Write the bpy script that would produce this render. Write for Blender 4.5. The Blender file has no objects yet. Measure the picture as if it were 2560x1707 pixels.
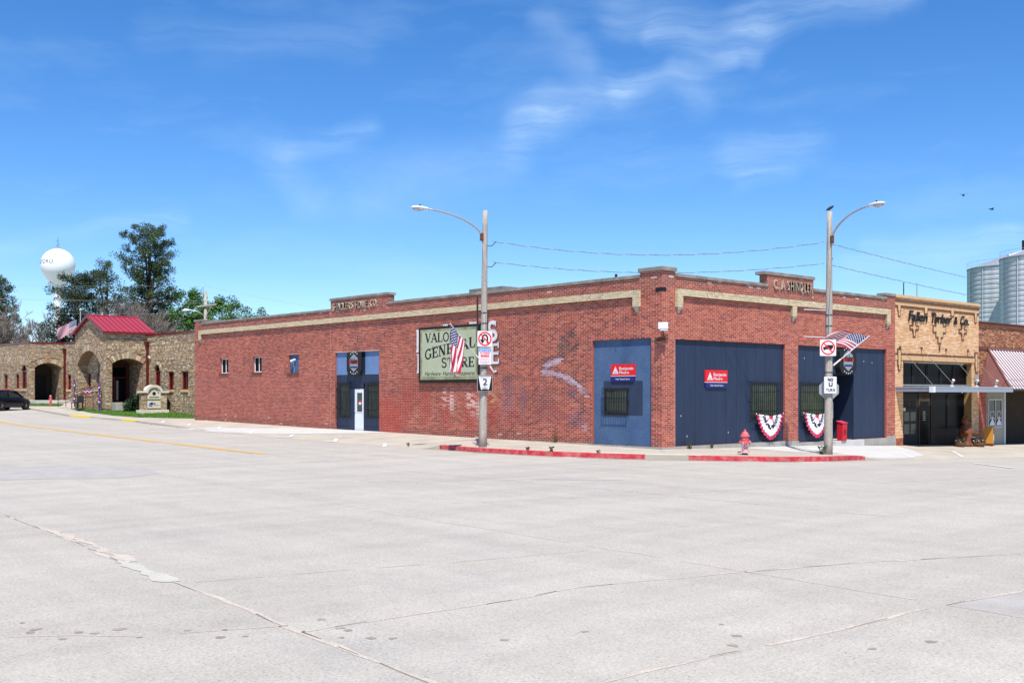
import bpy, bmesh, math, random
from mathutils import Vector, Matrix
from mathutils.geometry import tessellate_polygon
R = math.radians
random.seed(7)
scene = bpy.context.scene
col = scene.collection

# ---------------------------------------------------------------- camera, sky, sun, exposure
# world axes: the store's corner stands at the origin, one wall runs along +y (the highway side), the front along +x
CAM = Vector((-30.456, -25.887, 2.0))
cam_d = bpy.data.cameras.new('camera')
cam = bpy.data.objects.new('camera', cam_d); col.objects.link(cam)
cam.location = CAM
cam.rotation_euler = (R(90), 0, -math.atan2(.6667, .7453))
cam_d.sensor_width = 36; cam_d.lens = 38.42
cam_d.shift_y = 126.5 / 2560
cam_d.clip_start = .1; cam_d.clip_end = 3000
scene.camera = cam

SUN_EL = R(60)
SUN_H = Vector((.6, .8))                       # horizontal direction the light travels
world = bpy.data.worlds.new('World'); scene.world = world
world.use_nodes = True
wt = world.node_tree; wt.nodes.clear()
def wn(t, **k):
    n = wt.nodes.new(t)
    for a, b in k.items(): setattr(n, a, b)
    return n
def wl(a, b): wt.links.new(a, b)
def wm(op, a, b=None, c=None, clamp=False):
    n = wn('ShaderNodeMath', operation=op); n.use_clamp = clamp
    for i, v in enumerate((a, b, c)):
        if v is None: continue
        if isinstance(v, (int, float)): n.inputs[i].default_value = v
        else: wl(v, n.inputs[i])
    return n.outputs[0]
sky = wn('ShaderNodeTexSky', sky_type='NISHITA')
sky.sun_disc = False
sky.sun_elevation = SUN_EL
sky.sun_rotation = math.atan2(-SUN_H.x, -SUN_H.y)
sky.altitude = 1300; sky.air_density = 1.0; sky.dust_density = .35; sky.ozone_density = 2.2
hs = wn('ShaderNodeHueSaturation'); hs.inputs['Saturation'].default_value = 1.30; hs.inputs['Value'].default_value = 1.0
hs.inputs['Hue'].default_value = .5
wl(sky.outputs[0], hs.inputs['Color'])
tint = wn('ShaderNodeMix', data_type='RGBA', blend_type='MULTIPLY'); tint.inputs[0].default_value = 1
tint.inputs[7].default_value = (.93, 1.03, 1.20, 1)
wl(hs.outputs[0], tint.inputs[6])
# cirrus, laid out by azimuth and elevation (degrees from the street axis)
tc = wn('ShaderNodeTexCoord'); sep = wn('ShaderNodeSeparateXYZ'); wl(tc.outputs['Generated'], sep.inputs[0])
X, Y, Z = sep.outputs
fx, fy = .6667, .7453
fwd = wm('ADD', wm('MULTIPLY', X, fx), wm('MULTIPLY', Y, fy))
rgt = wm('SUBTRACT', wm('MULTIPLY', X, fy), wm('MULTIPLY', Y, fx))
az = wm('MULTIPLY', wm('ARCTAN2', rgt, fwd), 57.2958)
el = wm('MULTIPLY', wm('ARCSINE', Z), 57.2958)
comb = wn('ShaderNodeCombineXYZ'); wl(az, comb.inputs[0]); wl(el, comb.inputs[1])
warp = wn('ShaderNodeTexNoise'); warp.inputs['Scale'].default_value = .22; warp.inputs['Detail'].default_value = 4
wl(comb.outputs[0], warp.inputs['Vector'])
wv = wn('ShaderNodeVectorMath', operation='MULTIPLY_ADD'); wl(warp.outputs['Color'], wv.inputs[0])
wv.inputs[1].default_value = (2.0, 2.0, 0); wl(comb.outputs[0], wv.inputs[2])
wv2 = wn('ShaderNodeVectorMath', operation='SUBTRACT'); wl(wv.outputs[0], wv2.inputs[0]); wv2.inputs[1].default_value = (1.0, 1.0, 0)
WP = wv2.outputs[0]
def streak(rot, sx, sy, scale, detail=9):
    mp = wn('ShaderNodeMapping'); mp.inputs['Rotation'].default_value = (0, 0, R(rot)); mp.inputs['Scale'].default_value = (sx, sy, 1)
    wl(WP, mp.inputs[0])
    n = wn('ShaderNodeTexNoise'); n.inputs['Scale'].default_value = scale; n.inputs['Detail'].default_value = detail; n.inputs['Roughness'].default_value = .62
    wl(mp.outputs[0], n.inputs['Vector'])
    return n.outputs[0]
s1 = streak(-24, .13, 2.0, 1.0); s2 = streak(10, .16, 2.0, .9); s3 = streak(40, .5, .9, .5)
def capsule(x0, y0, x1, y1, w):
    """soft mask round the segment between two sky directions"""
    L2 = (x1-x0)**2 + (y1-y0)**2
    sp = wn('ShaderNodeSeparateXYZ'); wl(WP, sp.inputs[0])
    px = wm('SUBTRACT', sp.outputs[0], x0); py = wm('SUBTRACT', sp.outputs[1], y0)
    t = wm('MULTIPLY', wm('ADD', wm('MULTIPLY', px, x1-x0), wm('MULTIPLY', py, y1-y0)), 1/L2, clamp=True)
    dx = wm('SUBTRACT', px, wm('MULTIPLY', t, x1-x0)); dy = wm('SUBTRACT', py, wm('MULTIPLY', t, y1-y0))
    d = wm('SQRT', wm('ADD', wm('MULTIPLY', dx, dx), wm('MULTIPLY', dy, dy)))
    m = wm('SUBTRACT', 1, wm('DIVIDE', d, w), clamp=True)
    return wm('MULTIPLY', m, wm('MULTIPLY', m, wm('SUBTRACT', 3, wm('MULTIPLY', m, 2))))
def ang(px, py):      # direction of a remembered cloud in degrees
    px *= 1.0884; py *= 1.0884
    return math.degrees(math.atan2(px-1280, 2732)), math.degrees(math.atan2(980-py, math.hypot(2732, px-1280)))
clouds = []
for (a, b, w, amp, st) in [
    ((1420, 30), (1740, 55), 1.6, .5, s2), ((1700, 50), (2080, -20), 1.5, .62, s1), ((1500, 75), (1720, 120), 1.0, .6, s2),
    ((1660, 128), (1420, 205), .8, .62, s1), ((1440, 200), (1190, 275), 1.5, .58, s1), ((1250, 270), (1180, 345), 1.9, .5, s1), ((1560, 160), (1600, 240), 1.2, .35, s3),
    ((1130, 380), (820, 440), 3.0, .42, s3), ((850, 285), (660, 340), 1.1, .45, s1), ((640, 360), (720, 460), 1.6, .38, s3), ((1250, 60), (1330, 150), 1.4, .4, s3),
    ((1680, 370), (1850, 330), 1.7, .55, s1), ((1700, 425), (1820, 405), .9, .4, s1),
    ((1950, 615), (2360, 535), .9, .62, s1), ((1990, 560), (2330, 520), .7, .42, s1), ((2150, 600), (2400, 600), 1.1, .3, s1),
    ((-20, 560), (410, 498), .8, .4, s1), ((350, 60), (850, 95), 1.4, .22, s1), ((480, 130), (900, 40), 1.3, .16, s2)]:
    (x0, y0), (x1, y1) = ang(*a), ang(*b)
    m = capsule(x0, y0, x1, y1, w)
    s = wm('MULTIPLY', wm('SUBTRACT', st, .22), 1.9, clamp=True)
    clouds.append(wm('MULTIPLY', wm('MULTIPLY', m, s), amp))
tot = clouds[0]
for c_ in clouds[1:]: tot = wm('ADD', tot, c_)
veil = wm('MULTIPLY', wm('SUBTRACT', streak(-20, .12, .5, .45, 5), .50), .5, clamp=True)
tot = wm('ADD', wm('MULTIPLY', tot, .42), veil, clamp=True)
cm = wn('ShaderNodeMix', data_type='RGBA'); wl(tot, cm.inputs[0]); wl(tint.outputs[2], cm.inputs[6])
cm.inputs[7].default_value = (5.6, 7.2, 8.6, 1)
bg = wn('ShaderNodeBackground'); bg.inputs['Strength'].default_value = .108
wl(cm.outputs[2], bg.inputs[0])
wo = wn('ShaderNodeOutputWorld'); wl(bg.outputs[0], wo.inputs[0])

sun_d = bpy.data.lights.new('sun', 'SUN'); sun_d.energy = 4.6; sun_d.angle = R(.53); sun_d.color = (1, .95, .88)
sun = bpy.data.objects.new('sun', sun_d); col.objects.link(sun)
trav = Vector((SUN_H.x*math.cos(SUN_EL), SUN_H.y*math.cos(SUN_EL), -math.sin(SUN_EL)))
sun.rotation_euler = trav.to_track_quat('-Z', 'Y').to_euler()
sun.location = (0, 0, 40)
scene.view_settings.view_transform = 'Standard'; scene.view_settings.look = 'None'
scene.view_settings.exposure = .45; scene.view_settings.gamma = 1
scene.view_settings.use_curve_mapping = False
scene.render.engine = 'CYCLES'
scene.cycles.max_bounces = 6

# ---------------------------------------------------------------- materials
MAT = {}
def mat(name, c, rough=.8, metal=0, spec=.3, var=0, vscale=2, fine=0, fscale=40, bump=0, bscale=30, stretch=None, c2=None, c2amt=0, c2scale=1.5, attr=None):
    m = bpy.data.materials.new(name); MAT[name] = m
    m.use_nodes = True; nt = m.node_tree; P = nt.nodes['Principled BSDF']
    P.inputs['Roughness'].default_value = rough; P.inputs['Metallic'].default_value = metal
    P.inputs['Specular IOR Level'].default_value = spec
    N = nt.nodes.new; L = nt.links.new
    tcn = N('ShaderNodeTexCoord'); vec = tcn.outputs['Object']
    if stretch:
        mp = N('ShaderNodeMapping'); mp.inputs['Scale'].default_value = stretch; L(vec, mp.inputs[0]); vec = mp.outputs[0]
    if attr == 'vert':
        a = N('ShaderNodeAttribute'); a.attribute_name = 'tone'; cur = a.outputs['Color']
    elif attr == 'obj':
        a = N('ShaderNodeObjectInfo'); cur = a.outputs['Color']
    else:
        a = N('ShaderNodeRGB'); a.outputs[0].default_value = (*c, 1); cur = a.outputs[0]
    if c2:
        n = N('ShaderNodeTexNoise'); n.inputs['Scale'].default_value = c2scale; n.inputs['Detail'].default_value = 8; L(vec, n.inputs['Vector'])
        r = N('ShaderNodeMapRange'); r.inputs[1].default_value = .5 - .12; r.inputs[2].default_value = .5 + .16; r.inputs[3].default_value = 0; r.inputs[4].default_value = c2amt
        L(n.outputs[0], r.inputs[0])
        mx = N('ShaderNodeMix'); mx.data_type = 'RGBA'; L(r.outputs[0], mx.inputs[0]); L(cur, mx.inputs[6]); mx.inputs[7].default_value = (*c2, 1); cur = mx.outputs[2]
    for amt, sc in ((var, vscale), (fine, fscale)):
        if not amt: continue
        n = N('ShaderNodeTexNoise'); n.inputs['Scale'].default_value = sc; n.inputs['Detail'].default_value = 6; L(vec, n.inputs['Vector'])
        r = N('ShaderNodeMapRange'); r.inputs[1].default_value = .3; r.inputs[2].default_value = .7; r.inputs[3].default_value = 1-amt; r.inputs[4].default_value = 1+amt
        L(n.outputs[0], r.inputs[0])
        v = N('ShaderNodeVectorMath'); v.operation = 'SCALE'; L(cur, v.inputs[0]); L(r.outputs[0], v.inputs['Scale']); cur = v.outputs[0]
    L(cur, P.inputs['Base Color'])
    if bump:
        n = N('ShaderNodeTexNoise'); n.inputs['Scale'].default_value = bscale; n.inputs['Detail'].default_value = 5; L(vec, n.inputs['Vector'])
        b = N('ShaderNodeBump'); b.inputs['Strength'].default_value = bump; b.inputs['Distance'].default_value = .02; L(n.outputs[0], b.inputs['Height']); L(b.outputs[0], P.inputs['Normal'])
    return m
M = mat
M('mortar', (.76, .43, .32), .95, var=.12, vscale=.8, fine=.12, c2=(.52, .32, .24), c2amt=.5, c2scale=.5)
M('brick_flat', (.34, .095, .065), .9, var=.15, vscale=3, fine=.2)
M('brick_joined', (1, 1, 1), .85, fine=.16, fscale=9, bump=.35, bscale=45, attr='vert')
M('brick_single', (1, 1, 1), .85, fine=.16, fscale=9, bump=.35, bscale=45, attr='obj')
M('cream_mortar', (.36, .29, .17), .95, var=.1)
M('concrete', (.36, .345, .31), .9, var=.16, vscale=1.2, fine=.1, fscale=30, bump=.3, c2=(.25, .235, .2), c2amt=.5, c2scale=1.1)
M('coping_stone', (.27, .25, .22), .95, var=.25, vscale=1.6, fine=.15, bump=.5, bscale=25, c2=(.14, .13, .11), c2amt=.55, c2scale=2)
M('white_concrete', (.52, .505, .47), .85, var=.06, vscale=1.5, fine=.06, bump=.2)
M('navy_board', (.018, .031, .066), .55, spec=.35, var=.14, vscale=1.1, fine=.06, stretch=(3, 3, .6))
M('blue_stucco', (.070, .128, .235), .8, var=.13, vscale=1.3, fine=.1, fscale=14, bump=.4, bscale=18, c2=(.045, .092, .19), c2amt=.7, c2scale=.9)
M('pale_blue', (.135, .225, .41), .75, var=.06, vscale=2, bump=.2, bscale=20)
M('navy_patch', (.028, .045, .085), .7, var=.15, bump=.2)
M('black_iron', (.012, .012, .013), .55, spec=.4)
M('black_paint', (.012, .012, .014), .6)
M('dark_glass', (.004, .005, .006), .25, spec=.05, var=.6, vscale=1.2)
M('shade_glass', (.036, .052, .044), .12, spec=.45, var=.5, vscale=1.6, stretch=(3, 3, .8))
M('white_paint', (.72, .74, .76), .5, var=.05, vscale=2)
M('white_sign', (.68, .68, .69), .45)
M('red_paint', (.50, .012, .022), .45, var=.06)
M('sign_red', (.70, .012, .018), .4)
M('sign_navy', (.012, .018, .14), .4)
M('dark_red', (.10, .010, .008), .4, spec=.4)
M('maroon_metal', (.16, .012, .014), .35, spec=.45)
M('roof_red', (.36, .040, .060), .42, spec=.4, var=.05)
M('wood_pole', (.43, .39, .33), .95, var=.18, vscale=2.5, fine=.25, fscale=18, bump=.8, bscale=14, stretch=(6, 6, .5), c2=(.25, .21, .17), c2amt=.55, c2scale=3)
M('galvanised', (.42, .43, .44), .45, metal=.35, var=.08)
M('lamp_white', (.70, .71, .72), .4, spec=.4)
M('lamp_lens', (.52, .50, .45), .2, spec=.5)
M('wire_black', (.03, .03, .03), .6)
M('wire_grey', (.40, .40, .40), .5)
M('flag_white', (.82, .80, .80), .8)
M('bunting_red', (.50, .04, .10), .8, var=.15, vscale=6)
M('bunting_blue', (.014, .018, .045), .8)
M('hydrant_red', (.60, .055, .06), .6, var=.2, vscale=7, c2=(.72, .30, .33), c2amt=.6, c2scale=5)
M('hydrant_pink', (.74, .50, .53), .6, var=.12, vscale=7, c2=(.60, .14, .15), c2amt=.6, c2scale=8)
M('rust', (.12, .05, .035), .9, var=.3, vscale=10)
M('asphalt', (.05, .05, .05), .9, fine=.2)
M('tan_mortar', (.28, .20, .125), .95, var=.2, vscale=3, fine=.2, fscale=12)
M('inner_stone', (.24, .165, .10), .95, var=.35, vscale=6, fine=.3, fscale=14)
M('stone_joined', (1, 1, 1), .9, fine=.22, fscale=7, bump=.6, bscale=25, attr='vert')
M('stone_single', (1, 1, 1), .9, fine=.22, fscale=7, bump=.6, bscale=25, attr='obj')
M('limestone', (.62, .57, .46), .8, var=.06, fine=.05)
M('tan_soldier', (.60, .395, .205), .9, var=.1, vscale=4, fine=.1, fscale=25)
M('brown_brick', (.15, .055, .028), .9, var=.3, vscale=9, fine=.2)
M('yellow_mortar', (.33, .21, .09), .95, var=.1)
M('rod_metal', (.20, .18, .165), .6)
M('canopy_metal', (.30, .335, .395), .4, metal=.2, spec=.4, var=.05)
M('awning_rib', (.36, .32, .34), .4, spec=.5)
M('awning_metal', (.22, .125, .125), .4, metal=.15, spec=.5, var=.08, vscale=2)
M('awning_dark', (.20, .085, .075), .5, var=.08)
M('beige_wall', (.36, .33, .27), .85, var=.04)
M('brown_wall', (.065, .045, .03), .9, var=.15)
M('silo_steel', (.60, .62, .65), .65, metal=.0, spec=.3, var=.14, vscale=.25, fine=.10, fscale=3, stretch=(2.2, 2.2, .12), c2=(.33, .34, .36), c2amt=.7, c2scale=.35)
M('tank_white', (.80, .82, .84), .45, spec=.4)
M('grass', (.085, .20, .022), .9, var=.3, vscale=3, c2=(.15, .19, .05), c2amt=.4, c2scale=1.2)
M('needles', (.058, .090, .034), .8, var=.55, vscale=.9, fine=.35, fscale=4)
M('needles_dark', (.036, .056, .024), .8, var=.55, vscale=.9, fine=.35, fscale=4)
M('leaves', (.065, .150, .026), .7, var=.5, vscale=1.0, fine=.35, fscale=4)
M('bush_leaves', (.018, .040, .014), .8, var=.5, vscale=3)
M('bark', (.075, .052, .038), .95, var=.3, vscale=4)
M('twig', (.22, .18, .15), .95, var=.25, vscale=2)
M('car_paint', (.004, .005, .012), .22, spec=.35)
M('car_glass', (.02, .028, .026), .05, spec=.6)
M('tyre', (.015, .015, .015), .85)
M('rim', (.30, .30, .31), .3, metal=.6)
M('bear_wood', (.19, .065, .03), .8, var=.35, vscale=8)
M('yellow_box', (.50, .22, .03), .5, var=.08)
M('flower_white', (.75, .72, .72), .7)
M('flower_red', (.45, .04, .10), .7)
M('basket', (.14, .07, .035), .95, var=.4, vscale=30)
M('bird_black', (.01, .01, .012), .6)
M('sealant', (.50, .435, .36), .95, var=.1, vscale=4, fine=.2, fscale=30, bump=.3)
M('crack_dark', (.12, .11, .10), .95, fine=.3)
M('grey_patch', (.385, .360, .325), .9, var=.1, fine=.12, fscale=60, bump=.3)
M('pale_patch', (.48, .455, .395), .9, var=.1, fine=.12, bump=.3)
M('oil_spot', (.29, .25, .20), .9, var=.25, vscale=9)
M('yellow_line', (.66, .38, .06), .8, c2=(.45, .37, .25), c2amt=.9, c2scale=1.3)
M('yellow_kerb_paint', (.75, .52, .02), .75, c2=(.5, .45, .3), c2amt=.5, c2scale=3)
M('white_line', (.78, .78, .77), .8, c2=(.5, .47, .42), c2amt=.5, c2scale=2)
M('kerb_red', (.55, .028, .048), .75, var=.15, vscale=3, c2=(.44, .30, .25), c2amt=.5, c2scale=5)
M('paper', (.70, .68, .66), .8)
M('grey_hex', (.25, .28, .30), .5)
M('skin_red', (.42, .02, .02), .5)
M('weed', (.06, .085, .03), .9, var=.3)
M('purple', (.06, .045, .20), .7)
M('sign_blue', (.03, .16, .55), .5)
M('black_letter', (.010, .010, .010), .6)
M('painted_white', (.74, .73, .75), .9, c2=(.45, .22, .18), c2amt=.5, c2scale=5)
M('painted_dark', (.035, .04, .055), .9, c2=(.25, .08, .07), c2amt=.5, c2scale=5)
M('cream_stone', (.52, .46, .33), .9, var=.1)
M('letter_stone', (.42, .36, .27), .9, var=.2, vscale=8, c2=(.33, .20, .15), c2amt=.7, c2scale=3)

def road_material():
    m = bpy.data.materials.new('road_concrete'); MAT['road_concrete'] = m
    m.use_nodes = True; nt = m.node_tree; P = nt.nodes['Principled BSDF']; P.inputs['Roughness'].default_value = .9
    P.inputs['Specular IOR Level'].default_value = .2
    N = nt.nodes.new; L = nt.links.new
    t = N('ShaderNodeTexCoord'); V = t.outputs['Object']
    def noise(sc, det=5, vec=V, rough=.55):
        n = N('ShaderNodeTexNoise'); n.inputs['Scale'].default_value = sc; n.inputs['Detail'].default_value = det; n.inputs['Roughness'].default_value = rough; L(vec, n.inputs['Vector']); return n.outputs[0]
    def rng(v, a, b, c, d):
        r = N('ShaderNodeMapRange'); L(v, r.inputs[0])
        for i, k in enumerate((a, b, c, d)): r.inputs[i+1].default_value = k
        return r.outputs[0]
    cur = N('ShaderNodeRGB'); cur.outputs[0].default_value = (.430, .395, .340, 1); cur = cur.outputs[0]
    def mul(cur, f):
        v = N('ShaderNodeVectorMath'); v.operation = 'SCALE'; L(cur, v.inputs[0]); L(f, v.inputs['Scale']); return v.outputs[0]
    def mixc(cur, f, c):
        mx = N('ShaderNodeMix'); mx.data_type = 'RGBA'; L(f, mx.inputs[0]); L(cur, mx.inputs[6]); mx.inputs[7].default_value = (*c, 1); return mx.outputs[2]
    cur = mul(cur, rng(noise(.12, 6), .3, .7, .94, 1.06))
    cur = mul(cur, rng(noise(1.6, 8, rough=.7), .3, .7, .93, 1.07))
    cur = mixc(cur, rng(noise(.33, 7, rough=.7), .54, .74, 0, .45), (.42, .375, .32))     # rusty tan wear
    cur = mixc(cur, rng(noise(.27, 7, rough=.7), .57, .75, 0, .35), (.27, .275, .29))
    mp = N('ShaderNodeMapping'); mp.inputs['Rotation'].default_value = (0, 0, R(-8)); mp.inputs['Scale'].default_value = (1.3, .06, 1); L(V, mp.inputs[0])
    cur = mul(cur, rng(noise(1.0, 5, mp.outputs[0]), .35, .66, 1.03, .95))                # wheel-path polish along the highway
    mp = N('ShaderNodeMapping'); mp.inputs['Rotation'].default_value = (0, 0, R(-42)); mp.inputs['Scale'].default_value = (.05, 1.1, 1); L(V, mp.inputs[0])
    cur = mul(cur, rng(noise(1.0, 6, mp.outputs[0]), .4, .66, 1.025, .935))                  # turning tyre marks
    cur = mul(cur, rng(noise(34, 4), .3, .7, .80, 1.19))                                   # sand
    vo = N('ShaderNodeTexVoronoi'); vo.inputs['Scale'].default_value = 26; L(V, vo.inputs['Vector'])
    pick = N('ShaderNodeSeparateColor'); L(vo.outputs['Color'], pick.inputs[0])
    peb = N('ShaderNodeMath'); peb.operation = 'MULTIPLY'; L(rng(vo.outputs['Distance'], .18, .34, 1, 0), peb.inputs[0]); L(rng(pick.outputs[0], .74, .82, 0, .65), peb.inputs[1])
    cur = mixc(cur, peb.outputs[0], (.15, .14, .135))                                      # exposed dark aggregate
    pb2 = N('ShaderNodeMath'); pb2.operation = 'MULTIPLY'; L(rng(vo.outputs['Distance'], .2, .4, 1, 0), pb2.inputs[0]); L(rng(pick.outputs[1], .75, .82, 0, .6), pb2.inputs[1])
    cur = mixc(cur, pb2.outputs[0], (.50, .44, .38))
    L(cur, P.inputs['Base Color'])
    b = N('ShaderNodeBump'); b.inputs['Strength'].default_value = .5; b.inputs['Distance'].default_value = .006; L(noise(38, 4), b.inputs['Height']); L(b.outputs[0], P.inputs['Normal'])
road_material()
def walk_material():
    m = M('walk_concrete', (.47, .42, .34), .9, var=.07, vscale=.9, fine=.07, fscale=35, bump=.25, c2=(.36, .325, .27), c2amt=.6, c2scale=.7)
walk_material()
def flag_material(name, washed=1.0):
    m = bpy.data.materials.new(name); MAT[name] = m
    m.use_nodes = True; nt = m.node_tree; P = nt.nodes['Principled BSDF']; P.inputs['Roughness'].default_value = .85
    N = nt.nodes.new; L = nt.links.new
    uv = N('ShaderNodeTexCoord'); s = N('ShaderNodeSeparateXYZ'); L(uv.outputs['UV'], s.inputs[0])
    def ma(op, a, b=None):
        n = N('ShaderNodeMath'); n.operation = op
        for i, v in enumerate((a, b)):
            if v is None: continue
            if isinstance(v, (int, float)): n.inputs[i].default_value = v
            else: L(v, n.inputs[i])
        return n.outputs[0]
    u, v = s.outputs[0], s.outputs[1]
    stripe = ma('MODULO', ma('FLOOR', ma('MULTIPLY', v, 13)), 2)               # 0 at the edges: red
    canton = ma('MULTIPLY', ma('LESS_THAN', u, .40), ma('GREATER_THAN', v, 6/13))
    cu = ma('MULTIPLY', u, 6/.40); cv = ma('MULTIPLY', ma('SUBTRACT', v, 6/13), 9/(7/13)*.5)
    def dots(ou, ov):
        a = ma('SUBTRACT', ma('FRACT', ma('ADD', cu, ou)), .5); b = ma('SUBTRACT', ma('FRACT', ma('ADD', cv, ov)), .5)
        return ma('LESS_THAN', ma('ADD', ma('MULTIPLY', a, a), ma('MULTIPLY', b, b)), .042)
    st = ma('MAXIMUM', dots(0, 0), dots(.5, .5))
    def mix(f, a, b):
        x = N('ShaderNodeMix'); x.data_type = 'RGBA'; L(f, x.inputs[0])
        for i, c in ((6, a), (7, b)):
            if isinstance(c, tuple): x.inputs[i].default_value = (*c, 1)
            else: L(c, x.inputs[i])
        return x.outputs[2]
    base = mix(stripe, (.50, .022, .055), (.86, .80, .80))
    base = mix(canton, base, mix(st, (.022, .028, .12), (.80, .80, .85)))
    L(base, P.inputs['Base Color'])
    tr = N('ShaderNodeBsdfTranslucent'); L(base, tr.inputs[0])
    ad = N('ShaderNodeMixShader'); ad.inputs[0].default_value = .28; L(P.outputs[0], ad.inputs[1]); L(tr.outputs[0], ad.inputs[2])
    L(ad.outputs[0], nt.nodes['Material Output'].inputs[0])
flag_material('flag_cloth')

# ---------------------------------------------------------------- helpers
ORG = {}
class Fr:
    """a wall's own frame: u to the right as seen from outside, z up, w outwards"""
    def __init__(s, o, r, n): s.o, s.r, s.n = Vector(o), Vector(r), Vector(n)
    def __call__(s, u, z, w=0):
        return s.o + s.r*u + s.n*w + Vector((0, 0, z))
def FA(x0=0): return Fr((x0, 0, 0), (0, -1, 0), (-1, 0, 0))      # wall along y, faces -x: u = -y
def FBy(y0=0): return Fr((0, y0, 0), (1, 0, 0), (0, -1, 0))      # wall along x, faces -y: u = x
A0, B0 = FA(0), FBy(0)

class MB:
    def __init__(s): s.v, s.f, s.m, s.uv = [], [], [], []
    def face(s, pts, mi=0):
        b = len(s.v); s.v += [tuple(p) for p in pts]; s.f.append(tuple(range(b, b+len(pts)))); s.m.append(mi)
    def fbox(s, fr, u0, u1, z0, z1, w0, w1, mi=0, back=True):
        b = len(s.v)
        for w in (w0, w1):
            for (u, z) in ((u0, z0), (u1, z0), (u1, z1), (u0, z1)): s.v.append(tuple(fr(u, z, w)))
        fs = [(4, 5, 6, 7), (0, 1, 5, 4), (1, 2, 6, 5), (2, 3, 7, 6), (3, 0, 4, 7)]
        if back: fs.append((3, 2, 1, 0))
        s.f += [tuple(b+i for i in f) for f in fs]; s.m += [mi]*len(fs)
        return s
    def box(s, x0, x1, y0, y1, z0, z1, mi=0): return s.fbox(B0, x0, x1, z0, z1, -y1, -y0, mi)
    def prism(s, fr, poly, w0, w1, mi=0):
        """poly: CCW list of (u,z)"""
        b = len(s.v); n = len(poly)
        for w in (w0, w1):
            for (u, z) in poly: s.v.append(tuple(fr(u, z, w)))
        for i in range(n):
            j = (i+1) % n; s.f.append((b+i, b+j, b+n+j, b+n+i)); s.m.append(mi)
        tri = tessellate_polygon([[Vector((u, z, 0)) for u, z in poly]])
        for t in tri:
            s.f.append(tuple(b+n+i for i in t)); s.m.append(mi)
            s.f.append(tuple(b+i for i in reversed(t))); s.m.append(mi)
        return s
    def tube(s, pts, r, n=8, mi=0, r1=None, caps=True):
        pts = [Vector(p) for p in pts]; b = len(s.v); k = len(pts); ref = Vector((0, 0, 1))
        rr = [r + ((r1 if r1 is not None else r)-r)*i/(k-1) for i in range(k)] if not isinstance(r, list) else r
        for i, p in enumerate(pts):
            d = (pts[min(i+1, k-1)] - pts[max(i-1, 0)]).normalized()
            a = d.cross(ref if abs(d.z) < .95 else Vector((1, 0, 0))).normalized(); c = a.cross(d)
            for j in range(n):
                t = 2*math.pi*j/n; s.v.append(tuple(p + (a*math.cos(t) + c*math.sin(t))*rr[i]))
        for i in range(k-1):
            for j in range(n):
                s.f.append((b+i*n+j, b+i*n+(j+1) % n, b+(i+1)*n+(j+1) % n, b+(i+1)*n+j)); s.m.append(mi)
        if caps:
            s.f.append(tuple(b+j for j in reversed(range(n)))); s.m.append(mi)
            s.f.append(tuple(b+(k-1)*n+j for j in range(n))); s.m.append(mi)
        return s
    def lathe(s, prof, c, n=20, mi=0, axis='z', a0=0, a1=2*math.pi):
        b = len(s.v); full = abs(a1-a0-2*math.pi) < 1e-6; k = n if full else n+1
        for (r, h) in prof:
            for j in range(k):
                t = a0+(a1-a0)*j/n; x, y = r*math.cos(t), r*math.sin(t)
                if axis == 'z': p = (c[0]+x, c[1]+y, c[2]+h)
                elif axis == 'x': p = (c[0]+h, c[1]+x, c[2]+y)
                else: p = (c[0]+x, c[1]+h, c[2]+y)
                s.v.append(p)
        for i in range(len(prof)-1):
            for j in range(n):
                jj = (j+1) % k
                s.f.append((b+i*k+j, b+i*k+jj, b+(i+1)*k+jj, b+(i+1)*k+j)); s.m.append(mi)
        return s
    def build(s, name, parent, mats, smooth=False, fix=True, bevel=0, org=None):
        if isinstance(mats, str): mats = [mats]
        me = bpy.data.meshes.new(name)
        o_ = ORG.get(parent.name, Vector((0, 0, 0))) if parent else Vector(org or (0, 0, 0))
        me.from_pydata([(v[0]-o_.x, v[1]-o_.y, v[2]-o_.z) for v in s.v], [], s.f)
        for k in mats: me.materials.append(MAT[k])
        if len(mats) > 1: me.polygons.foreach_set('material_index', s.m)
        if smooth: me.polygons.foreach_set('use_smooth', [True]*len(s.f))
        if fix:
            bm = bmesh.new(); bm.from_mesh(me); bmesh.ops.recalc_face_normals(bm, faces=bm.faces)
            bm.to_mesh(me); bm.free()
        me.update()
        o = bpy.data.objects.new(name, me); col.objects.link(o)
        if parent: o.parent = parent; ORG[o.name] = o_
        else: o.location = o_; ORG[o.name] = o_
        if bevel:
            md = o.modifiers.new('bevel', 'BEVEL'); md.width = bevel; md.segments = 2; md.limit_method = 'ANGLE'
        return o

def tag(o, label, cat, group=None, kind=None):
    if label: o['label'] = label
    if cat: o['category'] = cat
    if group: o['group'] = group
    if kind: o['kind'] = kind
    return o
def thing(name, label, cat, loc=(0, 0, 0), group=None):
    o = bpy.data.objects.new(name, None); col.objects.link(o); o.location = loc; o.empty_display_size = .2
    ORG[o.name] = Vector(loc); return tag(o, label, cat, group)
def struct(name, mb, mats, smooth=False, kind='structure', fix=True):
    o = mb.build(name, None, mats, smooth=smooth, fix=fix); o['kind'] = kind; return o
def one(name, mb, mats, label, cat, group=None, org=None, **k):
    o = mb.build(name, None, mats, org=org, **k); return tag(o, label, cat, group)
def interp(p, v):
    if v <= p[0][0]: return p[0][1]
    for (a, b), (c, d) in zip(p, p[1:]):
        if v <= c: return b+(d-b)*(v-a)/(c-a)
    return p[-1][1]

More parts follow.
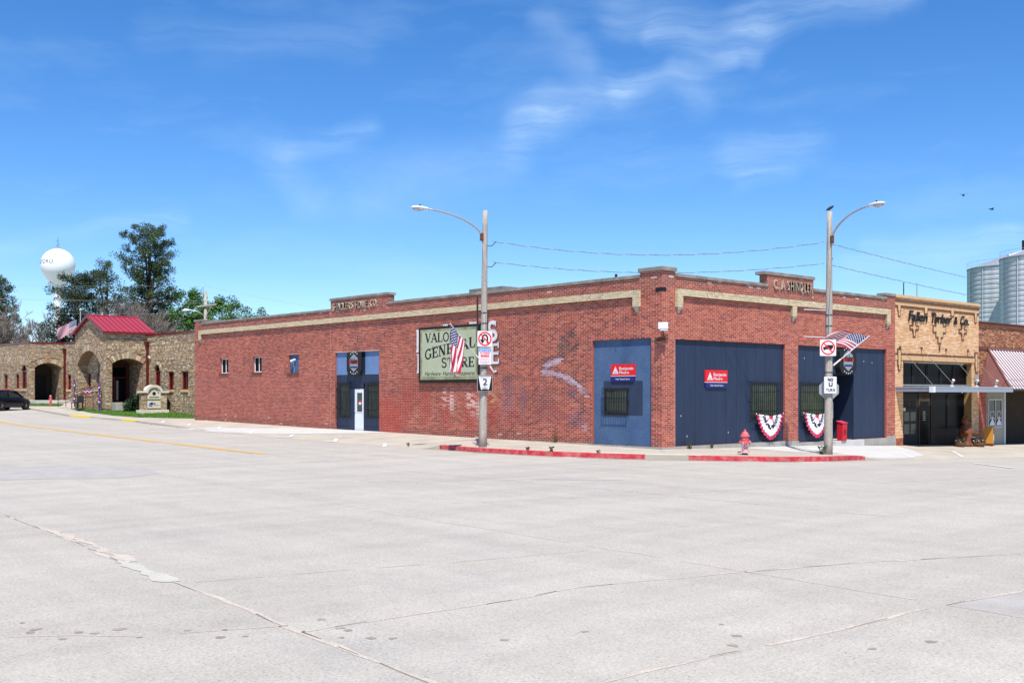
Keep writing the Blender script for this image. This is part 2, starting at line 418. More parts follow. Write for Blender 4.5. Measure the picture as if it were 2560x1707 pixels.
# ---- text from the built-in font, one glyph at a time
GL = {}
def glyph(ch):
    if ch in GL: return GL[ch]
    cu = bpy.data.curves.new('g', 'FONT'); cu.body = ch; cu.size = 1; cu.resolution_u = 4
    ob = bpy.data.objects.new('g', cu); col.objects.link(ob)
    dg = bpy.context.evaluated_depsgraph_get(); dg.update()
    me = bpy.data.meshes.new_from_object(ob.evaluated_get(dg))
    vs = [(v.co.x, v.co.y) for v in me.vertices]; fs = [tuple(p.vertices) for p in me.polygons]
    # boundary edges for extrusion
    cnt = {}
    for f in fs:
        for i in range(len(f)):
            a, b = f[i], f[(i+1) % len(f)]; cnt.setdefault((min(a, b), max(a, b)), []).append((a, b))
    be = [v[0] for v in cnt.values() if len(v) == 1]
    bpy.data.objects.remove(ob); bpy.data.curves.remove(cu); bpy.data.meshes.remove(me)
    x0 = min(v[0] for v in vs) if vs else 0; x1 = max(v[0] for v in vs) if vs else .25
    GL[ch] = (vs, fs, be, x0, x1); return GL[ch]
def layout(text, gap=.09):
    out, x = [], 0
    for ch in text:
        if ch == ' ': x += .32; continue
        g = glyph(ch); out.append((g, x-g[3])); x += g[4]-g[3]+gap
    return out, x-gap
def put_text(mb, text, fr, u0, u1, z0, h, w, mi=0, depth=0, shear=0, gap=.09, bold=0, zslope=0, each=None, arc=None):
    """text fitted between u0 and u1, cap height h, baseline z0, at w in front of the frame"""
    lo, W = layout(text, gap); sx = (u1-u0)/W; sz = h/.69
    for g, ox in lo:
        vs, fs, be, a, b = g
        t = MB() if each else mb
        for db in ((0, 0), (bold, 0), (0, bold), (bold, bold)) if bold else ((0, 0),):
            base = len(t.v)
            def P(x, y, ww):
                u = u0+(x+ox)*sx+shear*y*sz+db[0]; z = z0+y*sz+zslope*(u-u0)+db[1]
                if arc:
                    cu, cz, rad = arc; th = math.pi/2-(u-cu)/rad; rr = rad+(z-z0)
                    u, z = cu+rr*math.cos(th), cz+rr*math.sin(th)
                return tuple(fr(u, z, ww))
            dz = (db[0]+db[1])*.01
            t.v += [P(x, y, w+depth+dz) for x, y in vs]
            for f in fs: t.f.append(tuple(base+i for i in f)); t.m.append(mi)
            if depth:
                n = len(vs); t.v += [P(x, y, w) for x, y in vs]
                for (p, q) in be: t.f.append((base+p, base+n+p, base+n+q, base+q)); t.m.append(mi)
        if each: t.build(each[0], each[1], each[2], fix=True)

# ---- slab-serif stroke capitals
def arcp(cx, cy, rx, ry, a0, a1, n=14): return [(cx+rx*math.cos(R(a0+(a1-a0)*i/n)), cy+ry*math.sin(R(a0+(a1-a0)*i/n))) for i in range(n+1)]
T, t_ = .20, .095
SER = {
 'V': (.84, [([(.14, 1), (.43, 0)], T), ([(.74, 1), (.43, 0)], t_)], [(.14, 1), (.74, 1)]),
 'A': (.86, [([(.10, 0), (.42, 1)], t_), ([(.42, 1), (.76, 0)], T), ([(.2, .34), (.64, .34)], t_)], [(.10, 0), (.76, 0)]),
 'L': (.74, [([(.2, 0), (.2, 1)], T), ([(.2, .04), (.68, .04)], t_), ([(.66, .0), (.66, .3)], t_)], [(.2, 1), (.2, 0)]),
 'O': (.86, [(arcp(.43, .5, .33, .45, 0, 360, 22), .14)], []),
 'R': (.86, [([(.2, 0), (.2, 1)], T), ([(.2, .96)]+arcp(.42, .74, .24, .22, 90, -90)+[(.2, .52)], .12), ([(.42, .5), (.74, 0)], T)], [(.2, 0), (.76, 0)]),
 'G': (.86, [(arcp(.45, .5, .33, .45, 50, 320, 18), .15), ([(.70, .42), (.70, .1)], T), ([(.66, .98), (.66, .72)], t_)], [(.68, .43)]),
 'E': (.76, [([(.2, 0), (.2, 1)], T), ([(.2, .96), (.66, .96)], t_), ([(.2, .5), (.52, .5)], t_), ([(.2, .04), (.68, .04)], t_), ([(.65, 1), (.65, .76)], t_), ([(.52, .62), (.52, .38)], t_), ([(.67, 0), (.67, .28)], t_)], [(.16, 1), (.16, 0)]),
 'N': (.92, [([(.16, 0), (.16, 1)], t_), ([(.16, 1), (.72, 0)], T), ([(.72, 0), (.72, 1)], t_)], [(.16, 0), (.14, 1), (.72, 1)]),
 'S': (.72, [(arcp(.36, .74, .23, .22, 50, 270, 12)+arcp(.36, .26, .25, .24, 90, -130, 12), .15), ([(.58, .98), (.58, .74)], t_), ([(.12, .02), (.12, .28)], t_)], []),
 'T': (.84, [([(.42, 0), (.42, 1)], T), ([(.08, .96), (.76, .96)], t_), ([(.1, 1), (.1, .72)], t_), ([(.74, 1), (.74, .72)], t_)], [(.42, 0)]),
}
def ribbon(mb, fr, pts, th, f, w, mi):
    n = len(pts); L_ = []
    for i in range(n):
        a = Vector(pts[max(i-1, 0)]); b = Vector(pts[min(i+1, n-1)])
        if i == 0 or i == n-1: d = (b-a).normalized()
        else:
            d = ((Vector(pts[i])-a).normalized() + (b-Vector(pts[i])).normalized()).normalized()
        p = Vector((-d.y, d.x)); c = Vector(pts[i])
        L_.append((c+p*th/2, c-p*th/2))
    for i in range(n-1):
        q = [L_[i][1], L_[i+1][1], L_[i+1][0], L_[i][0]]
        mb.face([fr(*f(v.x, v.y), w) for v in q], mi)
def serif_text(mb, text, fr, u0, u1, z0, h, w, mi=0, rise=0):
    tot = sum(SER[c][0] for c in text); sx = (u1-u0)/tot; x = 0
    for i, ch in enumerate(text):
        wd, strokes, sers = SER[ch]
        def f(a, b): return (u0+(x+a)*sx, z0+b*h+rise*(x+a)*sx)
        for k, (pts, th) in enumerate(strokes): ribbon(mb, fr, pts, th, f, w+.0004*k, mi)
        for (a, b) in sers:
            yb = b-.03 if b > .5 else b+.03
            ribbon(mb, fr, [(a-.15, yb), (a+.15, yb)], .065, f, w+.0022, mi)
        x += wd

# ---- masonry: rows of bricks with real joints, the largest in view as single parts, the rest joined
def courses(fr, u0, u1, z0, z1, L, H, J, tone, holes=(), inside=None, proud=.005, jit=.0018, vary=0, phase=0):
    out = []; z = z0; k = 0
    while z < z1-.02:
        h = min(H, z1-z); zc = z+h/2
        spans = [(u0, u1)]
        for (a, b, c, d) in holes:
            if c < zc < d:
                ns = []
                for (p, q) in spans:
                    if b <= p or a >= q: ns.append((p, q)); continue
                    if a > p: ns.append((p, a))
                    if b < q: ns.append((b, q))
                spans = ns
        for (p, q) in spans:
            off = (L/2 if k % 2 else 0)+phase
            if vary:
                u = p - random.random()*L
                cuts = []
                while u < q: cuts.append(u); u += L*(1+vary*(random.random()*2-1))
                cuts.append(u)
            else:
                n0 = math.floor((p-off)/L); cuts = [off+i*L for i in range(n0, int((q-p)/L)+n0+3)]
            for a, b in zip(cuts, cuts[1:]):
                a2, b2 = max(a, p), min(b, q)
                if b2-a2 < .035: continue
                a3 = a2+J/2 if a2 == a else a2+.001; b3 = b2-J/2 if b2 == b else b2-.001
                if inside and not all(inside(uu, zz) for uu in (a3, b3, (a3+b3)/2) for zz in (z, z+h)): continue
                out.append((fr, a3, b3, z+J/2, z+h-J/2, 0, proud+random.uniform(-jit, jit), tone((a3+b3)/2, zc)))
        z += H; k += 1
    return out
UNIT = None
def unit_brick():
    global UNIT
    if UNIT is None:
        UNIT = bpy.data.meshes.new('brick_unit')
        v = [(x, y, z) for y in (0, 1) for (x, z) in ((0, 0), (1, 0), (1, 1), (0, 1))]
        UNIT.from_pydata([(a, -b, c) for a, b, c in v], [], [(4, 5, 6, 7), (0, 1, 5, 4), (1, 2, 6, 5), (2, 3, 7, 6), (3, 0, 4, 7)])
    return UNIT
def lay(items, parent, single, joined, name='brick', stuff='brickwork', n=300):
    org = ORG[parent.name]
    def size(it):
        c = it[0]((it[1]+it[2])/2, (it[3]+it[4])/2, 0); d = (c-CAM); n_ = it[0].n
        return (it[2]-it[1])*(it[4]-it[3])*abs(d.normalized().dot(n_))/d.length_squared
    items = sorted(items, key=size, reverse=True)
    me0 = unit_brick()
    for it in items[:n]:
        fr, a, b, c, d, w0, w1, tn = it
        key = name+single
        if key not in MAT:
            m2 = me0.copy(); m2.name = name; m2.materials.append(MAT[single]); MAT[key] = m2
        o = bpy.data.objects.new(name, MAT[key]); col.objects.link(o); o.parent = parent
        o.location = fr(a, c, w0)-org; o.scale = (b-a, w1-w0, d-c)
        o.rotation_euler = (0, 0, math.atan2(fr.r.y, fr.r.x)); o.color = (*tn, 1)
    rest = items[n:]
    if not rest: return
    vs, fs, cs = [], [], []
    for it in rest:
        fr, a, b, c, d, w0, w1, tn = it; k = len(vs)
        for w in (w0, w1):
            for (u, z) in ((a, c), (b, c), (b, d), (a, d)):
                p = fr(u, z, w)-org; vs.append((p.x, p.y, p.z)); cs += [tn[0], tn[1], tn[2], 1]
        fs += [(k+4, k+5, k+6, k+7), (k, k+1, k+5, k+4), (k+1, k+2, k+6, k+5), (k+2, k+3, k+7, k+6), (k+3, k, k+4, k+7)]
    me = bpy.data.meshes.new(stuff); me.from_pydata(vs, [], fs); me.materials.append(MAT[joined])
    at = me.attributes.new('tone', 'FLOAT_COLOR', 'POINT'); at.data.foreach_set('color', cs)
    o = bpy.data.objects.new(stuff, me); col.objects.link(o); o.parent = parent; o['kind'] = 'stuff'
    return o
def wall_sheet(mb, fr, outer, holes=(), w=0, reveal=0, mi=0, rmi=None):
    """flat wall face with openings; each opening gets reveals `reveal` deep"""
    loops = [outer]+list(holes); pts = [Vector((u, z, 0)) for l in loops for (u, z) in l]
    tri = tessellate_polygon([[Vector((u, z, 0)) for u, z in l] for l in loops])
    b = len(mb.v); mb.v += [tuple(fr(p.x, p.y, w)) for p in pts]
    for t in tri: mb.f.append(tuple(b+i for i in t)); mb.m.append(mi)
    if reveal:
        for l in holes:
            n = len(l)
            for i in range(n):
                (a, c), (d, e) = l[i], l[(i+1) % n]
                mb.face([fr(a, c, w), fr(d, e, w), fr(d, e, w-reveal), fr(a, c, w-reveal)], mi if rmi is None else rmi)
def rect(a, b, c, d): return [(a, c), (b, c), (b, d), (a, d)]
def archpoly(a, b, z0, zs, zt, n=12):
    """opening with a segmental or round head"""
    h = zt-zs; half = (b-a)/2; rad = (half*half+h*h)/(2*h); cz = zt-rad; cu = (a+b)/2; th = math.asin(min(1, half/rad))
    if h > half*.999: th = math.pi/2
    return [(a, z0), (b, z0)] + [(cu+rad*math.sin(th*(1-2*i/n)), cz+rad*math.cos(th*(1-2*i/n))) for i in range(n+1)]

# ---------------------------------------------------------------- ground
WA = [(0, -.08), (17.8, .09), (21.7, .10), (37.6, .30), (43, .42), (47, .64), (50, .80), (56, .97), (62, 1.1), (75, 1.3), (100, 1.6)]
RA = [(0, -.33), (8, -.24), (17.8, -.12), (37.6, .10), (43, .22), (50, .42), (58, .68), (75, 1.0), (100, 1.4)]
WB = [(0, -.08), (8, -.22), (13.3, -.30), (16.5, -.49), (20.5, -.58), (28, -.8), (45, -1.15)]
RB = [(0, -.33), (3, -.42), (6, -.50), (16, -.78), (30, -1.08), (45, -1.35)]
def road_z(x, y): return interp(RA, max(y, 0))+interp(RB, max(x, 0))+.33
def walk_z(x, y): return interp(WA, max(y, 0))+interp(WB, max(x, 0))+.08
XO = [(8, -3.95), (9.8, -4.5), (13.8, -4.8), (23, -4.65), (32, -3.7), (40, -2.9), (46, -3.25), (48.3, -3.8), (56, -3.2), (62, -2.6), (100, -2.2)]
def ground_z(x, y):
    """height of the pavement surface"""
    if y > 0 and x < 2.6:
        xo = interp(XO, y); xi = 0 if y < 38 else 2.6
        k = min(1, max(0, (xi-x)/(xi-xo)))
        hk = interp([(5, .12), (8, .1), (9, .0)], y) if y < 38 else .1
        return walk_z(xi, y)*(1-k)+(road_z(xo, y)+hk)*k
    k = min(1, max(0, -y/4.8)) if x > 0 else min(1, math.hypot(x, y)/3.2)
    return walk_z(x, y)*(1-k)+(road_z(x, y)+(.12 if x < 6.3 else 0))*k

g = MB()
xs = [-700, -300, -150, -90, -70, -50, -40]+list(range(-32, 48, 1))+[50, 60, 80, 120, 200, 400, 700]
ys = [-700, -300, -150, -90, -70, -50, -40]+list(range(-30, 104, 1))+[104.5, 110, 120, 200, 400, 700]
for x in xs:
    for y in ys: g.v.append((x, y, road_z(x, y)))
for i in range(len(xs)-1):
    for j in range(len(ys)-1):
        a = i*len(ys)+j; g.f.append((a, a+len(ys), a+len(ys)+1, a+1)); g.m.append(0)
struct('road', g, 'road_concrete', smooth=True)
def mark(pts, z=.006):
    return [Vector((x, y, 0)) for x, y in pts]
def drape(mb, poly, lift, zf=road_z, mi=0, step=2.0):
    """a thin sheet of the given outline laid on the surface"""
    bm = bmesh.new(); vs = [bm.verts.new((x, y, 0)) for x, y in poly]; f = bm.faces.new(vs)
    bmesh.ops.triangulate(bm, faces=[f])
    xs_ = [p[0] for p in poly]; ys_ = [p[1] for p in poly]
    for axis, lo, hi, marks in ((0, min(xs_), max(xs_), xs), (1, min(ys_), max(ys_), ys)):
        v = math.ceil(lo/step)*step
        while v < hi:
            co = (v, 0, 0) if axis == 0 else (0, v, 0); no = (1, 0, 0) if axis == 0 else (0, 1, 0)
            bmesh.ops.bisect_plane(bm, geom=bm.verts[:]+bm.edges[:]+bm.faces[:], plane_co=co, plane_no=no)
            v += step
    bm.verts.ensure_lookup_table(); b = len(mb.v); ix = {}
    for k, v in enumerate(bm.verts): ix[v] = k; mb.v.append((v.co.x, v.co.y, zf(v.co.x, v.co.y)+lift))
    for f in bm.faces:
        t = [b+ix[v] for v in f.verts]; 
        if f.normal.z < 0: t.reverse()
        mb.f.append(tuple(t)); mb.m.append(mi)
    bm.free()
def grid_z(x, y):
    """the road sheet's own height (its faces are 4 m cells)"""
    return road_z(x, y)
def jag(pts, w, seed, step=.35, wob=.05, wmin=.3):
    """ragged outline round a polyline"""
    rnd = random.Random(seed); P = [Vector(p) for p in pts]; c = []
    for a, b in zip(P, P[1:]):
        n = max(1, int((b-a).length/step))
        for i in range(n): c.append(a.lerp(b, i/n))
    c.append(P[-1]); Lf, Rt = [], []
    for i, p in enumerate(c):
        d = (c[min(i+1, len(c)-1)]-c[max(i-1, 0)]).normalized(); q = Vector((-d.y, d.x))
        p = p+q*rnd.uniform(-wob, wob)*.6; ww = w*rnd.uniform(wmin, 1.3)/2
        Lf.append(p+q*ww); Rt.append(p-q*ww*rnd.uniform(.5, 1))
    return Lf, Rt
def strip(mb, pts, w, seed, lift=.003, zf=road_z, step=.35, wob=.04, wmin=.3, skip=0, mi=0):
    Lf, Rt = jag(pts, w, seed, step, wob, wmin); rnd = random.Random(seed+5)
    for i in range(len(Lf)-1):
        if rnd.random() < skip: continue
        q = [Rt[i], Rt[i+1], Lf[i+1], Lf[i]]
        mb.face([(v.x, v.y, zf(v.x, v.y)+lift) for v in q], mi)

CR = {
 'a': [(-23.78, -3.66), (-24.0, -6.29), (-24.22, -8.83), (-24.41, -10.6), (-24.58, -12.43), (-24.69, -14.45), (-24.89, -16.24), (-24.96, -17.37), (-25.07, -18.5), (-25.2, -19.6), (-25.5, -26)],
 'a0': [(-23.78, -3.66), (-23.6, 4), (-23.3, 20)],
 'b': [(-17.12, 12.63), (-17.35, 9.05), (-17.47, 2.16), (-17.67, -2.72), (-17.91, -5.94), (-18.21, -8.74), (-18.4, -12.38), (-18.54, -14.62), (-18.71, -17.06), (-18.88, -19.34), (-19, -21), (-19.2, -28)],
 'c2': [(-24.41, -13.32), (-22.78, -13.69), (-20.36, -14.36), (-18.55, -14.7)],
 'd': [(-27.1, -14.93), (-26.62, -15.28), (-26.15, -15.74), (-25.47, -15.99), (-24.84, -16.29)],
 'e': [(-24.9, -16.6), (-22.28, -16.75), (-21.17, -16.68), (-20.23, -16.95), (-18.99, -17.27), (-17.11, -17.86), (-15.38, -18.64), (-12, -20)],
 'f': [(-24.6, -19.85), (-22.74, -19.86), (-21.24, -20.04), (-19.29, -20.08), (-17.48, -20.36), (-14, -20.9)],
 'k': [(-17.6, -1.0), (-16.06, -1.26), (-15.33, -1.65), (-13.29, -2.83), (-11.13, -4.28), (-8.16, -5.46), (-4.71, -6.93)],
 'n': [(-11.0, 12), (-11.1, 2), (-11.3, -6), (-11.6, -16)],
 'o': [(-17.6, -7.5), (-13, -9), (-8, -10.4), (0, -12.6)],
}
road = bpy.data.objects['road']
def roadpart(name, mb, m, stuff=False):
    o = mb.build(name, road, m, fix=False)
    if stuff: o['kind'] = 'stuff'
    return o
for k, (w, sk, wm_) in dict(a=(.10, .06, .4), a0=(.08, .2, .3), b=(.055, .12, .3), c2=(.05, .3, .2), d=(.045, .1, .3), e=(.06, .12, .2), f=(.07, .12, .3), k=(.07, .35, .2), n=(.05, .4, .2), o=(.05, .4, .2)).items():
    m_ = MB(); strip(m_, CR[k], w, hash(k) % 1000 if False else ord(k[0])+len(k), skip=sk, wmin=wm_); roadpart('sealed_joint', m_, 'sealant')
for k, w, sk in (('a', .022, .35), ('e', .014, .5), ('f', .012, .6), ('a0', .012, .5)):
    m_ = MB(); strip(m_, CR[k], w, 50+ord(k[0]), lift=.005, skip=sk, wob=.03); roadpart('crack', m_, 'crack_dark')
m_ = MB(); strip(m_, [(-24.0, -6.3), (-24.05, -8.4), (-24.2, -9.9), (-24.33, -11.2)], .30, 9, lift=.005, wmin=.2, step=.22, wob=.1); roadpart('repair_patch', m_, 'sealant')
m_ = MB(); strip(m_, [(-24.42, -11.1), (-24.55, -12.1), (-24.6, -13.1)], .26, 12, lift=.006, wmin=.4, step=.2, wob=.06); roadpart('repair_patch', m_, 'pale_patch')
m_ = MB(); drape(m_, [(-18.93, -20.18), (-18.5, -20.24), (-17.2, -20.45), (-16.2, -20.6), (-17.2, -20.98), (-18.96, -20.99)], .004); roadpart('repair_patch', m_, 'grey_patch')
m_ = MB(); drape(m_, [(-20.47, 7.39), (-19.54, 8.22), (-16.9, 6.24), (-17.3, 3.63), (-18.86, 2.87), (-20.41, 3.79), (-24, 5), (-24, 9)], .004); roadpart('repair_patch', m_, 'grey_patch')
m_ = MB(); strip(m_, [(-10.6, -4.6), (-9.9, -5.2), (-9.5, -5.8), (-8.9, -6.2)], .5, 31, lift=.004, wmin=.1); roadpart('repair_patch', m_, 'grey_patch')
SP = [(-26.78, -14.35), (-26.78, -14.76), (-26.87, -14.87), (-26.51, -15.17), (-26.74, -15.36), (-26.42, -15.32), (-26.16, -15.3), (-26.17, -15.78), (-25.6, -16.29), (-25.41, -16.02), (-25.4, -16.41), (-24.44, -16.23), (-24.52, -16.71), (-24.52, -16.85), (-24.74, -17.07), (-24.55, -17.26), (-24.4, -17.42), (-25.69, -15.8), (-23.64, -18.17), (-22.83, -18.43), (-21.88, -19.53), (-22.24, -19.75), (-20.73, -20.89), (-21.4, -20.67), (-21.57, -19.11)]
rnd = random.Random(4)
for i, (x, y) in enumerate(SP):
    m_ = MB(); r0 = rnd.uniform(.025, .06); n = 11
    m_.face([(x+r0*rnd.uniform(.6, 1.3)*math.cos(2*math.pi*j/n), y+r0*rnd.uniform(.6, 1.3)*math.sin(2*math.pi*j/n), road_z(x, y)+.003) for j in range(n)])
    roadpart('oil_spot', m_, 'oil_spot')
m_ = MB()                                                         # pebbles and crumbs on the carriageway
for i in range(300):
    x = rnd.uniform(-27, -6); y = rnd.uniform(-23, 2); r0 = rnd.uniform(.003, .008); z = road_z(x, y)
    m_.lathe([(0, r0*.8), (r0*.8, r0*.5), (r0, 0)], (x, y, z), 5)
roadpart('pebbles', m_, 'crack_dark', True)
# painted centre line and stall marks
m_ = MB(); strip(m_, [(-10.8, 9.43), (-10.55, 20), (-10.1, 32), (-9.49, 43.96), (-8.8, 60), (-8.5, 90)], .30, 3, step=1.5, wob=.0, wmin=.9, lift=.006); roadpart('centre_line', m_, 'yellow_line')
m_ = MB(); strip(m_, [(-11.15, 9.8), (-10.9, 20), (-10.45, 32), (-9.85, 43.96), (-9.15, 60), (-8.85, 90)], .14, 3, step=1.5, wob=.0, wmin=.8, lift=.006, skip=.1); roadpart('centre_line', m_, 'yellow_line')
# pavement: from the walls out to the kerb
outer = [(-2.2, 100), (-2.6, 75), (-2.6, 62), (-3.2, 56), (-3.8, 48.3), (-3.25, 46), (-2.9, 40), (-3.3, 36), (-3.7, 32), (-4.3, 27), (-4.65, 23), (-4.8, 18), (-4.8, 13.8), (-4.5, 9.8), (-4.1, 8.6), (-3.95, 8), (-3.95, 5.5), (-3.65, 4), (-3.2, 2.4), (-2.6, 1.0), (-1.9, -.4), (-1.35, -1.4), (-.85, -2.5), (-.2, -3.4), (.5, -4.0), (1.2, -4.36), (2.5, -4.55), (3.9, -4.6), (5.2, -4.5), (6.2, -4.35), (6.8, -4.6), (10, -5.3), (16, -5.6), (25, -5.6), (45, -5.6)]
inner = [(2.6, 100), (2.6, 75), (2.6, 62), (2.6, 56), (2.6, 48.3), (2.6, 46), (2.6, 40), (.05, 36), (.05, 32), (.05, 27), (.05, 23), (.05, 18), (.05, 13.8), (.05, 9.8), (.05, 8.6), (.05, 8), (.05, 5.5), (.05, 4), (.05, 2.4), (.05, 1.2), (.04, .5), (.04, .2), (.1, .05), (.4, .05), (.8, .05), (1.3, .05), (2.5, .05), (3.9, .05), (5.2, .05), (6.2, .05), (6.8, .05), (10, .05), (16, .05), (25, .05), (45, .05)]
hk = [.1]*8+[.06, .02, .005, .005, .005, .005, .02, .15, .155, .155, .155, .155, .155, .155, .155, .155, .155, .155, .155, .155, .155, .14, .01, .005, .005, .005, .005]
sw = MB(); K = 6; n = len(outer); off = .0
for i in range(n):
    (ox, oy), (ix_, iy) = outer[i], inner[i]; zi = walk_z(max(ix_, 0), max(iy, 0)); zo = road_z(ox, oy)+hk[i]
    for k in range(K+1):
        t = k/K; sw.v.append((ix_+(ox-ix_)*t, iy+(oy-iy)*t, zi+(zo-zi)*t+.004))
    sw.v.append((ox, oy, road_z(ox, oy)-.05))
for i in range(n-1):
    for k in range(K+1):
        a = i*(K+2)+k; b = (i+1)*(K+2)+k; sw.f.append((a, b, b+1, a+1)); sw.m.append(0)
struct('pavement', sw, 'walk_concrete', fix=True)
pave = bpy.data.objects['pavement']
def surf(i, t):
    i0 = int(i); fr_ = i-i0; i1 = min(i0+1, n-1)
    def P(j):
        (ox, oy), (ix_, iy) = outer[j], inner[j]; zi = walk_z(max(ix_, 0), max(iy, 0)); zo = road_z(ox, oy)+hk[j]
        return Vector((ix_+(ox-ix_)*t, iy+(oy-iy)*t, zi+(zo-zi)*t+.004))
    return P(i0).lerp(P(i1), fr_)
# score lines in the pavement
m_ = MB()
for i in range(9, n):
    for sub in (0, .5):
        if i+sub > n-1 or (16 < i < 29 and (sub or i % 3)): continue
        for k in range(5):
            a, b = surf(i+sub, k/6), surf(i+sub, (k+1)/6); d = (b-a).normalized(); q = Vector((-d.y, d.x, 0))*.008
            m_.face([a-q+Vector((0, 0, .004)), b-q+Vector((0, 0, .004)), b+q+Vector((0, 0, .004)), a+q+Vector((0, 0, .004))])
for t in (.33, .68):
    for i in range(9, n-1):
        a, b = surf(i, t), surf(i+1, t); d = (b-a).normalized(); q = Vector((-d.y, d.x, 0))*.007; up = Vector((0, 0, .004))
        m_.face([a-q+up, b-q+up, b+q+up, a+q+up])
M('score_shade', (.31, .28, .235), .95)
o = m_.build('score_lines', pave, 'score_shade', fix=False); o['kind'] = 'stuff'
MAT['crack_dark']
# newer white slabs
def slab(poly, lift=.008):
    m_ = MB(); drape(m_, poly, lift, zf=lambda x, y: max(sw_z(x, y), road_z(x, y)), step=.7); m_.build('new_slab', pave, 'white_concrete', fix=False)
from mathutils.bvhtree import BVHTree
bvh = BVHTree.FromPolygons([Vector(v) for v in sw.v], sw.f)
def sw_z(x, y):
    h = bvh.ray_cast(Vector((x, y, 20)), Vector((0, 0, -1)))
    return h[0].z if h[0] else road_z(x, y)
slab([(-4.5, 30.5), (-3.37, 29.13), (-2.0, 26.5), (-.05, 22.9), (-.05, 16.8), (-1.1, 17.5), (-2.64, 19.47), (-3.9, 21.5), (-4.6, 25.5)])
slab([(4.6, -.06), (10.9, -.06), (16.4, -.06), (14.0, -2.2), (11.2, -4.2), (8.6, -4.7), (6.9, -4.2), (6.5, -3.6), (4.4, -2.6)])
for k, l in enumerate([[(-4.16, 37.05), (-2.73, 36.2), (-1.9, 37.7)], [(-4.46, 32.47), (-3.24, 31.73), (-2.3, 33.3)], [(-4.63, 28.33), (-3.45, 27.59), (-2.6, 29.1)], [(-5.05, 23.39), (-4.17, 22.83), (-3.4, 24.1)], [(-5.28, 19.24), (-4.37, 18.64), (-3.5, 19.9)], [(-5.45, 14.98), (-4.64, 14.44), (-3.7, 15.8)], [(-5.7, 10.63), (-4.97, 10.31), (-4.0, 11.6)]]):
    m_ = MB(); zf = lambda x, y: max(road_z(x, y), sw_z(x, y))
    strip(m_, l, .17, k, step=.3, wob=.01, wmin=.7, lift=.016, zf=zf); roadpart('stall_line', m_, 'white_line')
for k, l in enumerate([[(11.2, -3.2), (9.3, -4.7)], [(16.2, -2.9), (13.0, -4.9)], [(8.25, -7.52), (5.54, -10.18)], [(17, -7.6), (13.5, -9.6)]]):
    m_ = MB(); strip(m_, l, .14, k+20, step=.3, wob=.01, wmin=.7, lift=.018, zf=lambda x, y: max(road_z(x, y), sw_z(x, y))); roadpart('stall_line', m_, 'white_line')

# painted kerbs: red round the corner, yellow by the drive
def kerb_paint(name, i0, i1, m, top=.22, gap=()):
    m_ = MB(); N_ = int((i1-i0)*14)
    for j in range(N_):
        a, b = i0+(i1-i0)*j/N_, i0+(i1-i0)*(j+1)/N_
        if any(g0 < (a+b)/2 < g1 for g0, g1 in gap): continue
        pa, pb = surf(a, 1), surf(b, 1); qa = pa.lerp(surf(a, 0), top/(surf(a, 0)-pa).length); qb = pb.lerp(surf(b, 0), top/(surf(b, 0)-pb).length)
        up = Vector((0, 0, .004)); oa = (pa-qa).normalized()*.012; ob = (pb-qb).normalized()*.012
        
        def L_(p, q): w = p.lerp(q, .03); return Vector((p.x, p.y, sw_z(w.x, w.y)+.005))
        pa, pb = L_(pa, qa), L_(pb, qb); ca, cb = pa.lerp(qa, .5), pb.lerp(qb, .5)
        qa, qb, ca, cb = [Vector((q.x, q.y, sw_z(q.x, q.y)+.005)) for q in (qa, qb, ca, cb)]
        m_.face([qa, ca, cb, qb]); m_.face([ca, pa+oa, pb+ob, cb]); up = Vector((0, 0, 0))
        m_.face([pa+up+oa, Vector((pa.x, pa.y, road_z(pa.x, pa.y)-.02))+oa, Vector((pb.x, pb.y, road_z(pb.x, pb.y)-.02))+ob, pb+up+ob])
    return m_.build(name, pave, m, fix=False)
kerb_paint('red_kerb', 15.0, 20.3, 'kerb_red')
kerb_paint('red_kerb', 21.6, 29.2, 'kerb_red')
kerb_paint('pale_kerb', 19.2, 22.5, 'yellow_line', top=.01) if False else None
m_ = MB()                                              # grit in the gutter
gp = [(x+(-.17 if y > -2 else -.05), y-(.0 if y > 2 else .17)) for x, y in outer[14:31]]
strip(m_, gp, .42, 5, lift=.003, step=.5, wob=.05, wmin=.4, skip=.08); o = m_.build('gutter_grit', road, 'oil_spot', fix=False); o['kind'] = 'stuff'
m_ = MB()
for j in range(8):
    a, b = 18.8+j*.42, 18.8+(j+1)*.42
    A1, A2, B1, B2 = surf(a, .92), surf(a, .80), surf(b, .92), surf(b, .80); up = Vector((0, 0, .004))
    m_.face([A2+up, A1+up, B1+up, B2+up])
m_.build('faded_paint', pave, 'limestone', fix=False)
kerb_paint('yellow_kerb', 4.05, 5.0, 'yellow_kerb_paint', top=.42)
kerb_paint('yellow_kerb', 5.75, 6.15, 'yellow_kerb_paint', top=.3)
# ground behind the houses
g = MB()
def back_z(x, y): return max(road_z(x, y), walk_z(min(x, 60), min(y, 100)))-.02
for i in range(12):
    for j in range(12):
        x, y = 12+i*20, 55+j*20
        g.face([(x, y, 1.15), (x+20, y, 1.15), (x+20, y+20, 1.15), (x, y+20, 1.15)])
struct('back_ground', g, 'grass')

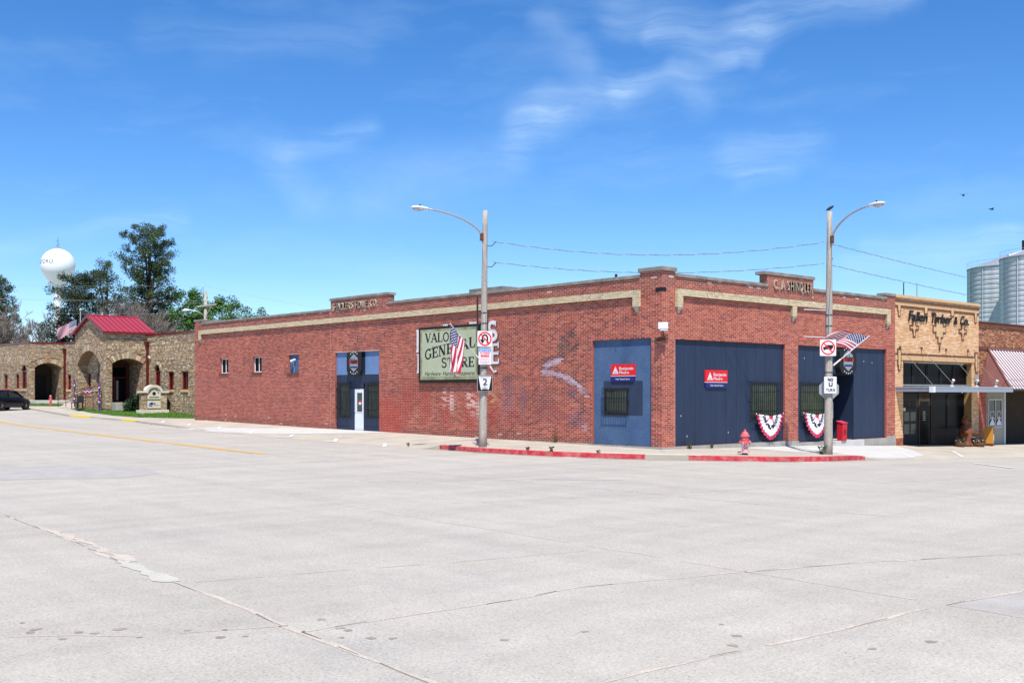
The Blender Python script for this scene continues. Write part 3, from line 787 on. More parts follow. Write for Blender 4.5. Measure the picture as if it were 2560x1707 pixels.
# lawns: soil sheet plus blades
def lawn(name, poly, nb, seed, bumpz=0):
    m_ = MB(); drape(m_, poly, .03, zf=sw_z, step=.8)
    rnd = random.Random(seed)
    xs_ = [p[0] for p in poly]; ys_ = [p[1] for p in poly]
    def ins(x, y):
        c = False; j = len(poly)-1
        for i in range(len(poly)):
            (xi, yi), (xj, yj) = poly[i], poly[j]
            if (yi > y) != (yj > y) and x < (xj-xi)*(y-yi)/(yj-yi)+xi: c = not c
            j = i
        return c
    k = 0
    while k < nb:
        x, y = rnd.uniform(min(xs_), max(xs_)), rnd.uniform(min(ys_), max(ys_))
        if not ins(x, y): continue
        z = sw_z(x, y)+.02; h = rnd.uniform(.04, .13); a = rnd.uniform(0, 6.28); w = .02
        dx, dy = math.cos(a)*w, math.sin(a)*w
        m_.face([(x-dx, y-dy, z), (x+dx, y+dy, z), (x+rnd.uniform(-.04, .04), y+rnd.uniform(-.04, .04), z+h)]); k += 1
    o = m_.build(name, None, 'grass', fix=False); o['kind'] = 'stuff'; o['label'] = 'short green lawn in front of the stone building'
lawn('lawn', [(-1.2, 55), (-1.9, 49.5), (-1.75, 45.5), (-1.35, 43.0), (.2, 41.0), (2.42, 39.2), (2.46, 50.3), (-.6, 50.35), (-.65, 55)], 9000, 1)
lawn('lawn', [(-.3, 76), (-.3, 67.2), (.9, 62.6), (-.3, 60.0), (-1.6, 63), (-1.9, 70), (-1.8, 76)], 5000, 2)

# ---------------------------------------------------------------- the red brick corner store
def lerp3(a, b, t): return tuple(a[i]+(b[i]-a[i])*t for i in range(3))
BR = [(.385, .090, .052), (.335, .074, .045), (.285, .060, .040), (.425, .112, .066), (.355, .093, .062), (.245, .052, .038), (.19, .047, .038)]
rb = random.Random(11)
def blot(y, z, cy, cz, ry, rz): return max(0, 1-math.sqrt(((y-cy)/ry)**2+((z-cz)/rz)**2))
def segd(y, z, a, b):
    L2 = (b[0]-a[0])**2+(b[1]-a[1])**2; t = max(0, min(1, ((y-a[0])*(b[0]-a[0])+(z-a[1])*(b[1]-a[1]))/L2))
    return math.hypot(y-a[0]-t*(b[0]-a[0]), z-a[1]-t*(b[1]-a[1]))
def poly_d(y, z, pts): return min(segd(y, z, a, b) for a, b in zip(pts, pts[1:]))
def mul(c, k): return tuple(min(1, v*k) for v in c)
def toneA(u, z):
    y = -u; c = rb.choice(BR); c = mul(c, rb.uniform(.86, 1.14))
    c = mul(c, 1+.10*math.sin(y*.9+z*1.7)*math.sin(y*.31+2))
    if z > 5.78: c = lerp3(c, (.20, .085, .07), rb.uniform(0, .7))
    if z > 6.0 and rb.random() < .03: c = (.46, .34, .30)
    if y > 23 and z < 3: c = lerp3(c, (.34, .082, .06), .35)
    if z < .30+walk_z(0, y): c = lerp3(c, (.17, .045, .035), rb.uniform(.1, .8))
    if z < .45+walk_z(0, y) and rb.random() < .02: c = (.44, .30, .26)
    # what is left of the old painted lettering and mural
    def paint(c, col_, k): return lerp3(c, col_, min(1, max(0, k*rb.uniform(.5, 1.35))))
    k = blot(y, z, 17.0, .75, 1.5, 1.3);  c = paint(c, (.36, .030, .018), k*2.6)
    k = blot(y, z, 15.2, 1.9, 1.4, 1.0);  c = paint(c, (.27, .035, .022), k*1.8)
    for (cy, w_) in ((15.6, .35), (14.1, .4), (12.6, .45), (10.9, .5), (9.4, .4)):
        k = max(0, 1-abs(y-cy)/w_)*max(0, 1-abs(z-1.35)/1.15); c = paint(c, (.33, .028, .018), k*2.2)
    for (cy, zc) in ((12.7, 1.75), (12.2, 1.55), (11.0, 1.7), (10.7, 1.45), (10.3, 1.3)):
        k = max(0, 1-abs(y-cy)/.22)*max(0, 1-abs(z-zc)/.65); c = paint(c, (.66, .48, .42), k*1.3 if rb.random() < .75 else 0)
    k = blot(y, z, 9.6, 1.75, .8, .7); c = paint(c, (.52, .30, .12), k*.9 if rb.random() < .5 else 0)
    for (cy, cz, ry, rz, cc, am) in ((8.4, 1.8, .55, 1.1, (.16, .055, .085), 1.2), (7.5, 1.6, .35, 1.0, (.15, .06, .10), 1.0), (6.2, 1.5, .9, 1.1, (.17, .045, .05), 1.1), (8.0, .9, .6, .5, (.25, .03, .02), 1.2), (8.4, 2.6, .8, .25, (.05, .035, .04), .8),
                                     (4.35, .95, .7, .5, (.16, .055, .09), 1.2), (4.6, 1.9, .5, .4, (.11, .05, .07), 1.2), (5.6, 1.2, 1.2, .6, (.26, .04, .035), 1), (3.9, .62, .22, .2, (.5, .36, .42), 1)):
        c = paint(c, cc, blot(y, z, cy, cz, ry, rz)*am)
    d = poly_d(y, z, [(6.15, 3.02), (5.7, 3.17), (5.3, 3.28)])                       # pale upper stroke
    if d < .13: c = paint(c, (.42, .42, .55), 1.0*(1-d/.2))
    d = poly_d(y, z, [(6.25, 2.78), (5.7, 2.78), (5.2, 2.66), (4.7, 2.48), (4.25, 2.25), (3.95, 2.0), (3.85, 1.85)])
    if d < .11: c = paint(c, (.42, .40, .52), 1.0*(1-d/.17))
    elif d < .24 and z > 2.2: c = paint(c, (.10, .05, .07), .5)
    d = poly_d(y, z, [(6.75, 3.05), (6.5, 3.2), (6.0, 3.35), (5.3, 3.45)])
    if d < .09: c = paint(c, (.09, .03, .03), .9)
    d = poly_d(y, z, [(5.2, 3.45), (5.3, 3.8), (5.1, 4.15), (4.75, 4.3), (4.45, 4.1), (4.35, 3.8)])
    if d < .12: c = paint(c, (.07, .035, .035), .8)
    d = poly_d(y, z, [(5.1, 3.75), (4.85, 3.95), (4.7, 3.7), (4.95, 3.6)]);
    if d < .12: c = paint(c, (.09, .045, .035), .7)
    d = poly_d(y, z, [(4.35, 3.8), (4.5, 3.4), (4.65, 3.1)])
    if d < .08: c = paint(c, (.05, .03, .025), .75)
    d = poly_d(y, z, [(3.95, 2.0), (4.0, 1.4), (4.2, 1.0), (4.5, .75)])
    if d < .09: c = paint(c, (.08, .03, .04), .7)
    return c
def toneB(u, z):
    c = rb.choice(BR[:6]); c = mul(c, rb.uniform(.88, 1.14))
    if z > 5.8: c = lerp3(c, (.19, .08, .065), rb.uniform(0, .85))
    if z > 5.95 and rb.random() < .05: c = (.52, .42, .38)
    if z > 6.3 and 6.4 < u < 9.8: c = lerp3(c, (.33, .10, .06), .5)
    return c
def tone_cream(u, z):
    return mul(rb.choice([(.60, .50, .31), (.64, .54, .35), (.56, .46, .28), (.62, .52, .36), (.52, .44, .30)]), rb.uniform(.9, 1.08))
store = thing('brick_store', 'long red brick corner store with cream brick band, navy boarded shopfront and lettered parapets', 'shop building', (0, 0, -.08))
bays = [(.52, 3.50, -.01, 3.98), (17.8, 21.7, .03, 4.01)]
wins = [(33.21, 34.25, 3.10, 3.99), (29.24, 30.27, 3.12, 4.0), (25.26, 26.34, 3.04, 4.02)]
topA = [(0, 1.06, 6.41), (1.06, 17.08, 6.21), (17.08, 22.11, 6.66), (22.11, 36.6, 6.14), (36.6, 37.6, 6.34)]
outl = [(-37.6, -.5), (0, -.5)]
for a, b, t in topA: outl += [(-a, t), (-b, t)]
m_ = MB()
wall_sheet(m_, A0, outl, [rect(-b, -a, c, d) for a, b, c, d in bays], 0, .14)
m_.build('wall', store, 'mortar', fix=False) if False else None
m_ = MB()
wall_sheet(m_, A0, outl, [rect(-b, -a, c, d) for a, b, c, d in bays+wins], 0, .16, rmi=1)
for a, b, t in topA: m_.fbox(A0, -b, -max(a, .006), 5.0, t, -.38, -.004)
m_.fbox(A0, -37.6, -37.59, -.5, 6.3, -16.5, -.01, mi=1)
m_.build('wall', store, ['mortar', 'brick_flat'], fix=False)
itemsA = []
H_, L_, J_ = .0775, .262, .018
for a, b, t in topA:
    itemsA += courses(A0, -b, -a, -.06 if t < 9 else 0, t, L_, H_, J_, toneA, holes=[(-q, -p, c, d) for p, q, c, d in bays+wins])
topB = [(0, .71, 6.41), (.71, 6.47, 6.23), (6.47, 9.76, 6.72), (9.76, 15.7, 6.24), (15.7, 16.5, 6.42)]
pB = [(.73, 7.70, 0.0, 3.97), (8.63, 15.72, -.09, 3.97)]
outl = [(0, -.7), (16.5, -.7)]
for a, b, t in reversed(topB): outl += [(b, t), (a, t)]
m_ = MB()
wall_sheet(m_, B0, outl, [rect(*p) for p in pB], 0, .14, rmi=1)
for a, b, t in topB: m_.fbox(B0, max(a, .385), b, 5.0, t, -.38, -.004)
m_.fbox(B0, 16.49, 16.5, -.7, 6.2, -37, -.01, mi=1)
m_.build('wall', store, ['mortar', 'brick_flat'], fix=False)
for a, b, t in topB:
    itemsA += courses(B0, a, b, -.02, t, L_, H_, J_, toneB, holes=pB, phase=.11)
# returns of the raised parapets that face the street
itemsA += courses(FBy(17.08), 0, .38, 6.21, 6.66, L_, H_, J_, toneA)
itemsA += courses(FA(6.47), -.38, 0, 6.35, 6.72, L_, H_, J_, toneB)
itemsA += courses(FA(15.70), -.38, 0, 6.35, 6.42, L_, H_, J_, toneB)
itemsA += courses(FBy(1.06), 0, .38, 6.21, 6.41, L_, H_, J_, toneA)
# cream band with drops
P_ = .115
def band(fr0, frp, u0, u1, z0, z1, drops):
    m_ = MB(); m_.fbox(fr0, u0, u1, z0, z1, .002, P_)
    for a, b, zb in drops: m_.fbox(fr0, a, b, zb, z0, .002, P_)
    m_.build('band_backing', store, 'cream_mortar', fix=False)
    it = courses(frp, u0, u1, z0, z1, .235, .0625, .009, tone_cream, proud=.006)
    for a, b, zb in drops: it += courses(frp, a, b, zb, z0, .16, .0625, .009, tone_cream, proud=.006)
    # ends
    return it
itemsA += band(A0, FA(-P_), -36.87, -1.03, 5.52, 5.77, [(-1.33, -1.03, 5.16), (-36.87, -36.57, 5.2)])
itemsA += band(B0, FBy(-P_), .73, 15.9, 5.54, 5.79, [(.73, 1.05, 5.12), (8.06, 8.38, 5.12), (15.58, 15.9, 5.12)])
itemsA += courses(FBy(1.03), -P_, 0, 5.16, 5.77, .16, .0625, .009, tone_cream, proud=.004)
itemsA += courses(FA(.73), 0, P_, 5.12, 5.79, .16, .0625, .009, tone_cream, proud=.004)
lay(itemsA, store, 'brick_single', 'brick_joined')
for fr, u, zb in ((A0, -1.18, 5.16), (A0, -36.72, 5.2), (B0, .89, 5.12), (B0, 8.22, 5.12), (B0, 15.74, 5.12)):
    m_ = MB()
    for k, (hw, d, h) in enumerate(((.12, .10, .06), (.095, .075, .06), (.07, .05, .06), (.035, .03, .05))):
        z1 = zb-sum((.06, .06, .06, .05)[:k]); m_.fbox(fr, u-hw, u+hw, z1-h, z1-.002, .002, d)
    m_.build('corbel', store, 'cream_stone')
# coping stones
def coping(fr, u0, u1, z, th=.12, over=.055, dep=.44, L=1.35, end=(0, 0)):
    n = max(1, round((u1-u0)/L)); st = (u1-u0)/n
    for i in range(n):
        m_ = MB(); a, b = u0+i*st, u0+(i+1)*st
        dz = rb.uniform(-.006, .008)
        m_.fbox(fr, a+(.004 if i else -end[0]), b-(.004 if i < n-1 else -end[1]), z+.002, z+th+dz, -dep, over+rb.uniform(-.006, .006))
        m_.build('coping_stone', store, 'coping_stone', fix=False, bevel=.008)
coping(A0, -17.08, -1.06, 6.21); coping(A0, -22.11, -17.08, 6.66, .125, end=(.06, .07)); coping(A0, -36.6, -22.11, 6.14); coping(A0, -37.6, -36.6, 6.34, .11, .05, 1.6, end=(.05, .05))
coping(B0, .71, 6.47, 6.23); coping(B0, 6.47, 9.76, 6.72, .13, end=(.22, .06)); coping(B0, 9.76, 15.7, 6.24); coping(B0, 15.7, 16.5, 6.42, .12, end=(.07, .0))
m_ = MB(); m_.prism(Fr((0, 0, 6.41), (1, 0, 0), (0, 0, 1)), [(0, 0)], 0, 0) if False else None
m_ = MB()      # the corner cap
for z0_, z1_, e in ((6.412, 6.56, .075),):
    pts = [(-e, -e), (.71+.05, -e), (.71+.05, .42), (.42, .42), (.42, 1.06+.05), (-e, 1.06+.05)]
    b = len(m_.v)
    for z in (z0_, z1_):
        for p in pts: m_.v.append((p[0], p[1], z))
    k = len(pts)
    for i in range(k): m_.f.append((b+i, b+(i+1) % k, b+k+(i+1) % k, b+k+i)); m_.m.append(0)
    for t in tessellate_polygon([[Vector((x, y, 0)) for x, y in pts]]):
        m_.f.append(tuple(b+k+i for i in t)); m_.m.append(0); m_.f.append(tuple(b+i for i in reversed(t))); m_.m.append(0)
m_.build('corner_cap', store, 'coping_stone', bevel=.01)
m_ = MB(); m_.face([(.3, .3, 5.5), (16.5, .3, 5.5), (16.5, 37.6, 5.5), (.3, 37.6, 5.5)]); m_.build('roof', store, 'asphalt', fix=False)
# little dark niche under the cap, at the corner
m_ = MB(); m_.fbox(A0, -.30, .018, 5.66, 5.80, .006, .017); m_.fbox(B0, -.018, .22, 5.66, 5.80, .006, .017); m_.build('corner_vent', store, 'black_paint')
# plinth
def ribbon_low(fr, a, b, z0, z1, w, m='concrete', name='plinth'):
    m_ = MB(); m_.fbox(fr, a, b, z0, z1, -.1, w); return m_.build(name, store, m, fix=False)
ribbon_low(B0, -.05, 8.63, -.8, -.003, .045); ribbon_low(B0, 8.632, 11.2, -.8, -.092, .045); ribbon_low(B0, 13.3, 15.72, -.8, -.092, .045); ribbon_low(B0, 15.722, 16.5, -.8, -.01, .045)
ribbon_low(A0, -3.5, .04, -.4, -.005, .045); ribbon_low(A0, -9, -3.5, -.4, .02, .012)

# lettering cast on the parapets: every letter its own piece
def raised(text, fr, u0, u1, z0, h, mtl, miss=()):
    m_ = MB(); put_text(m_, text, fr, u0, u1, z0, h, .008, depth=.065, gap=.2, bold=.008, each=('letter', store, mtl))
raised("SHINDLER'S  HDWE. CO.", A0, -21.85, -17.9, 6.17, .33, 'letter_stone')
raised('C. A SHINDLER', B0, 6.85, 9.6, 6.17, .37, 'letter_stone')

# --- highway side openings
def window_unit(parent, fr, u0, u1, z0, z1, w, frame, glass, mull=(), trans=(), fw=.06, name='window', thick=.04):
    m_ = MB()
    m_.fbox(fr, u0, u0+fw, z0, z1, w, w+thick); m_.fbox(fr, u1-fw, u1, z0, z1, w, w+thick)
    m_.fbox(fr, u0+fw, u1-fw, z0, z0+fw, w, w+thick); m_.fbox(fr, u0+fw, u1-fw, z1-fw, z1, w, w+thick)
    for mu in mull: m_.fbox(fr, mu-fw*.4, mu+fw*.4, z0+fw, z1-fw, w, w+thick*.9)
    for tz in trans: m_.fbox(fr, u0+fw, u1-fw, tz-fw*.4, tz+fw*.4, w, w+thick*.8)
    o = m_.build(name, parent, frame)
    us = [u0+fw]+list(mull)+[u1-fw]
    for a, b in zip(us, us[1:]):
        p = MB(); p.face([fr(a, z0+fw, w+.006), fr(b, z0+fw, w+.006), fr(b, z1-fw, w+.006), fr(a, z1-fw, w+.006)]); p.build('pane', o, glass, fix=False)
    return o
for k, (a, b, c, d) in enumerate(wins[:2]):
    window_unit(store, A0, -b, -a, c, d, -.15, 'white_paint', 'dark_glass', mull=(-(a+b)/2,), fw=.055)
m_ = MB(); m_.fbox(A0, -26.34, -25.26, 3.04, 4.02, -.16, -.10); m_.build('blocked_window', store, 'blue_stucco')
for a, b, c, d in wins:
    m_ = MB(); m_.fbox(A0, -b-.07, -a+.04, c-.11, c-.002, .0, .055); m_.build('sill', store, 'brown_brick')
# doorway bay
def yb(y0, y1, z0, z1, w0, w1, name, m, parent=store, **k):
    m_ = MB(); m_.fbox(A0, -y1, -y0, z0, z1, w0, w1); return m_.build(name, parent, m, **k)
yb(17.8, 19.12, 2.87, 4.01, -.14, -.09, 'transom_panel', 'pale_blue'); yb(20.38, 21.7, 2.87, 4.01, -.14, -.09, 'transom_panel', 'pale_blue'); yb(19.12, 20.38, 2.2, 4.01, -.14, -.10, 'transom_panel', 'navy_board')
def boards(fr, u0, u1, z0, z1, w, wid, holes=(), m='navy_board', zdrop=0):
    n = max(1, round((u1-u0)/wid)); st = (u1-u0)/n
    for i in range(n):
        a, b = u0+i*st+.006, u0+(i+1)*st-.006
        segs = [(z0, z1)]
        for (p, q, c, d) in holes:
            if a < q-.02 and b > p+.02:
                if a < p: 
                    m_ = MB(); m_.fbox(fr, a, p, c, d, -.13, w); m_.build('board', store, m, fix=False)
                if b > q:
                    m_ = MB(); m_.fbox(fr, q, b, c, d, -.13, w); m_.build('board', store, m, fix=False)
                segs = [(s0, s1) for s0, s1 in ((z0, c), (d, z1)) if s1 > s0]
        for s0, s1 in segs:
            m_ = MB(); m_.fbox(fr, a, b, s0, s1, -.13, w+rb.uniform(-.002, .003)); m_.build('board', store, m, fix=False)
def back(fr, u0, u1, z0, z1, w=-.15, m='black_paint'):
    m_ = MB(); m_.face([fr(u0, z0, w), fr(u1, z0, w), fr(u1, z1, w), fr(u0, z1, w)]); m_.build('bay_backing', store, m, fix=False)
back(A0, -21.7, -17.8, -.1, 4.01); back(A0, -3.5, -.52, -.1, 3.98)
boards(A0, -21.7, -20.05, .03, 2.87, -.10, .33, holes=[(-21.45, -20.45, .75, 2.42)]); boards(A0, -19.28, -17.8, .03, 2.87, -.10, .33, holes=[(-18.97, -17.92, .78, 2.42)])
boards(A0, -20.05, -19.28, 2.17, 2.87, -.10, .33)
window_unit(store, A0, -21.45, -20.45, .75, 2.42, -.13, 'black_iron', 'shade_glass'); window_unit(store, A0, -18.97, -17.92, .78, 2.42, -.13, 'black_iron', 'shade_glass')
m_ = MB(); m_.fbox(A0, -20.05, -19.28, .04, 2.15, -.13, -.10)
door = m_.build('door', store, 'white_paint')
m_ = MB(); m_.fbox(A0, -19.87, -19.33, .98, 2.02, -.10, -.086); m_.build('door_glazing_frame', door, 'white_paint', bevel=.006)
m_ = MB(); m_.face([A0(-19.82, 1.03, -.083), A0(-19.38, 1.03, -.083), A0(-19.38, 1.97, -.083), A0(-19.82, 1.97, -.083)]); m_.build('pane', door, 'shade_glass', fix=False)
m_ = MB(); m_.fbox(A0, -19.68, -19.45, 1.38, 1.58, -.082, -.078); m_.build('notice', door, 'paper')
m_ = MB(); m_.fbox(A0, -19.68, -19.45, 1.50, 1.58, -.077, -.075); m_.build('notice', door, 'sign_red')
m_ = MB(); m_.tube([A0(-19.98, 1.05, -.1), A0(-19.98, 1.05, -.03)], .025, 8); m_.build('handle', door, 'galvanised')
def grille(fr, u0, u1, z0, z1, w, step=.105, spikes=0, ret=.12, rails=3):
    m_ = MB(); r = .011
    for i in range(rails):
        z = z0+(z1-z0)*(i/(rails-1)); m_.fbox(fr, u0, u1, z-r, z+r, w-.008, w+.008)
    for u in (u0, u1):
        for i in range(rails):
            z = z0+(z1-z0)*(i/(rails-1)); m_.fbox(fr, u-.008, u+.008, z-r, z+r, w-ret, w)
    g_ = m_.build('security_grille', store, 'black_iron')
    n = int((u1-u0)/step); proto = None
    for i in range(n+1):
        u = u0+(u1-u0)*i/n
        if proto is None:
            b_ = MB(); b_.fbox(fr, u-.009, u+.009, z0-spikes, z1+.02, w-.009, w+.009); proto = b_.build('bar', g_, 'black_iron'); base = u
        else:
            o = proto.copy(); col.objects.link(o); o.parent = g_; o.location = fr.r*(u-base)
    return g_
grille(A0, -21.56, -20.38, .68, 2.48, .04, ret=.13); grille(A0, -19.04, -17.86, .70, 2.48, .04, ret=.13)
# blue stucco bay
yb(.52, 3.50, -.01, 3.98, -.14, -.09, 'stucco_panel', 'blue_stucco')
yb(1.01, 2.99, 1.14, 2.42, -.09, -.083, 'painted_patch', 'navy_patch')
window_unit(store, A0, -2.90, -1.72, 1.18, 2.12, -.083, 'black_iron', 'shade_glass', fw=.04, thick=.03)
grille(A0, -2.94, -1.68, 1.14, 2.14, .05, step=.118, spikes=.10, ret=.13)

# --- front openings
back(B0, .73, 7.7, -.05, 3.97); back(B0, 8.63, 11.27, -.12, 3.97); back(B0, 13.07, 15.72, -.12, 3.97); back(B0, 11.27, 13.07, 2.75, 3.97)
boards(B0, .73, 7.70, 0, 3.97, -.09, .66, holes=[(5.47, 7.31, .95, 2.37)])
boards(B0, 8.63, 11.27, -.09, 3.97, -.09, .66, holes=[(8.94, 10.72, .95, 2.36)])
boards(B0, 11.27, 13.07, 2.78, 3.97, -.09, .6); boards(B0, 13.07, 15.72, -.09, 3.97, -.09, .66)
window_unit(store, B0, 5.47, 7.31, .95, 2.37, -.13, 'black_iron', 'shade_glass'); window_unit(store, B0, 8.94, 10.72, .95, 2.36, -.13, 'black_iron', 'shade_glass')
grille(B0, 5.36, 7.42, .84, 2.40, .06, step=.13, ret=.15); grille(B0, 8.84, 10.82, .84, 2.39, .06, step=.13, ret=.15)
for u, z in ((6.0, 1.62), (6.6, 1.58)):
    pass
for a, b in ((5.5, 7.28), (8.97, 10.69)):
    m_ = MB()     # curtain seen behind the bars
    n_ = 26
    for i in range(n_):
        u = a+(b-a)*i/n_; u2 = a+(b-a)*(i+1)/n_; zt_ = 1.95+.12*math.sin(i*1.1)+.08*math.sin(i*.37)
        m_.face([B0(u, .98, -.118), B0(u2, .98, -.118), B0(u2, zt_, -.118), B0(u, zt_, -.118)], i % 2)
    m_.build('curtain', store, ['shade_glass', 'weed'], fix=False)
# entrance recess
m_ = MB(); D_ = 1.4
fr = B0
m_.face([fr(11.27, -.09, 0), fr(11.27, 2.78, 0), fr(11.27, 2.78, -D_), fr(11.27, -.09, -D_)])
m_.face([fr(11.27, 2.78, 0), fr(13.07, 2.78, 0), fr(13.07, 2.78, -D_), fr(11.27, 2.78, -D_)])
m_.build('recess_lining', store, 'black_paint', fix=False)
m_ = MB()
m_.fbox(B0, 13.07, 13.10, -.09, 2.78, -D_, -.09); m_.build('recess_side', store, 'navy_board', fix=False)
m_ = MB(); m_.fbox(B0, 11.27, 13.07, -.10, 2.78, -D_-.05, -D_); m_.build('recess_back', store, 'black_paint', fix=False)
m_ = MB(); m_.fbox(B0, 11.6, 12.75, -.08, 2.1, -D_, -D_+.05); d2 = m_.build('door', store, 'black_iron')
m_ = MB(); m_.face([B0(11.7, .1, -D_+.053), B0(12.65, .1, -D_+.053), B0(12.65, 2.0, -D_+.053), B0(11.7, 2.0, -D_+.053)]); m_.build('pane', d2, 'dark_glass', fix=False)
m_ = MB(); m_.fbox(B0, 11.0, 13.3, -.7, -.09, -1.4, .30); m_.build('door_step', store, 'white_concrete', bevel=.01)
# small fixings, brackets and stains
for fr, u, z, h in ((A0, -19.6, 4.75, .45), (B0, 2.2, 4.05, .16), (A0, -2.2, 4.05, .16), (A0, -17.2, 5.55, .12)):
    m_ = MB(); m_.tube([fr(u, z, .0), fr(u+.02, z+.03, .07), fr(u+.03, z-.1, .05)], .012, 6); m_.build('hook', store, 'rust')
for x, y in ((.1, 2.35), (16.0, .2)):
    m_ = MB(); m_.box(x, x+.07, y, y+.07, 6.3, 6.47); m_.build('bolt_stub', store, 'black_iron')
m_ = MB(); m_.box(3.0, 6.0, 12.2, 14.6, 5.5, 6.92); m_.build('roof_hatch', store, 'coping_stone')
for u, z in ((1.15, 1.1), (1.5, .34), (4.0, .42), (6.1, -.0), (9.2, 3.4), (14.6, 3.3), (13.9, 3.35)):
    m_ = MB(); m_.prism(B0, [(u, z), (u+.016, z-.02), (u+.028, z+.03), (u+.012, z+.06)], -.086, -.082); m_.build('paint_chip', store, 'white_paint')
# cracks in the parapet
m_ = MB()
for pts in ([(-3.6, 6.2), (-3.9, 6.0), (-4.05, 5.8), (-4.3, 5.5)], [(-9.3, 6.2), (-9.6, 6.05), (-9.9, 5.8)], [(-19.62, 5.5), (-19.66, 5.2), (-19.6, 4.8), (-19.75, 4.4), (-19.74, 4.05)]):
    for a, b in zip(pts, pts[1:]): m_.face([A0(a[0]-.012, a[1], .0125), A0(a[0]+.012, a[1], .0125), A0(b[0]+.01, b[1], .0125), A0(b[0]-.01, b[1], .0125)])
for pts in ([(2.9, 6.2), (3.15, 6.05), (3.3, 5.9), (3.5, 5.8)],):
    for a, b in zip(pts, pts[1:]): m_.face([B0(a[0]-.014, a[1], .0125), B0(a[0]+.014, a[1], .0125), B0(b[0]+.012, b[1], .0125), B0(b[0]-.012, b[1], .0125)])
m_.build('wall_crack', store, 'crack_dark', fix=False)

# remains of the painted letters beside the big sign
def painted(fr, strokes, du, dz):
    for k, (mtl, ox, oz, w) in enumerate((('painted_dark', .07, -.05, .0135), ('painted_white', 0, 0, .0150))):
        m_ = MB()
        for j, (pts, th) in enumerate(strokes): ribbon(m_, fr, pts, th*1.25, lambda a, b: (du+a+ox, dz+b+oz), w+.0003*j, 0)
        m_.build('painted_letter', store, mtl, fix=False)
painted(A0, [([(0, 0), (0, .95)], .13), ([(-.13, .95), (.13, .95)], .08), ([(-.13, .0), (.13, .0)], .08), ([(0, .45), (.32, .45)], .10)], -14.68, 3.88)
painted(A0, [([(0, 0), (0, .80)], .13), ([(-.13, .80), (.13, .80)], .08), ([(-.13, .0), (.13, .0)], .08), ([(0, .36), (.32, .36)], .10)], -14.62, 2.92)
painted(A0, [(arcp(.3, .56, .22, .2, 40, 270, 10)+arcp(.3, .2, .25, .18, 90, -140, 10), .14), ([(.5, .80), (.5, .58)], .06), ([(.08, .0), (.08, .22)], .06)], -9.70, 4.22)
painted(A0, [([(0, 0), (0, .85)], .14), ([(-.1, .80), (.42, .80)], .09), ([(0, .43), (.40, .43)], .09), ([(-.1, .03), (.42, .03)], .09), ([(.40, .66), (.40, .9)], .06), ([(.38, .36), (.38, .52)], .06), ([(.42, .0), (.42, .2)], .06)], -9.42, 3.22)
painted(A0, [([(0, 0), (.35, 0)], .10)], -12.8, 4.98); painted(A0, [([(0, 0), (.55, .0)], .10)], -10.95, 5.0)
painted(A0, [([(0, .25), (.25, .0), (.42, .05)], .08)], -9.55, 2.86)

# ---------------------------------------------------------------- signs on the store
def sign_panel(name, label, fr, u0, u1, z0, z1, w0, w1, m, cat='sign', group=None):
    t = thing(name, label, cat, tuple(fr((u0+u1)/2, z0, w0)), group)
    m_ = MB(); m_.fbox(fr, u0, u1, z0, z1, w0, w1); m_.build('board', t, m, bevel=.004)
    return t
vs = thing('store_sign', 'big pale green sign reading VALOR GENERAL STORE on the brick side wall', 'sign', (-.02, 12.3, 2.42))
m_ = MB(); m_.fbox(A0, -14.44, -10.15, 2.42, 4.95, .02, .14); m_.build('sign_box', vs, 'black_letter')
M('sign_green', (.44, .48, .33), .6, var=.05, vscale=1.2, c2=(.38, .42, .26), c2amt=.6, c2scale=.9)
M('sign_edge', (.22, .20, .10), .6, c2=(.38, .39, .24), c2amt=.9, c2scale=2.5)
m_ = MB(); m_.fbox(A0, -14.30, -10.24, 2.56, 4.84, .14, .148); m_.build('sign_face', vs, 'sign_edge')
m_ = MB(); m_.fbox(A0, -14.16, -10.36, 2.70, 4.72, .148, .151); m_.build('sign_face', vs, 'sign_green')
w_ = .1535
m_ = MB(); serif_text(m_, 'VALOR', A0, -13.95, -11.72, 4.25, .42, w_); m_.build('lettering', vs, 'black_letter', fix=False)
m_ = MB(); serif_text(m_, 'GENERAL', A0, -13.98, -10.36, 3.45, .47, w_, rise=.14); m_.build('lettering', vs, 'black_letter', fix=False)
m_ = MB(); serif_text(m_, 'STORE', A0, -12.75, -10.42, 3.10, .43, w_); m_.build('lettering', vs, 'black_letter', fix=False)
m_ = MB()
put_text(m_, 'Hardware', A0, -13.95, -12.82, 2.74, .19, w_, shear=.2, bold=.004); put_text(m_, 'Hunting', A0, -12.62, -11.72, 2.74, .19, w_, shear=.2, bold=.004); put_text(m_, 'Housewares', A0, -11.5, -10.42, 2.74, .19, w_, shear=.2, bold=.004)
for u in (-12.72, -11.61): m_.lathe([(0, 0)], (0, 0, 0)) if False else m_.face([A0(u+.025*math.cos(a), 2.82+.025*math.sin(a), w_) for a in [i*math.pi/4 for i in range(8)]])
for (x, z, s, fl) in ((-13.55, 3.98, 1, 1), (-11.05, 3.22, 1, -1)):
    pts = [(x+fl*(.0), z), (x+fl*.15, z-.06), (x+fl*.3, z-.02), (x+fl*.6, z+.08), (x+fl*.9, z+.12)]; ribbon(m_, A0, pts, .022, lambda a, b: (a, b), w_, 0)
    ribbon(m_, A0, arcp(x+fl*.22, z+.03, .09, .06, 0, 320, 14), .018, lambda a, b: (a, b), w_+.0003, 0)
    ribbon(m_, A0, [(x+fl*.38, z+.02), (x+fl*.46, z+.12), (x+fl*.52, z+.07)], .015, lambda a, b: (a, b), w_+.0006, 0)
m_.build('lettering', vs, 'black_letter', fix=False)

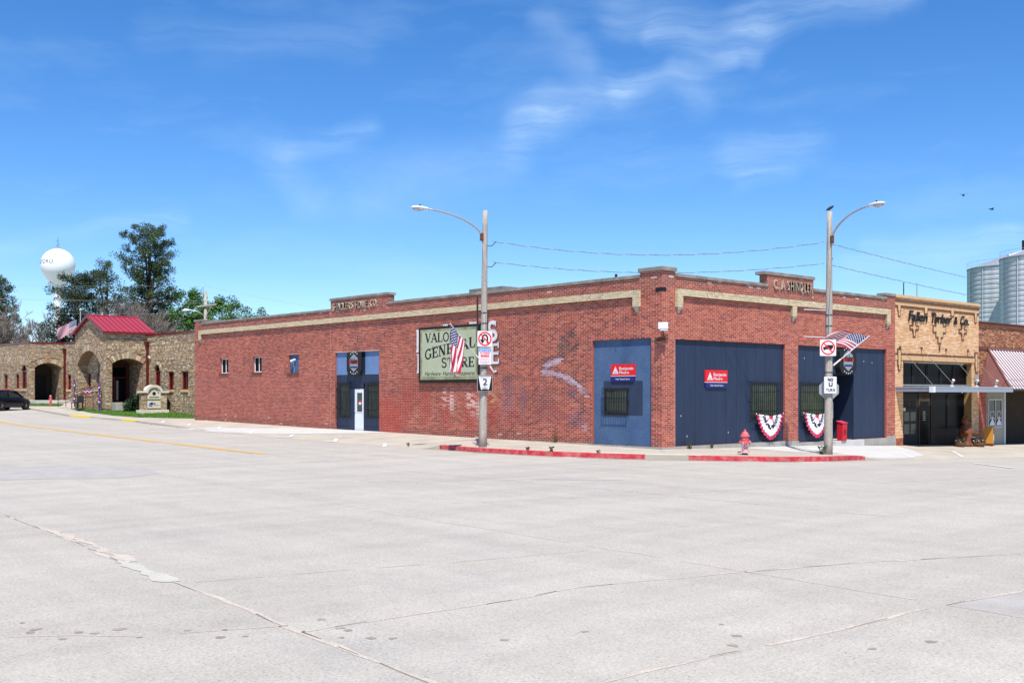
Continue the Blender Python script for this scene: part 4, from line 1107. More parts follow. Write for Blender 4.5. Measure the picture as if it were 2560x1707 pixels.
def paint_sign(fr, u0, u1, z0, z1, label, w0, org):
    t = thing('paint_brand_sign', label, 'sign', org, 'red and blue paint dealer signs')
    W = u1-u0; Hh = z1-z0; zs = z0+Hh*.30
    m_ = MB(); m_.fbox(fr, u0, u1, zs+.02, z1, w0, w0+.05); m_.build('red_board', t, 'sign_red')
    m_ = MB(); m_.fbox(fr, u0, u1, zs, zs+.02, w0, w0+.052); m_.build('white_rule', t, 'white_sign')
    m_ = MB(); m_.prism(fr, [(u0+W*.02, z0), (u1-W*.04, z0), (u1-W*.0, zs), (u0, zs)], w0, w0+.05); m_.build('blue_board', t, 'sign_navy')
    w = w0+.0545; m_ = MB(); hR = z1-zs-.02; zb = zs+.02+hR*.16; tw = W*.26; ux = u0+W*.07
    m_.face([fr(ux, zb, w), fr(ux+tw, zb, w), fr(ux+tw/2, zb+hR*.66, w)])
    put_text(m_, 'Benjamin', fr, u0+W*.36, u0+W*.94, zb+hR*.34, hR*.25, w, bold=.006); put_text(m_, 'Moore', fr, u0+W*.36, u0+W*.76, zb, hR*.25, w, bold=.006)
    put_text(m_, 'Valor General Store', fr, u0+W*.2, u0+W*.8, z0+Hh*.10, Hh*.085, w, bold=.003); m_.build('lettering', t, 'white_sign', fix=False)
    m_ = MB()
    for k, s in enumerate((-.16, .0, .16)):
        c = ux+tw/2+s*tw; ribbon(m_, fr, [(c-tw*.1, zb+hR*.03), (c, zb+hR*.24-abs(s)*hR*.3), (c+tw*.1, zb+hR*.03)], .012, lambda a, b: (a, b), w+.002+k*.0003, 0)
    m_.build('emblem_lines', t, 'sign_red', fix=False)
paint_sign(A0, -2.57, -1.36, 2.40, 3.05, 'red and blue paint brand sign on the blue stucco above a small barred window', -.088, (0, 2, 2.4))
paint_sign(B0, 2.55, 3.90, 2.16, 2.84, 'red and blue paint brand sign on the dark navy boards of the shopfront', -.084, (3.2, 0, 2.16))

def hex_sign(fr, u0, u1, z0, z1, w0, w1, label):
    t = thing('shield_sign', label, 'sign', tuple(fr((u0+u1)/2, z0, w0)), 'black arched signs with a grey hexagon')
    W = u1-u0; cu = (u0+u1)/2; b = .12*W
    poly = [(u0+b, z0), (u1-b, z0), (u1, z0+b*1.6), (u1, z1-b*.6), (u1-b*.6, z1), (u0+b*.6, z1), (u0, z1-b*.6), (u0, z0+b*1.6)]
    m_ = MB(); m_.prism(fr, poly, w0, w1); m_.build('board', t, 'black_paint')
    cz = (z0+z1)/2+.03; r = W*.31; hx = [(cu+r*1.02*math.cos(R(30+60*i)), cz+r*1.12*math.sin(R(30+60*i))) for i in range(6)]
    m_ = MB(); m_.prism(fr, hx, w1, w1+.012); m_.build('hexagon_plate', t, 'grey_hex')
    m_ = MB(); m_.prism(fr, [(cu-r*1.02, cz-.10*r), (cu+r*1.02, cz-.10*r), (cu+r*1.02, cz+.30*r), (cu-r*1.02, cz+.30*r)], w1+.012, w1+.018); m_.build('red_bar', t, 'skin_red')
    m_ = MB(); m_.prism(fr, [(cu-r*.8, cz-.62*r), (cu+r*.8, cz-.62*r), (cu+r*.8, cz-.42*r), (cu-r*.8, cz-.42*r)], w1+.012, w1+.016); m_.build('name_bar', t, 'sign_navy')
    m_ = MB(); put_text(m_, 'Valor', fr, cu-r*.8, cu+r*.8, cz-.08*r, r*.62, w1+.021, bold=.02, shear=.1); m_.build('lettering', t, 'black_letter', fix=False)
    for s in (-1, 1):
        for i in range(5):
            a = R(90*s+(i-2)*17); x, z = cu+r*1.28*math.cos(a), cz+r*1.36*math.sin(a); pts = []
            for k in range(10):
                rr = .045 if k % 2 == 0 else .018; pts.append((x+rr*math.cos(R(90+36*k)), z+rr*math.sin(R(90+36*k))))
            m_ = MB(); m_.prism(fr, pts, w1, w1+.006); m_.build('star', t, 'paper')
    return t
hex_sign(A0, -20.42, -19.14, 2.83, 4.00, .09, .14, 'black arched sign with a grey hexagon over the white side door')
hex_sign(B0, 11.55, 12.88, 2.82, 3.86, -.085, .16, 'black arched sign with a grey hexagon over the dark shop entrance, partly behind the flag')

# wall lamp in the blocked window, flood lamp box at the corner
t = thing('wall_lamp', 'small white lamp head on a thin stem in the blue blocked window', 'lamp', (-.1, 25.8, 3.1))
m_ = MB(); m_.tube([A0(-25.86, 3.06, -.09), A0(-25.84, 3.45, -.05), A0(-25.8, 3.68, .02)], .014, 6); m_.build('stem', t, 'galvanised')
m_ = MB(); m_.tube([A0(-25.92, 3.66, .08), A0(-25.66, 3.76, -.02)], .075, 12, r1=.05); m_.build('lamp_head', t, 'lamp_white')
t = thing('flood_lamp', 'white square flood lamp on a rusty bracket at the store corner', 'lamp', (-.1, -.1, 4.0))
fc = Fr((-.12, -.12, 0), (.7071, -.7071, 0), (-.7071, -.7071, 0))
m_ = MB(); m_.fbox(fc, -.175, .175, 4.26, 4.50, .05, .30); m_.fbox(fc, -.10, .17, 4.20, 4.26, .05, .28); m_.build('lamp_box', t, 'lamp_white', bevel=.015)
m_ = MB(); m_.tube([fc(0, 4.22, .15), fc(.02, 4.08, .1), fc(.06, 4.0, -.02)], .03, 8); m_.tube([fc(-.04, 4.2, .12), fc(-.05, 4.05, .05)], .014, 6); m_.build('bracket', t, 'rust')
m_ = MB(); m_.fbox(A0, -.30, .03, 3.86, 3.98, .01, .05); m_.fbox(B0, -.03, .28, 3.86, 3.98, .01, .05); m_.build('mounting_plate', t, 'rust')
m_ = MB(); m_.tube([B0(.05, 4.06, .06), B0(.2, 4.10, .03), B0(.33, 4.05, .02)], .01, 6); m_.build('cable', t, 'wire_black')

# bunting fans under the barred windows
def bunting(u0, u1, zt, zb, label, seed):
    rn = random.Random(seed); cu = (u0+u1)/2; hw = (u1-u0)/2; hh = zt-zb
    t = thing('bunting_fan', label, 'bunting', (cu, -.1, zt), 'fan buntings on the front windows')
    n = 48; J2 = [rn.random() for _ in range(n+1)]
    def P(i, f):
        s = i/n; a = math.pi*(1+s)                     # from left corner round the bottom to the right corner
        ct, st = math.cos(a), math.sin(a)
        r = 1/((abs(ct))**1.75+(abs(st))**1.75)**(1/1.75)
        x = r*ct*hw*f; z = r*st*(hh-.10)*f
        zc = zt-.10*(1-abs(x)/hw)                        # top edge sags in the middle
        pl = (.022+.02*J2[i % (n+1)])*math.sin(i*math.pi*2/3.2)*f; z -= .03*f*f*J2[(i*7+3) % (n+1)]; x *= 1-.05*f*J2[(i//4) % (n+1)]
        return B0(cu+x, zc+z, .085+.05*(1-f)+pl+.10*math.sin(s*math.pi)*f*.5)
    zones = [(0, .16, 1), (.16, .40, 0), (.40, .58, 2), (.58, .84, 0), (.84, 1.01, 1)]
    rad = [0, .08, .16, .28, .40, .49, .58, .71, .84, .92, 1.0]
    m_ = MB(); b = 0
    for j in range(len(rad)-1):
        mid = (rad[j]+rad[j+1])/2; mi = [z_[2] for z_ in zones if z_[0] <= mid < z_[1]][0]
        for i in range(n):
            mm = mi
            if mi == 2 and (i+j*2) % 5 == 0: mm = 0
            if mi == 0 and j < 5 and (i//3) % 7 == 3: mm = 1
            m_.face([P(i, rad[j]), P(i, rad[j+1]), P(i+1, rad[j+1]), P(i+1, rad[j])], mm)
    m_.build('cloth', t, ['flag_white', 'bunting_red', 'bunting_blue'], fix=False)
    for u in (u0, u1):
        k = MB(); k.tube([B0(u, zt+.02, .07), B0(u, zt-.03, .10)], .012, 6); k.build('tie', t, 'flag_white')
bunting(5.62, 7.45, 1.14, .10, 'pleated red white and blue bunting on the left barred front window, nearer the corner', 1)
bunting(8.92, 10.78, 1.14, .08, 'pleated red white and blue bunting on the right barred front window, beside the entrance', 2)

# red box at the entrance
t = thing('red_bin', 'bright red metal bin with a slanted lid beside the dark shop entrance', 'bin', (11.45, -.35, -.09))
m_ = MB(); m_.prism(Fr((11.42, 0, 0), (0, -1, 0), (-1, 0, 0)), [(.10, -.09), (.36, -.09), (.38, .66), (.10, .73)], -.36, 0); m_.build('body', t, 'red_paint', bevel=.015)
m_ = MB(); m_.prism(Fr((11.39, 0, 0), (0, -1, 0), (-1, 0, 0)), [(.07, .735), (.40, .655), (.40, .68), (.07, .77)], -.42, 0); m_.build('lid', t, 'bunting_red')
m_ = MB()
for a in ([(11.54, .36), (11.66, .36)], [(11.60, .44), (11.60, .22)], [(11.54, .30), (11.66, .27)], [(11.55, .20), (11.64, .18)]): ribbon(m_, B0, a, .022, lambda p, q: (p, q), .385, 0)
m_.build('mark', t, 'black_letter', fix=False)

# ---------------------------------------------------------------- the yellow brick shop
ys_ = thing('yellow_brick_shop', 'yellow brick shop with script lettering, stepped brown brick ornaments and a flat metal canopy', 'shop building', (20.7, 0, -.6))
def tone_y(u, z):
    c = rb.choice([(.72, .46, .20), (.68, .42, .18), (.76, .50, .23), (.66, .39, .16), (.72, .45, .21), (.78, .54, .28), (.62, .36, .15)])
    c = mul(c, rb.uniform(.92, 1.08)); return (c[0], c[1]*.98, c[2]*1.2)
def tone_rb(u, z):
    c = rb.choice(BR[:5]); return mul(c, rb.uniform(.7, 1.1))
opn = [(17.26, 24.15, -.7, 3.42)]
m_ = MB(); wall_sheet(m_, B0, [(16.51, -.9), (17.26, -.9), (17.26, 3.42), (24.15, 3.42), (24.15, -.9), (24.93, -.9), (24.93, 6.42), (16.51, 6.42)], [], -.02)
m_.fbox(B0, 16.51, 24.93, 3.42, 6.42, -.35, -.025)
for a in (17.26, 24.15): m_.face([B0(a, -.9, -.02), B0(a, 3.42, -.02), B0(a, 3.42, -.5), B0(a, -.9, -.5)])
m_.build('wall', ys_, 'yellow_mortar', fix=False)
FY = FBy(.02)
it = courses(FY, 16.52, 24.92, -.14, 6.40, .29, .072, .010, tone_y, holes=[(17.26, 24.15, -.9, 3.45)], proud=.008)
it += courses(FY, 16.52, 17.26, -.75, -.14, .22, .0705, .014, tone_rb)
it += courses(FA(17.26), -.5, -.02, -.6, 3.4, .29, .072, .01, tone_y) if False else []
lay(it, ys_, 'brick_single', 'brick_joined')
def yb2(a, b, c, d, w0, w1, name, m, parent=ys_, **k):
    m_ = MB(); m_.fbox(B0, a, b, c, d, w0, w1); return m_.build(name, parent, m, **k)
yb2(16.5, 24.95, 6.40, 6.53, -.36, .05, 'coping_stone', 'tan_soldier')
yb2(16.52, 24.92, 6.22, 6.29, -.01, .045, 'brown_course', 'brown_brick')
def soldiers(a, b, c, d, w, wid=.105):
    n = round((b-a)/wid); st = (b-a)/n; m_ = MB()
    for i in range(n):
        m_.fbox(B0, a+i*st+.004, a+(i+1)*st-.004, c+.004, d-.004, -.01, w+rb.uniform(-.002, .003))
    o = m_.build('soldier_course', ys_, 'tan_soldier', fix=False); o['kind'] = 'stuff'
soldiers(16.52, 24.92, 6.04, 6.22, .012)
def orn(outer, inner, w=.014):
    """stepped ornament: brown border boxes with tan brick inside"""
    m_ = MB()
    for k, (a, b, c, d) in enumerate(outer): m_.fbox(B0, a, b, c, d, -.01, w+.0006*k)
    m_.build('ornament_border', ys_, 'brown_brick', fix=False)
    m_ = MB()
    for k, (a, b, c, d) in enumerate(inner): m_.fbox(B0, a, b, c, d, -.01, w+.006+.0006*k)
    m_.build('ornament_fill', ys_, 'tan_soldier', fix=False)
segs = [(16.52, 16.69), (17.02, 19.21), (19.57, 21.89), (22.2, 24.39), (24.7, 24.92)]
m_ = MB()
for a, b in segs: m_.fbox(B0, a, b, 5.95, 6.04, -.01, .018)
m_.build('brown_course', ys_, 'brown_brick', fix=False)
for cx in (16.86, 24.55): orn([(cx-.17, cx+.17, 5.78, 6.045), (cx-.10, cx+.10, 5.50, 5.79)], [(cx-.10, cx+.10, 5.80, 6.05), (cx-.05, cx+.05, 5.56, 5.81)])
for cx in (19.39, 22.05): orn([(cx-.18, cx+.18, 5.72, 6.045)], [(cx-.115, cx+.115, 5.79, 6.05)])
def cross(cx, dz=0):
    orn([(cx-.12, cx+.12, 4.58, 5.50), (cx-.43, cx+.43, 4.92, 5.17), (cx-.19, cx+.19, 4.84, 5.25)], [(cx-.05, cx+.05, 4.65, 5.44), (cx-.36, cx+.36, 5.01, 5.08), (cx-.11, cx+.11, 4.95, 5.15)])
cross(18.26); cross(23.15)
cx = 20.72
orn([(cx-.17, cx+.17, 4.34, 5.62), (cx-.38, cx+.38, 4.63, 5.46), (cx-.66, cx+.66, 4.87, 5.24)], [(cx-.10, cx+.10, 4.41, 5.55), (cx-.31, cx+.31, 4.70, 5.39), (cx-.59, cx+.59, 4.94, 5.17)])
# lower band and its end ornaments
yb2(17.0, 24.42, 3.73, 3.81, -.01, .022, 'brown_course', 'brown_brick'); yb2(17.26, 24.15, 3.42, 3.49, -.01, .022, 'brown_course', 'brown_brick')
soldiers(16.52, 24.92, 3.49, 3.73, .014)
yb2(16.52, 16.69, 3.73, 3.81, -.01, .022, 'brown_course', 'brown_brick'); yb2(24.72, 24.92, 3.73, 3.81, -.01, .022, 'brown_course', 'brown_brick')
for cx in (16.86, 24.6): orn([(cx-.17, cx+.17, 3.25, 4.03), (cx-.11, cx+.11, 2.99, 3.26)], [(cx-.10, cx+.10, 3.27, 3.95), (cx-.05, cx+.05, 3.05, 3.28)], .026)
# script letters: leaning, each one its own piece
def script(text, u0, u1, z0, h):
    m_ = MB(); put_text(m_, text, B0, u0, u1, z0, h, .02, depth=.03, gap=.07, shear=.28, bold=.016, each=('letter', ys_, 'black_letter'))
def swash(u, z, s=1):
    m_ = MB()
    pts = [(u+.42*s, z-.02*s), (u+.30*s, z+.05*s), (u+.12*s, z+.05*s), (u-.02*s, z-.05*s), (u-.08*s, z-.18*s), (u-.0*s, z-.24*s), (u+.07*s, z-.18*s), (u+.04*s, z-.1*s)]
    n_ = len(pts); P0 = []
    for i in range(n_-1): P0 += [Vector(pts[i]).lerp(Vector(pts[i+1]), k/3) for k in range(3)]
    m_.tube([B0(p.x, p.y, .05) for p in P0], .020, 6); m_.build('swash', ys_, 'black_letter')
script('F', 17.66, 18.00, 5.34, .50); script('allen', 17.98, 19.42, 5.36, .44); script('T', 19.78, 20.14, 5.34, .50); script('imber', 20.16, 21.85, 5.36, .44)
script('&', 22.14, 22.48, 5.37, .38); script('C', 22.80, 23.14, 5.36, .46); script('o.', 23.20, 23.72, 5.37, .44)

# dark shopfront behind the canopy
D_ = .45
yb2(17.26, 24.15, -.9, 3.42, -.62, -.52, 'shopfront_backing', 'black_paint')
for i, (a, b) in enumerate([(17.3, 18.62), (18.7, 20.0), (20.08, 21.36), (21.44, 22.7), (22.78, 24.1)]):
    window_unit(ys_, B0, a, b, 2.36, 3.36, -.30, 'black_iron', 'dark_glass', fw=.05, name='transom_window')
yb2(17.26, 24.15, 2.30, 2.355, -.5, -.1, 'transom_sill', 'galvanised')
pn = yb2(17.3, 19.35, -.62, 1.95, -.5, -.40, 'panelled_door', 'black_paint')
for i in range(3):
    for j, (z0_, z1_) in enumerate(((-.0, .48), (.62, 1.05), (1.2, 1.62))):
        p = MB(); p.fbox(B0, 17.42+i*.62, 17.92+i*.62, z0_, z1_, -.40, -.392); p.build('pane', pn, 'shade_glass' if j < 2 else 'dark_glass')
dr = yb2(19.45, 20.5, -.62, 1.95, -.5, -.38, 'door_frame', 'brown_wall')
p = MB(); p.fbox(B0, 19.56, 20.40, -.55, 1.55, -.38, -.37); p.build('pane', dr, 'dark_glass')
p = MB(); put_text(p, '303', B0, 19.82, 20.2, 1.66, .16, -.372, bold=.01); p.build('house_number', dr, 'black_letter', fix=False)
p = MB()
for k in range(5): p.fbox(B0, 19.8, 20.05+.03*(k % 2), .62+k*.10, .67+k*.10, -.37, -.366)
p.build('notice', dr, 'beige_wall')
for a, b in ((20.62, 22.3), (22.38, 24.1)): window_unit(ys_, B0, a, b, .12, 1.95, -.42, 'black_iron', 'dark_glass', fw=.05, name='shop_window')
yb2(20.62, 24.12, -.62, .10, -.5, -.36, 'bulkhead', 'brown_wall')
# flat hung canopy: fascia pieces, deck, rods and little lamps on top
cz0, cz1, CD = 2.02, 2.24, 1.79
cn = MB(); cn.fbox(B0, 16.62, 24.72, cz0+.03, cz1-.03, .01, CD-.03); cn = cn.build('canopy', ys_, 'beige_wall')
p = MB(); p.fbox(B0, 16.56, 16.62, cz0, cz1, .01, CD); p.build('fascia', cn, 'canopy_metal')
p = MB(); p.fbox(B0, 16.62, 24.78, cz0-.02, cz1, CD-.03, CD+.02); p.build('fascia', cn, 'canopy_metal')
p = MB(); p.fbox(B0, 16.55, 24.79, cz1-.05, cz1+.012, CD-.06, CD+.035); p.fbox(B0, 16.54, 16.60, cz1-.05, cz1+.012, .01, CD); p.build('drip_edge', cn, 'galvanised')
p = MB(); p.fbox(B0, 16.53, 16.75, cz0-.03, cz1+.02, CD-.15, CD+.045); p.build('corner_clip', cn, 'lamp_white')
for x in (16.9, 18.92, 21.37, 23.66):
    p = MB(); p.tube([B0(x, 4.09, .02), B0(x+.08, cz1, CD-.12)], .012, 6); p.build('hanger_rod', ys_, 'rod_metal')
    p = MB(); p.tube([B0(x, 4.10, .0), B0(x, 4.10, .07)], .045, 8); p.tube([B0(x, 4.1, .03), B0(x+.01, 3.75, .02)], .008, 5); p.build('rod_plate', ys_, 'rust')
for k, x in enumerate((19.6, 22.1, 24.2)):
    t = thing('canopy_lamp', ['small white lamp on the left part of the flat canopy', 'small white lamp midway along the flat canopy', 'small white lamp at the right end of the flat canopy'][k], 'lamp', (x, -1.2, cz1), 'lamps on the flat canopy')
    p = MB(); p.lathe([(.09, 0), (.1, .05), (.03, .09), (.025, .2)], (x, -1.2, cz1), 10); p.build('base', t, 'lamp_white')
    p = MB(); p.tube([(x, -1.2, cz1+.2), (x-.05, -1.3, cz1+.34)], .04, 8, r1=.07); p.build('lamp_head', t, 'lamp_white')
for k, (x, z) in enumerate(((24.42, 2.9), (24.5, 2.65))):
    p = MB(); p.fbox(B0, x, x+.16, z-.35, z, .02, .16); p.build('meter_box', ys_, 'galvanised' if k == 0 else 'black_iron')
p = MB(); p.tube([B0(24.62, 3.05, .08), B0(24.62, 2.2, .08)], .025, 6); p.build('conduit', ys_, 'rust')
yb2(17.26, 17.40, 1.12, 1.26, -.1, .03, 'light_switch_box', 'limestone')
yb2(20.66, 20.78, 4.02, 4.27, .0, .03, 'wall_bracket', 'rust')
p = MB(); p.face([(16.5, .3, 5.9), (24.9, .3, 5.9), (24.9, 26, 5.9), (16.5, 26, 5.9)]); p.build('roof', ys_, 'asphalt', fix=False)

# ---------------------------------------------------------------- the rough brick shop with a ribbed metal awning
rs = thing('rough_brick_shop', 'rough reddish brown brick shop with a ribbed maroon metal awning and a beige wall', 'shop building', (30, 0, -.9))
def tone_r(u, z):
    c = rb.choice([(.33, .12, .055), (.40, .16, .07), (.24, .085, .045), (.42, .20, .10), (.20, .075, .05), (.36, .13, .055), (.47, .26, .14)])
    return mul(c, rb.uniform(.75, 1.15))
def rsb(a, b, c, d, w0, w1, name, m, parent=rs, **k):
    m_ = MB(); m_.fbox(B0, a, b, c, d, w0, w1); return m_.build(name, parent, m, **k)
m_ = MB(); wall_sheet(m_, B0, [(24.94, -1.2), (25.84, -1.2), (25.84, 2.1), (48, 2.1), (48, 5.42), (24.94, 5.42)], [], -.03); m_.fbox(B0, 24.94, 48, 3, 5.42, -.35, -.035); m_.build('wall', rs, 'mortar', fix=False)
it = courses(FBy(.03), 24.95, 48, 2.1, 5.42, .235, .075, .012, tone_r, proud=.012, jit=.009, vary=.25)
it += courses(FBy(.03), 24.95, 25.84, -1.1, 2.1, .225, .0705, .012, tone_rb, proud=.01)
lay(it, rs, 'brick_single', 'brick_joined', n=200)
rsb(24.94, 48, 5.42, 5.58, -.36, .06, 'coping_course', 'brown_brick'); rsb(24.94, 48, 5.585, 5.64, -.38, .09, 'coping_course', 'rust')
rsb(24.94, 48, 4.22, 4.36, -.02, .035, 'brown_course', 'brown_brick')
# awning: hipped, ribbed metal
TX, TZ, BX, BZ, AD = 25.95, 4.22, 24.98, 2.16, 1.62
m_ = MB(); m_.face([B0(TX, TZ, .02), B0(BX, BZ, .02), B0(BX, BZ, AD)]); m_.build('awning_side', rs, 'awning_dark', fix=False)
n_ = 11
for i in range(1, n_):
    f = i/n_; p = MB(); e = B0(TX, TZ, .03).lerp(B0(BX, BZ, AD), f); q = Vector((e.x, -.02, 0)); 
    a = B0(BX+(TX-BX)*(1-f), BZ+(TZ-BZ)*(1-f), .02); b_ = B0(BX, BZ, AD*f)
    p.tube([a, b_], .014, 4); p.build('awning_rib', rs, 'awning_dark', fix=False)
m_ = MB(); m_.face([B0(TX, TZ, .02), B0(BX, BZ, AD), B0(48, BZ, AD), B0(48, TZ, .02)]); m_.build('awning_slope', rs, 'awning_metal', fix=False)
x = BX+.1
while x < 48:
    f = min(1, (x-BX)/(TX-BX)); p = MB(); top = B0(x, BZ+(TZ-BZ)*f, .02+(AD-.02)*(1-f)); p.tube([top, B0(x, BZ, AD+.012)], .045, 4); p.build('awning_rib', rs, 'awning_rib', fix=False); x += .34
p = MB(); p.tube([B0(TX, TZ+.01, .03), B0(BX, BZ, AD+.01)], .055, 6); p.tube([B0(TX, TZ+.02, .03), B0(48, TZ+.02, .03)], .07, 6); p.build('awning_cap', rs, 'awning_dark')
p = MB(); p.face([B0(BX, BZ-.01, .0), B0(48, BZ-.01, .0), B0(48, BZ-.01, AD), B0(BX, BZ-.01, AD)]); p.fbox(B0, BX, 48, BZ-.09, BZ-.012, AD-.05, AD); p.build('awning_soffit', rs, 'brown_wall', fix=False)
rsb(25.84, 27.86, -1.2, 2.1, -.15, -.03, 'stucco_wall', 'beige_wall'); rsb(27.86, 27.98, -1.2, 2.1, -.2, .02, 'corner_trim', 'lamp_white')
wu = window_unit(rs, B0, 25.98, 27.62, .12, 1.66, -.03, 'galvanised', 'shade_glass', mull=(26.82,), fw=.09)
p = MB()
for cx in (26.42, 27.2):       # bell shaped decals
    pts = [(cx-.30, .26), (cx+.30, .26), (cx+.24, .40), (cx+.10, .52), (cx, .72), (cx-.10, .52), (cx-.24, .40)]
    ribbon(p, B0, arcp(cx, .50, .27, .18, 20, 160, 8), .04, lambda a, b: (a, b), .021, 0); ribbon(p, B0, [(cx-.24, .66), (cx-.24, .98), (cx+.2, .98), (cx+.2, .8)], .035, lambda a, b: (a, b), .022, 0)
    b = [B0(u, z, .019) for u, z in pts]; p.face(b)
p.build('decal', wu, 'flower_white', fix=False)
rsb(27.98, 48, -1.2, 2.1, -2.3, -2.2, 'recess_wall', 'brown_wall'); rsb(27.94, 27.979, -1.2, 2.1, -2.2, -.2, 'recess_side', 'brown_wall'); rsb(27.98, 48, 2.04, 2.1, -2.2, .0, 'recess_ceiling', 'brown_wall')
p = MB(); p.face([(24.9, .3, 5.2), (48, .3, 5.2), (48, 26, 5.2), (24.9, 26, 5.2)]); p.build('roof', rs, 'asphalt', fix=False)

# things on the pavement under the canopies
def planter(x, y, z, w, label, seed):
    rn = random.Random(seed); t = thing('flower_basket', label, 'planter', (x, y, z), 'flower baskets under the canopy')
    p = MB(); p.lathe([(.0, 0), (w*.72, 0), (w*.95, .1), (w, .24), (w*.9, .24), (w*.85, .2), (0, .2)], (x, y, z), 18); p.build('basket', t, 'basket')
    for kind, m, nn in (('foliage', 'bush_leaves', 120), ('flowers', 'flower_white', 45), ('flowers', 'flower_red', 30)):
        p = MB()
        for i in range(nn):
            a = rn.uniform(0, 6.28); r = w*math.sqrt(rn.random())*1.05; h = .24+rn.uniform(0, .18)*(1-r/w*.6); s = .03 if kind == 'flowers' else .05
            c = Vector((x+r*math.cos(a), y+r*math.sin(a), z+h)); d1 = Vector((rn.uniform(-1, 1), rn.uniform(-1, 1), rn.uniform(-1, 1))).normalized()*s; d2 = Vector((rn.uniform(-1, 1), rn.uniform(-1, 1), rn.uniform(-1, 1))).normalized()*s
            p.face([c-d1, c+d2, c+d1, c-d2])
        p.build(kind, t, m, fix=False)
planter(20.85, -1.0, -.64, .25, 'round basket of pale flowers in front of the carved wooden bear', 3)
planter(22.75, -1.0, -.69, .34, 'wider basket of white and red flowers beside the yellow box', 4)
# carved bear: standing body, arms, head with muzzle and ears
t = thing('carved_bear', 'brown carved wooden bear standing in the shade of the canopy', 'statue', (21.9, -.75, -.66))
bx, by, bz = 21.9, -.75, -.66
p = MB(); p.lathe([(0, 0), (.27, 0), (.28, .12), (.24, .3), (.31, .5), (.30, .75), (.24, .95), (.15, 1.05), (.13, 1.1), (.19, 1.17), (.20, 1.28), (.16, 1.40), (.08, 1.46), (0, 1.48)], (bx, by, bz), 16)
for s in (-1, 1):
    p.tube([(bx+s*.22, by, bz+.92), (bx+s*.33, by-.1, bz+.72), (bx+s*.26, by-.28, bz+.66)], .085, 8, r1=.07)
    p.lathe([(0, .0), (.05, .01), (.065, .06), (.03, .10), (0, .11)], (bx+s*.13, by, bz+1.40), 8)
    p.tube([(bx+s*.16, by, bz+.3), (bx+s*.18, by-.1, bz+.08), (bx+s*.18, by-.26, bz+.06)], .12, 8, r1=.09)
p.tube([(bx, by-.1, bz+1.26), (bx, by-.30, bz+1.22)], .09, 8, r1=.055)
p.build('carving', t, 'bear_wood', smooth=True)
t = thing('low_bench', 'low grey bench between the carved bear and the yellow box', 'bench', (22.9, -.3, -.7))
p = MB(); p.fbox(B0, 22.3, 23.7, -.30, -.24, .05, .40); p.build('seat', t, 'galvanised')
for x in (22.36, 23.58):
    p = MB(); p.fbox(B0, x, x+.06, -.72, -.302, .08, .38); p.build('leg', t, 'black_iron')
t = thing('news_box', 'orange yellow newspaper box standing in front of the beige wall', 'newspaper box', (24.6, -.75, -.74))
fn = Fr((24.35, -1.0, 0), (.94, .34, 0), (.34, -.94, 0))
p = MB(); p.fbox(fn, 0, .52, -.60, .24, -.42, 0); p.build('cabinet', t, 'yellow_box', bevel=.01)
p = MB(); p.fbox(fn, .05, .47, -.08, .18, .0, .012); p.build('window', t, 'shade_glass')
p = MB(); p.fbox(fn, .05, .47, -.46, -.16, .0, .008); p.build('front_card', t, 'limestone')
p = MB(); p.fbox(fn, .04, .48, -.74, -.602, -.38, -.04); p.build('stand', t, 'bear_wood')

# ---------------------------------------------------------------- the stone telephone building
tb = thing('stone_office', 'low tan ledgestone office with arched porches, dark red trim and a red metal gable roof', 'office building', (3, 60, 1.0))
PAL = [(.36, .245, .145), (.42, .30, .185), (.30, .195, .115), (.48, .36, .24), (.25, .165, .105), (.38, .25, .145), (.33, .255, .175), (.50, .41, .30), (.33, .19, .12), (.28, .22, .16)]
def tone_s(u, z):
    c = mul(rb.choice(PAL), rb.uniform(.82, 1.16)); return (c[0]*1.10, c[1]*1.14, c[2]*1.12)
TZ_ = 6.02
XA = 2.5
stones = []
def stonewall(fr, u0, u1, z0, z1, inside=None, upright=()):
    z = z0
    while z < z1:
        up = [b for b in upright if b[0] <= z < b[1]]
        if up: h = min(rb.uniform(.15, .22), max(.12, z1-z)); L = .085
        else: h = min(rb.uniform(.055, .10), max(.05, z1-z)); L = .24
        u = u0-rb.random()*L
        while u < u1:
            l = L*rb.uniform(.45, 1.6); a, b = max(u, u0)+.006, min(u+l, u1)-.006; u += l
            if b-a < .03: continue
            ok = inside is None or all(inside(p, q) for p in (a, (a+b)/2, b) for q in (z+.004, z+h-.004))
            if ok: stones.append((fr, a, b, z+.005, z+h-.006, 0, rb.uniform(.010, .045), tone_s(a, z)))
        z += h
def not_in(polys):
    def t(u, z):
        for P in polys:
            c = False; j = len(P)-1
            for i in range(len(P)):
                (a, b), (d, e) = P[i], P[j]
                if (b > z) != (e > z) and u < (d-a)*(z-b)/(e-b)+a: c = not c
                j = i
            if c: return False
        return True
    return t
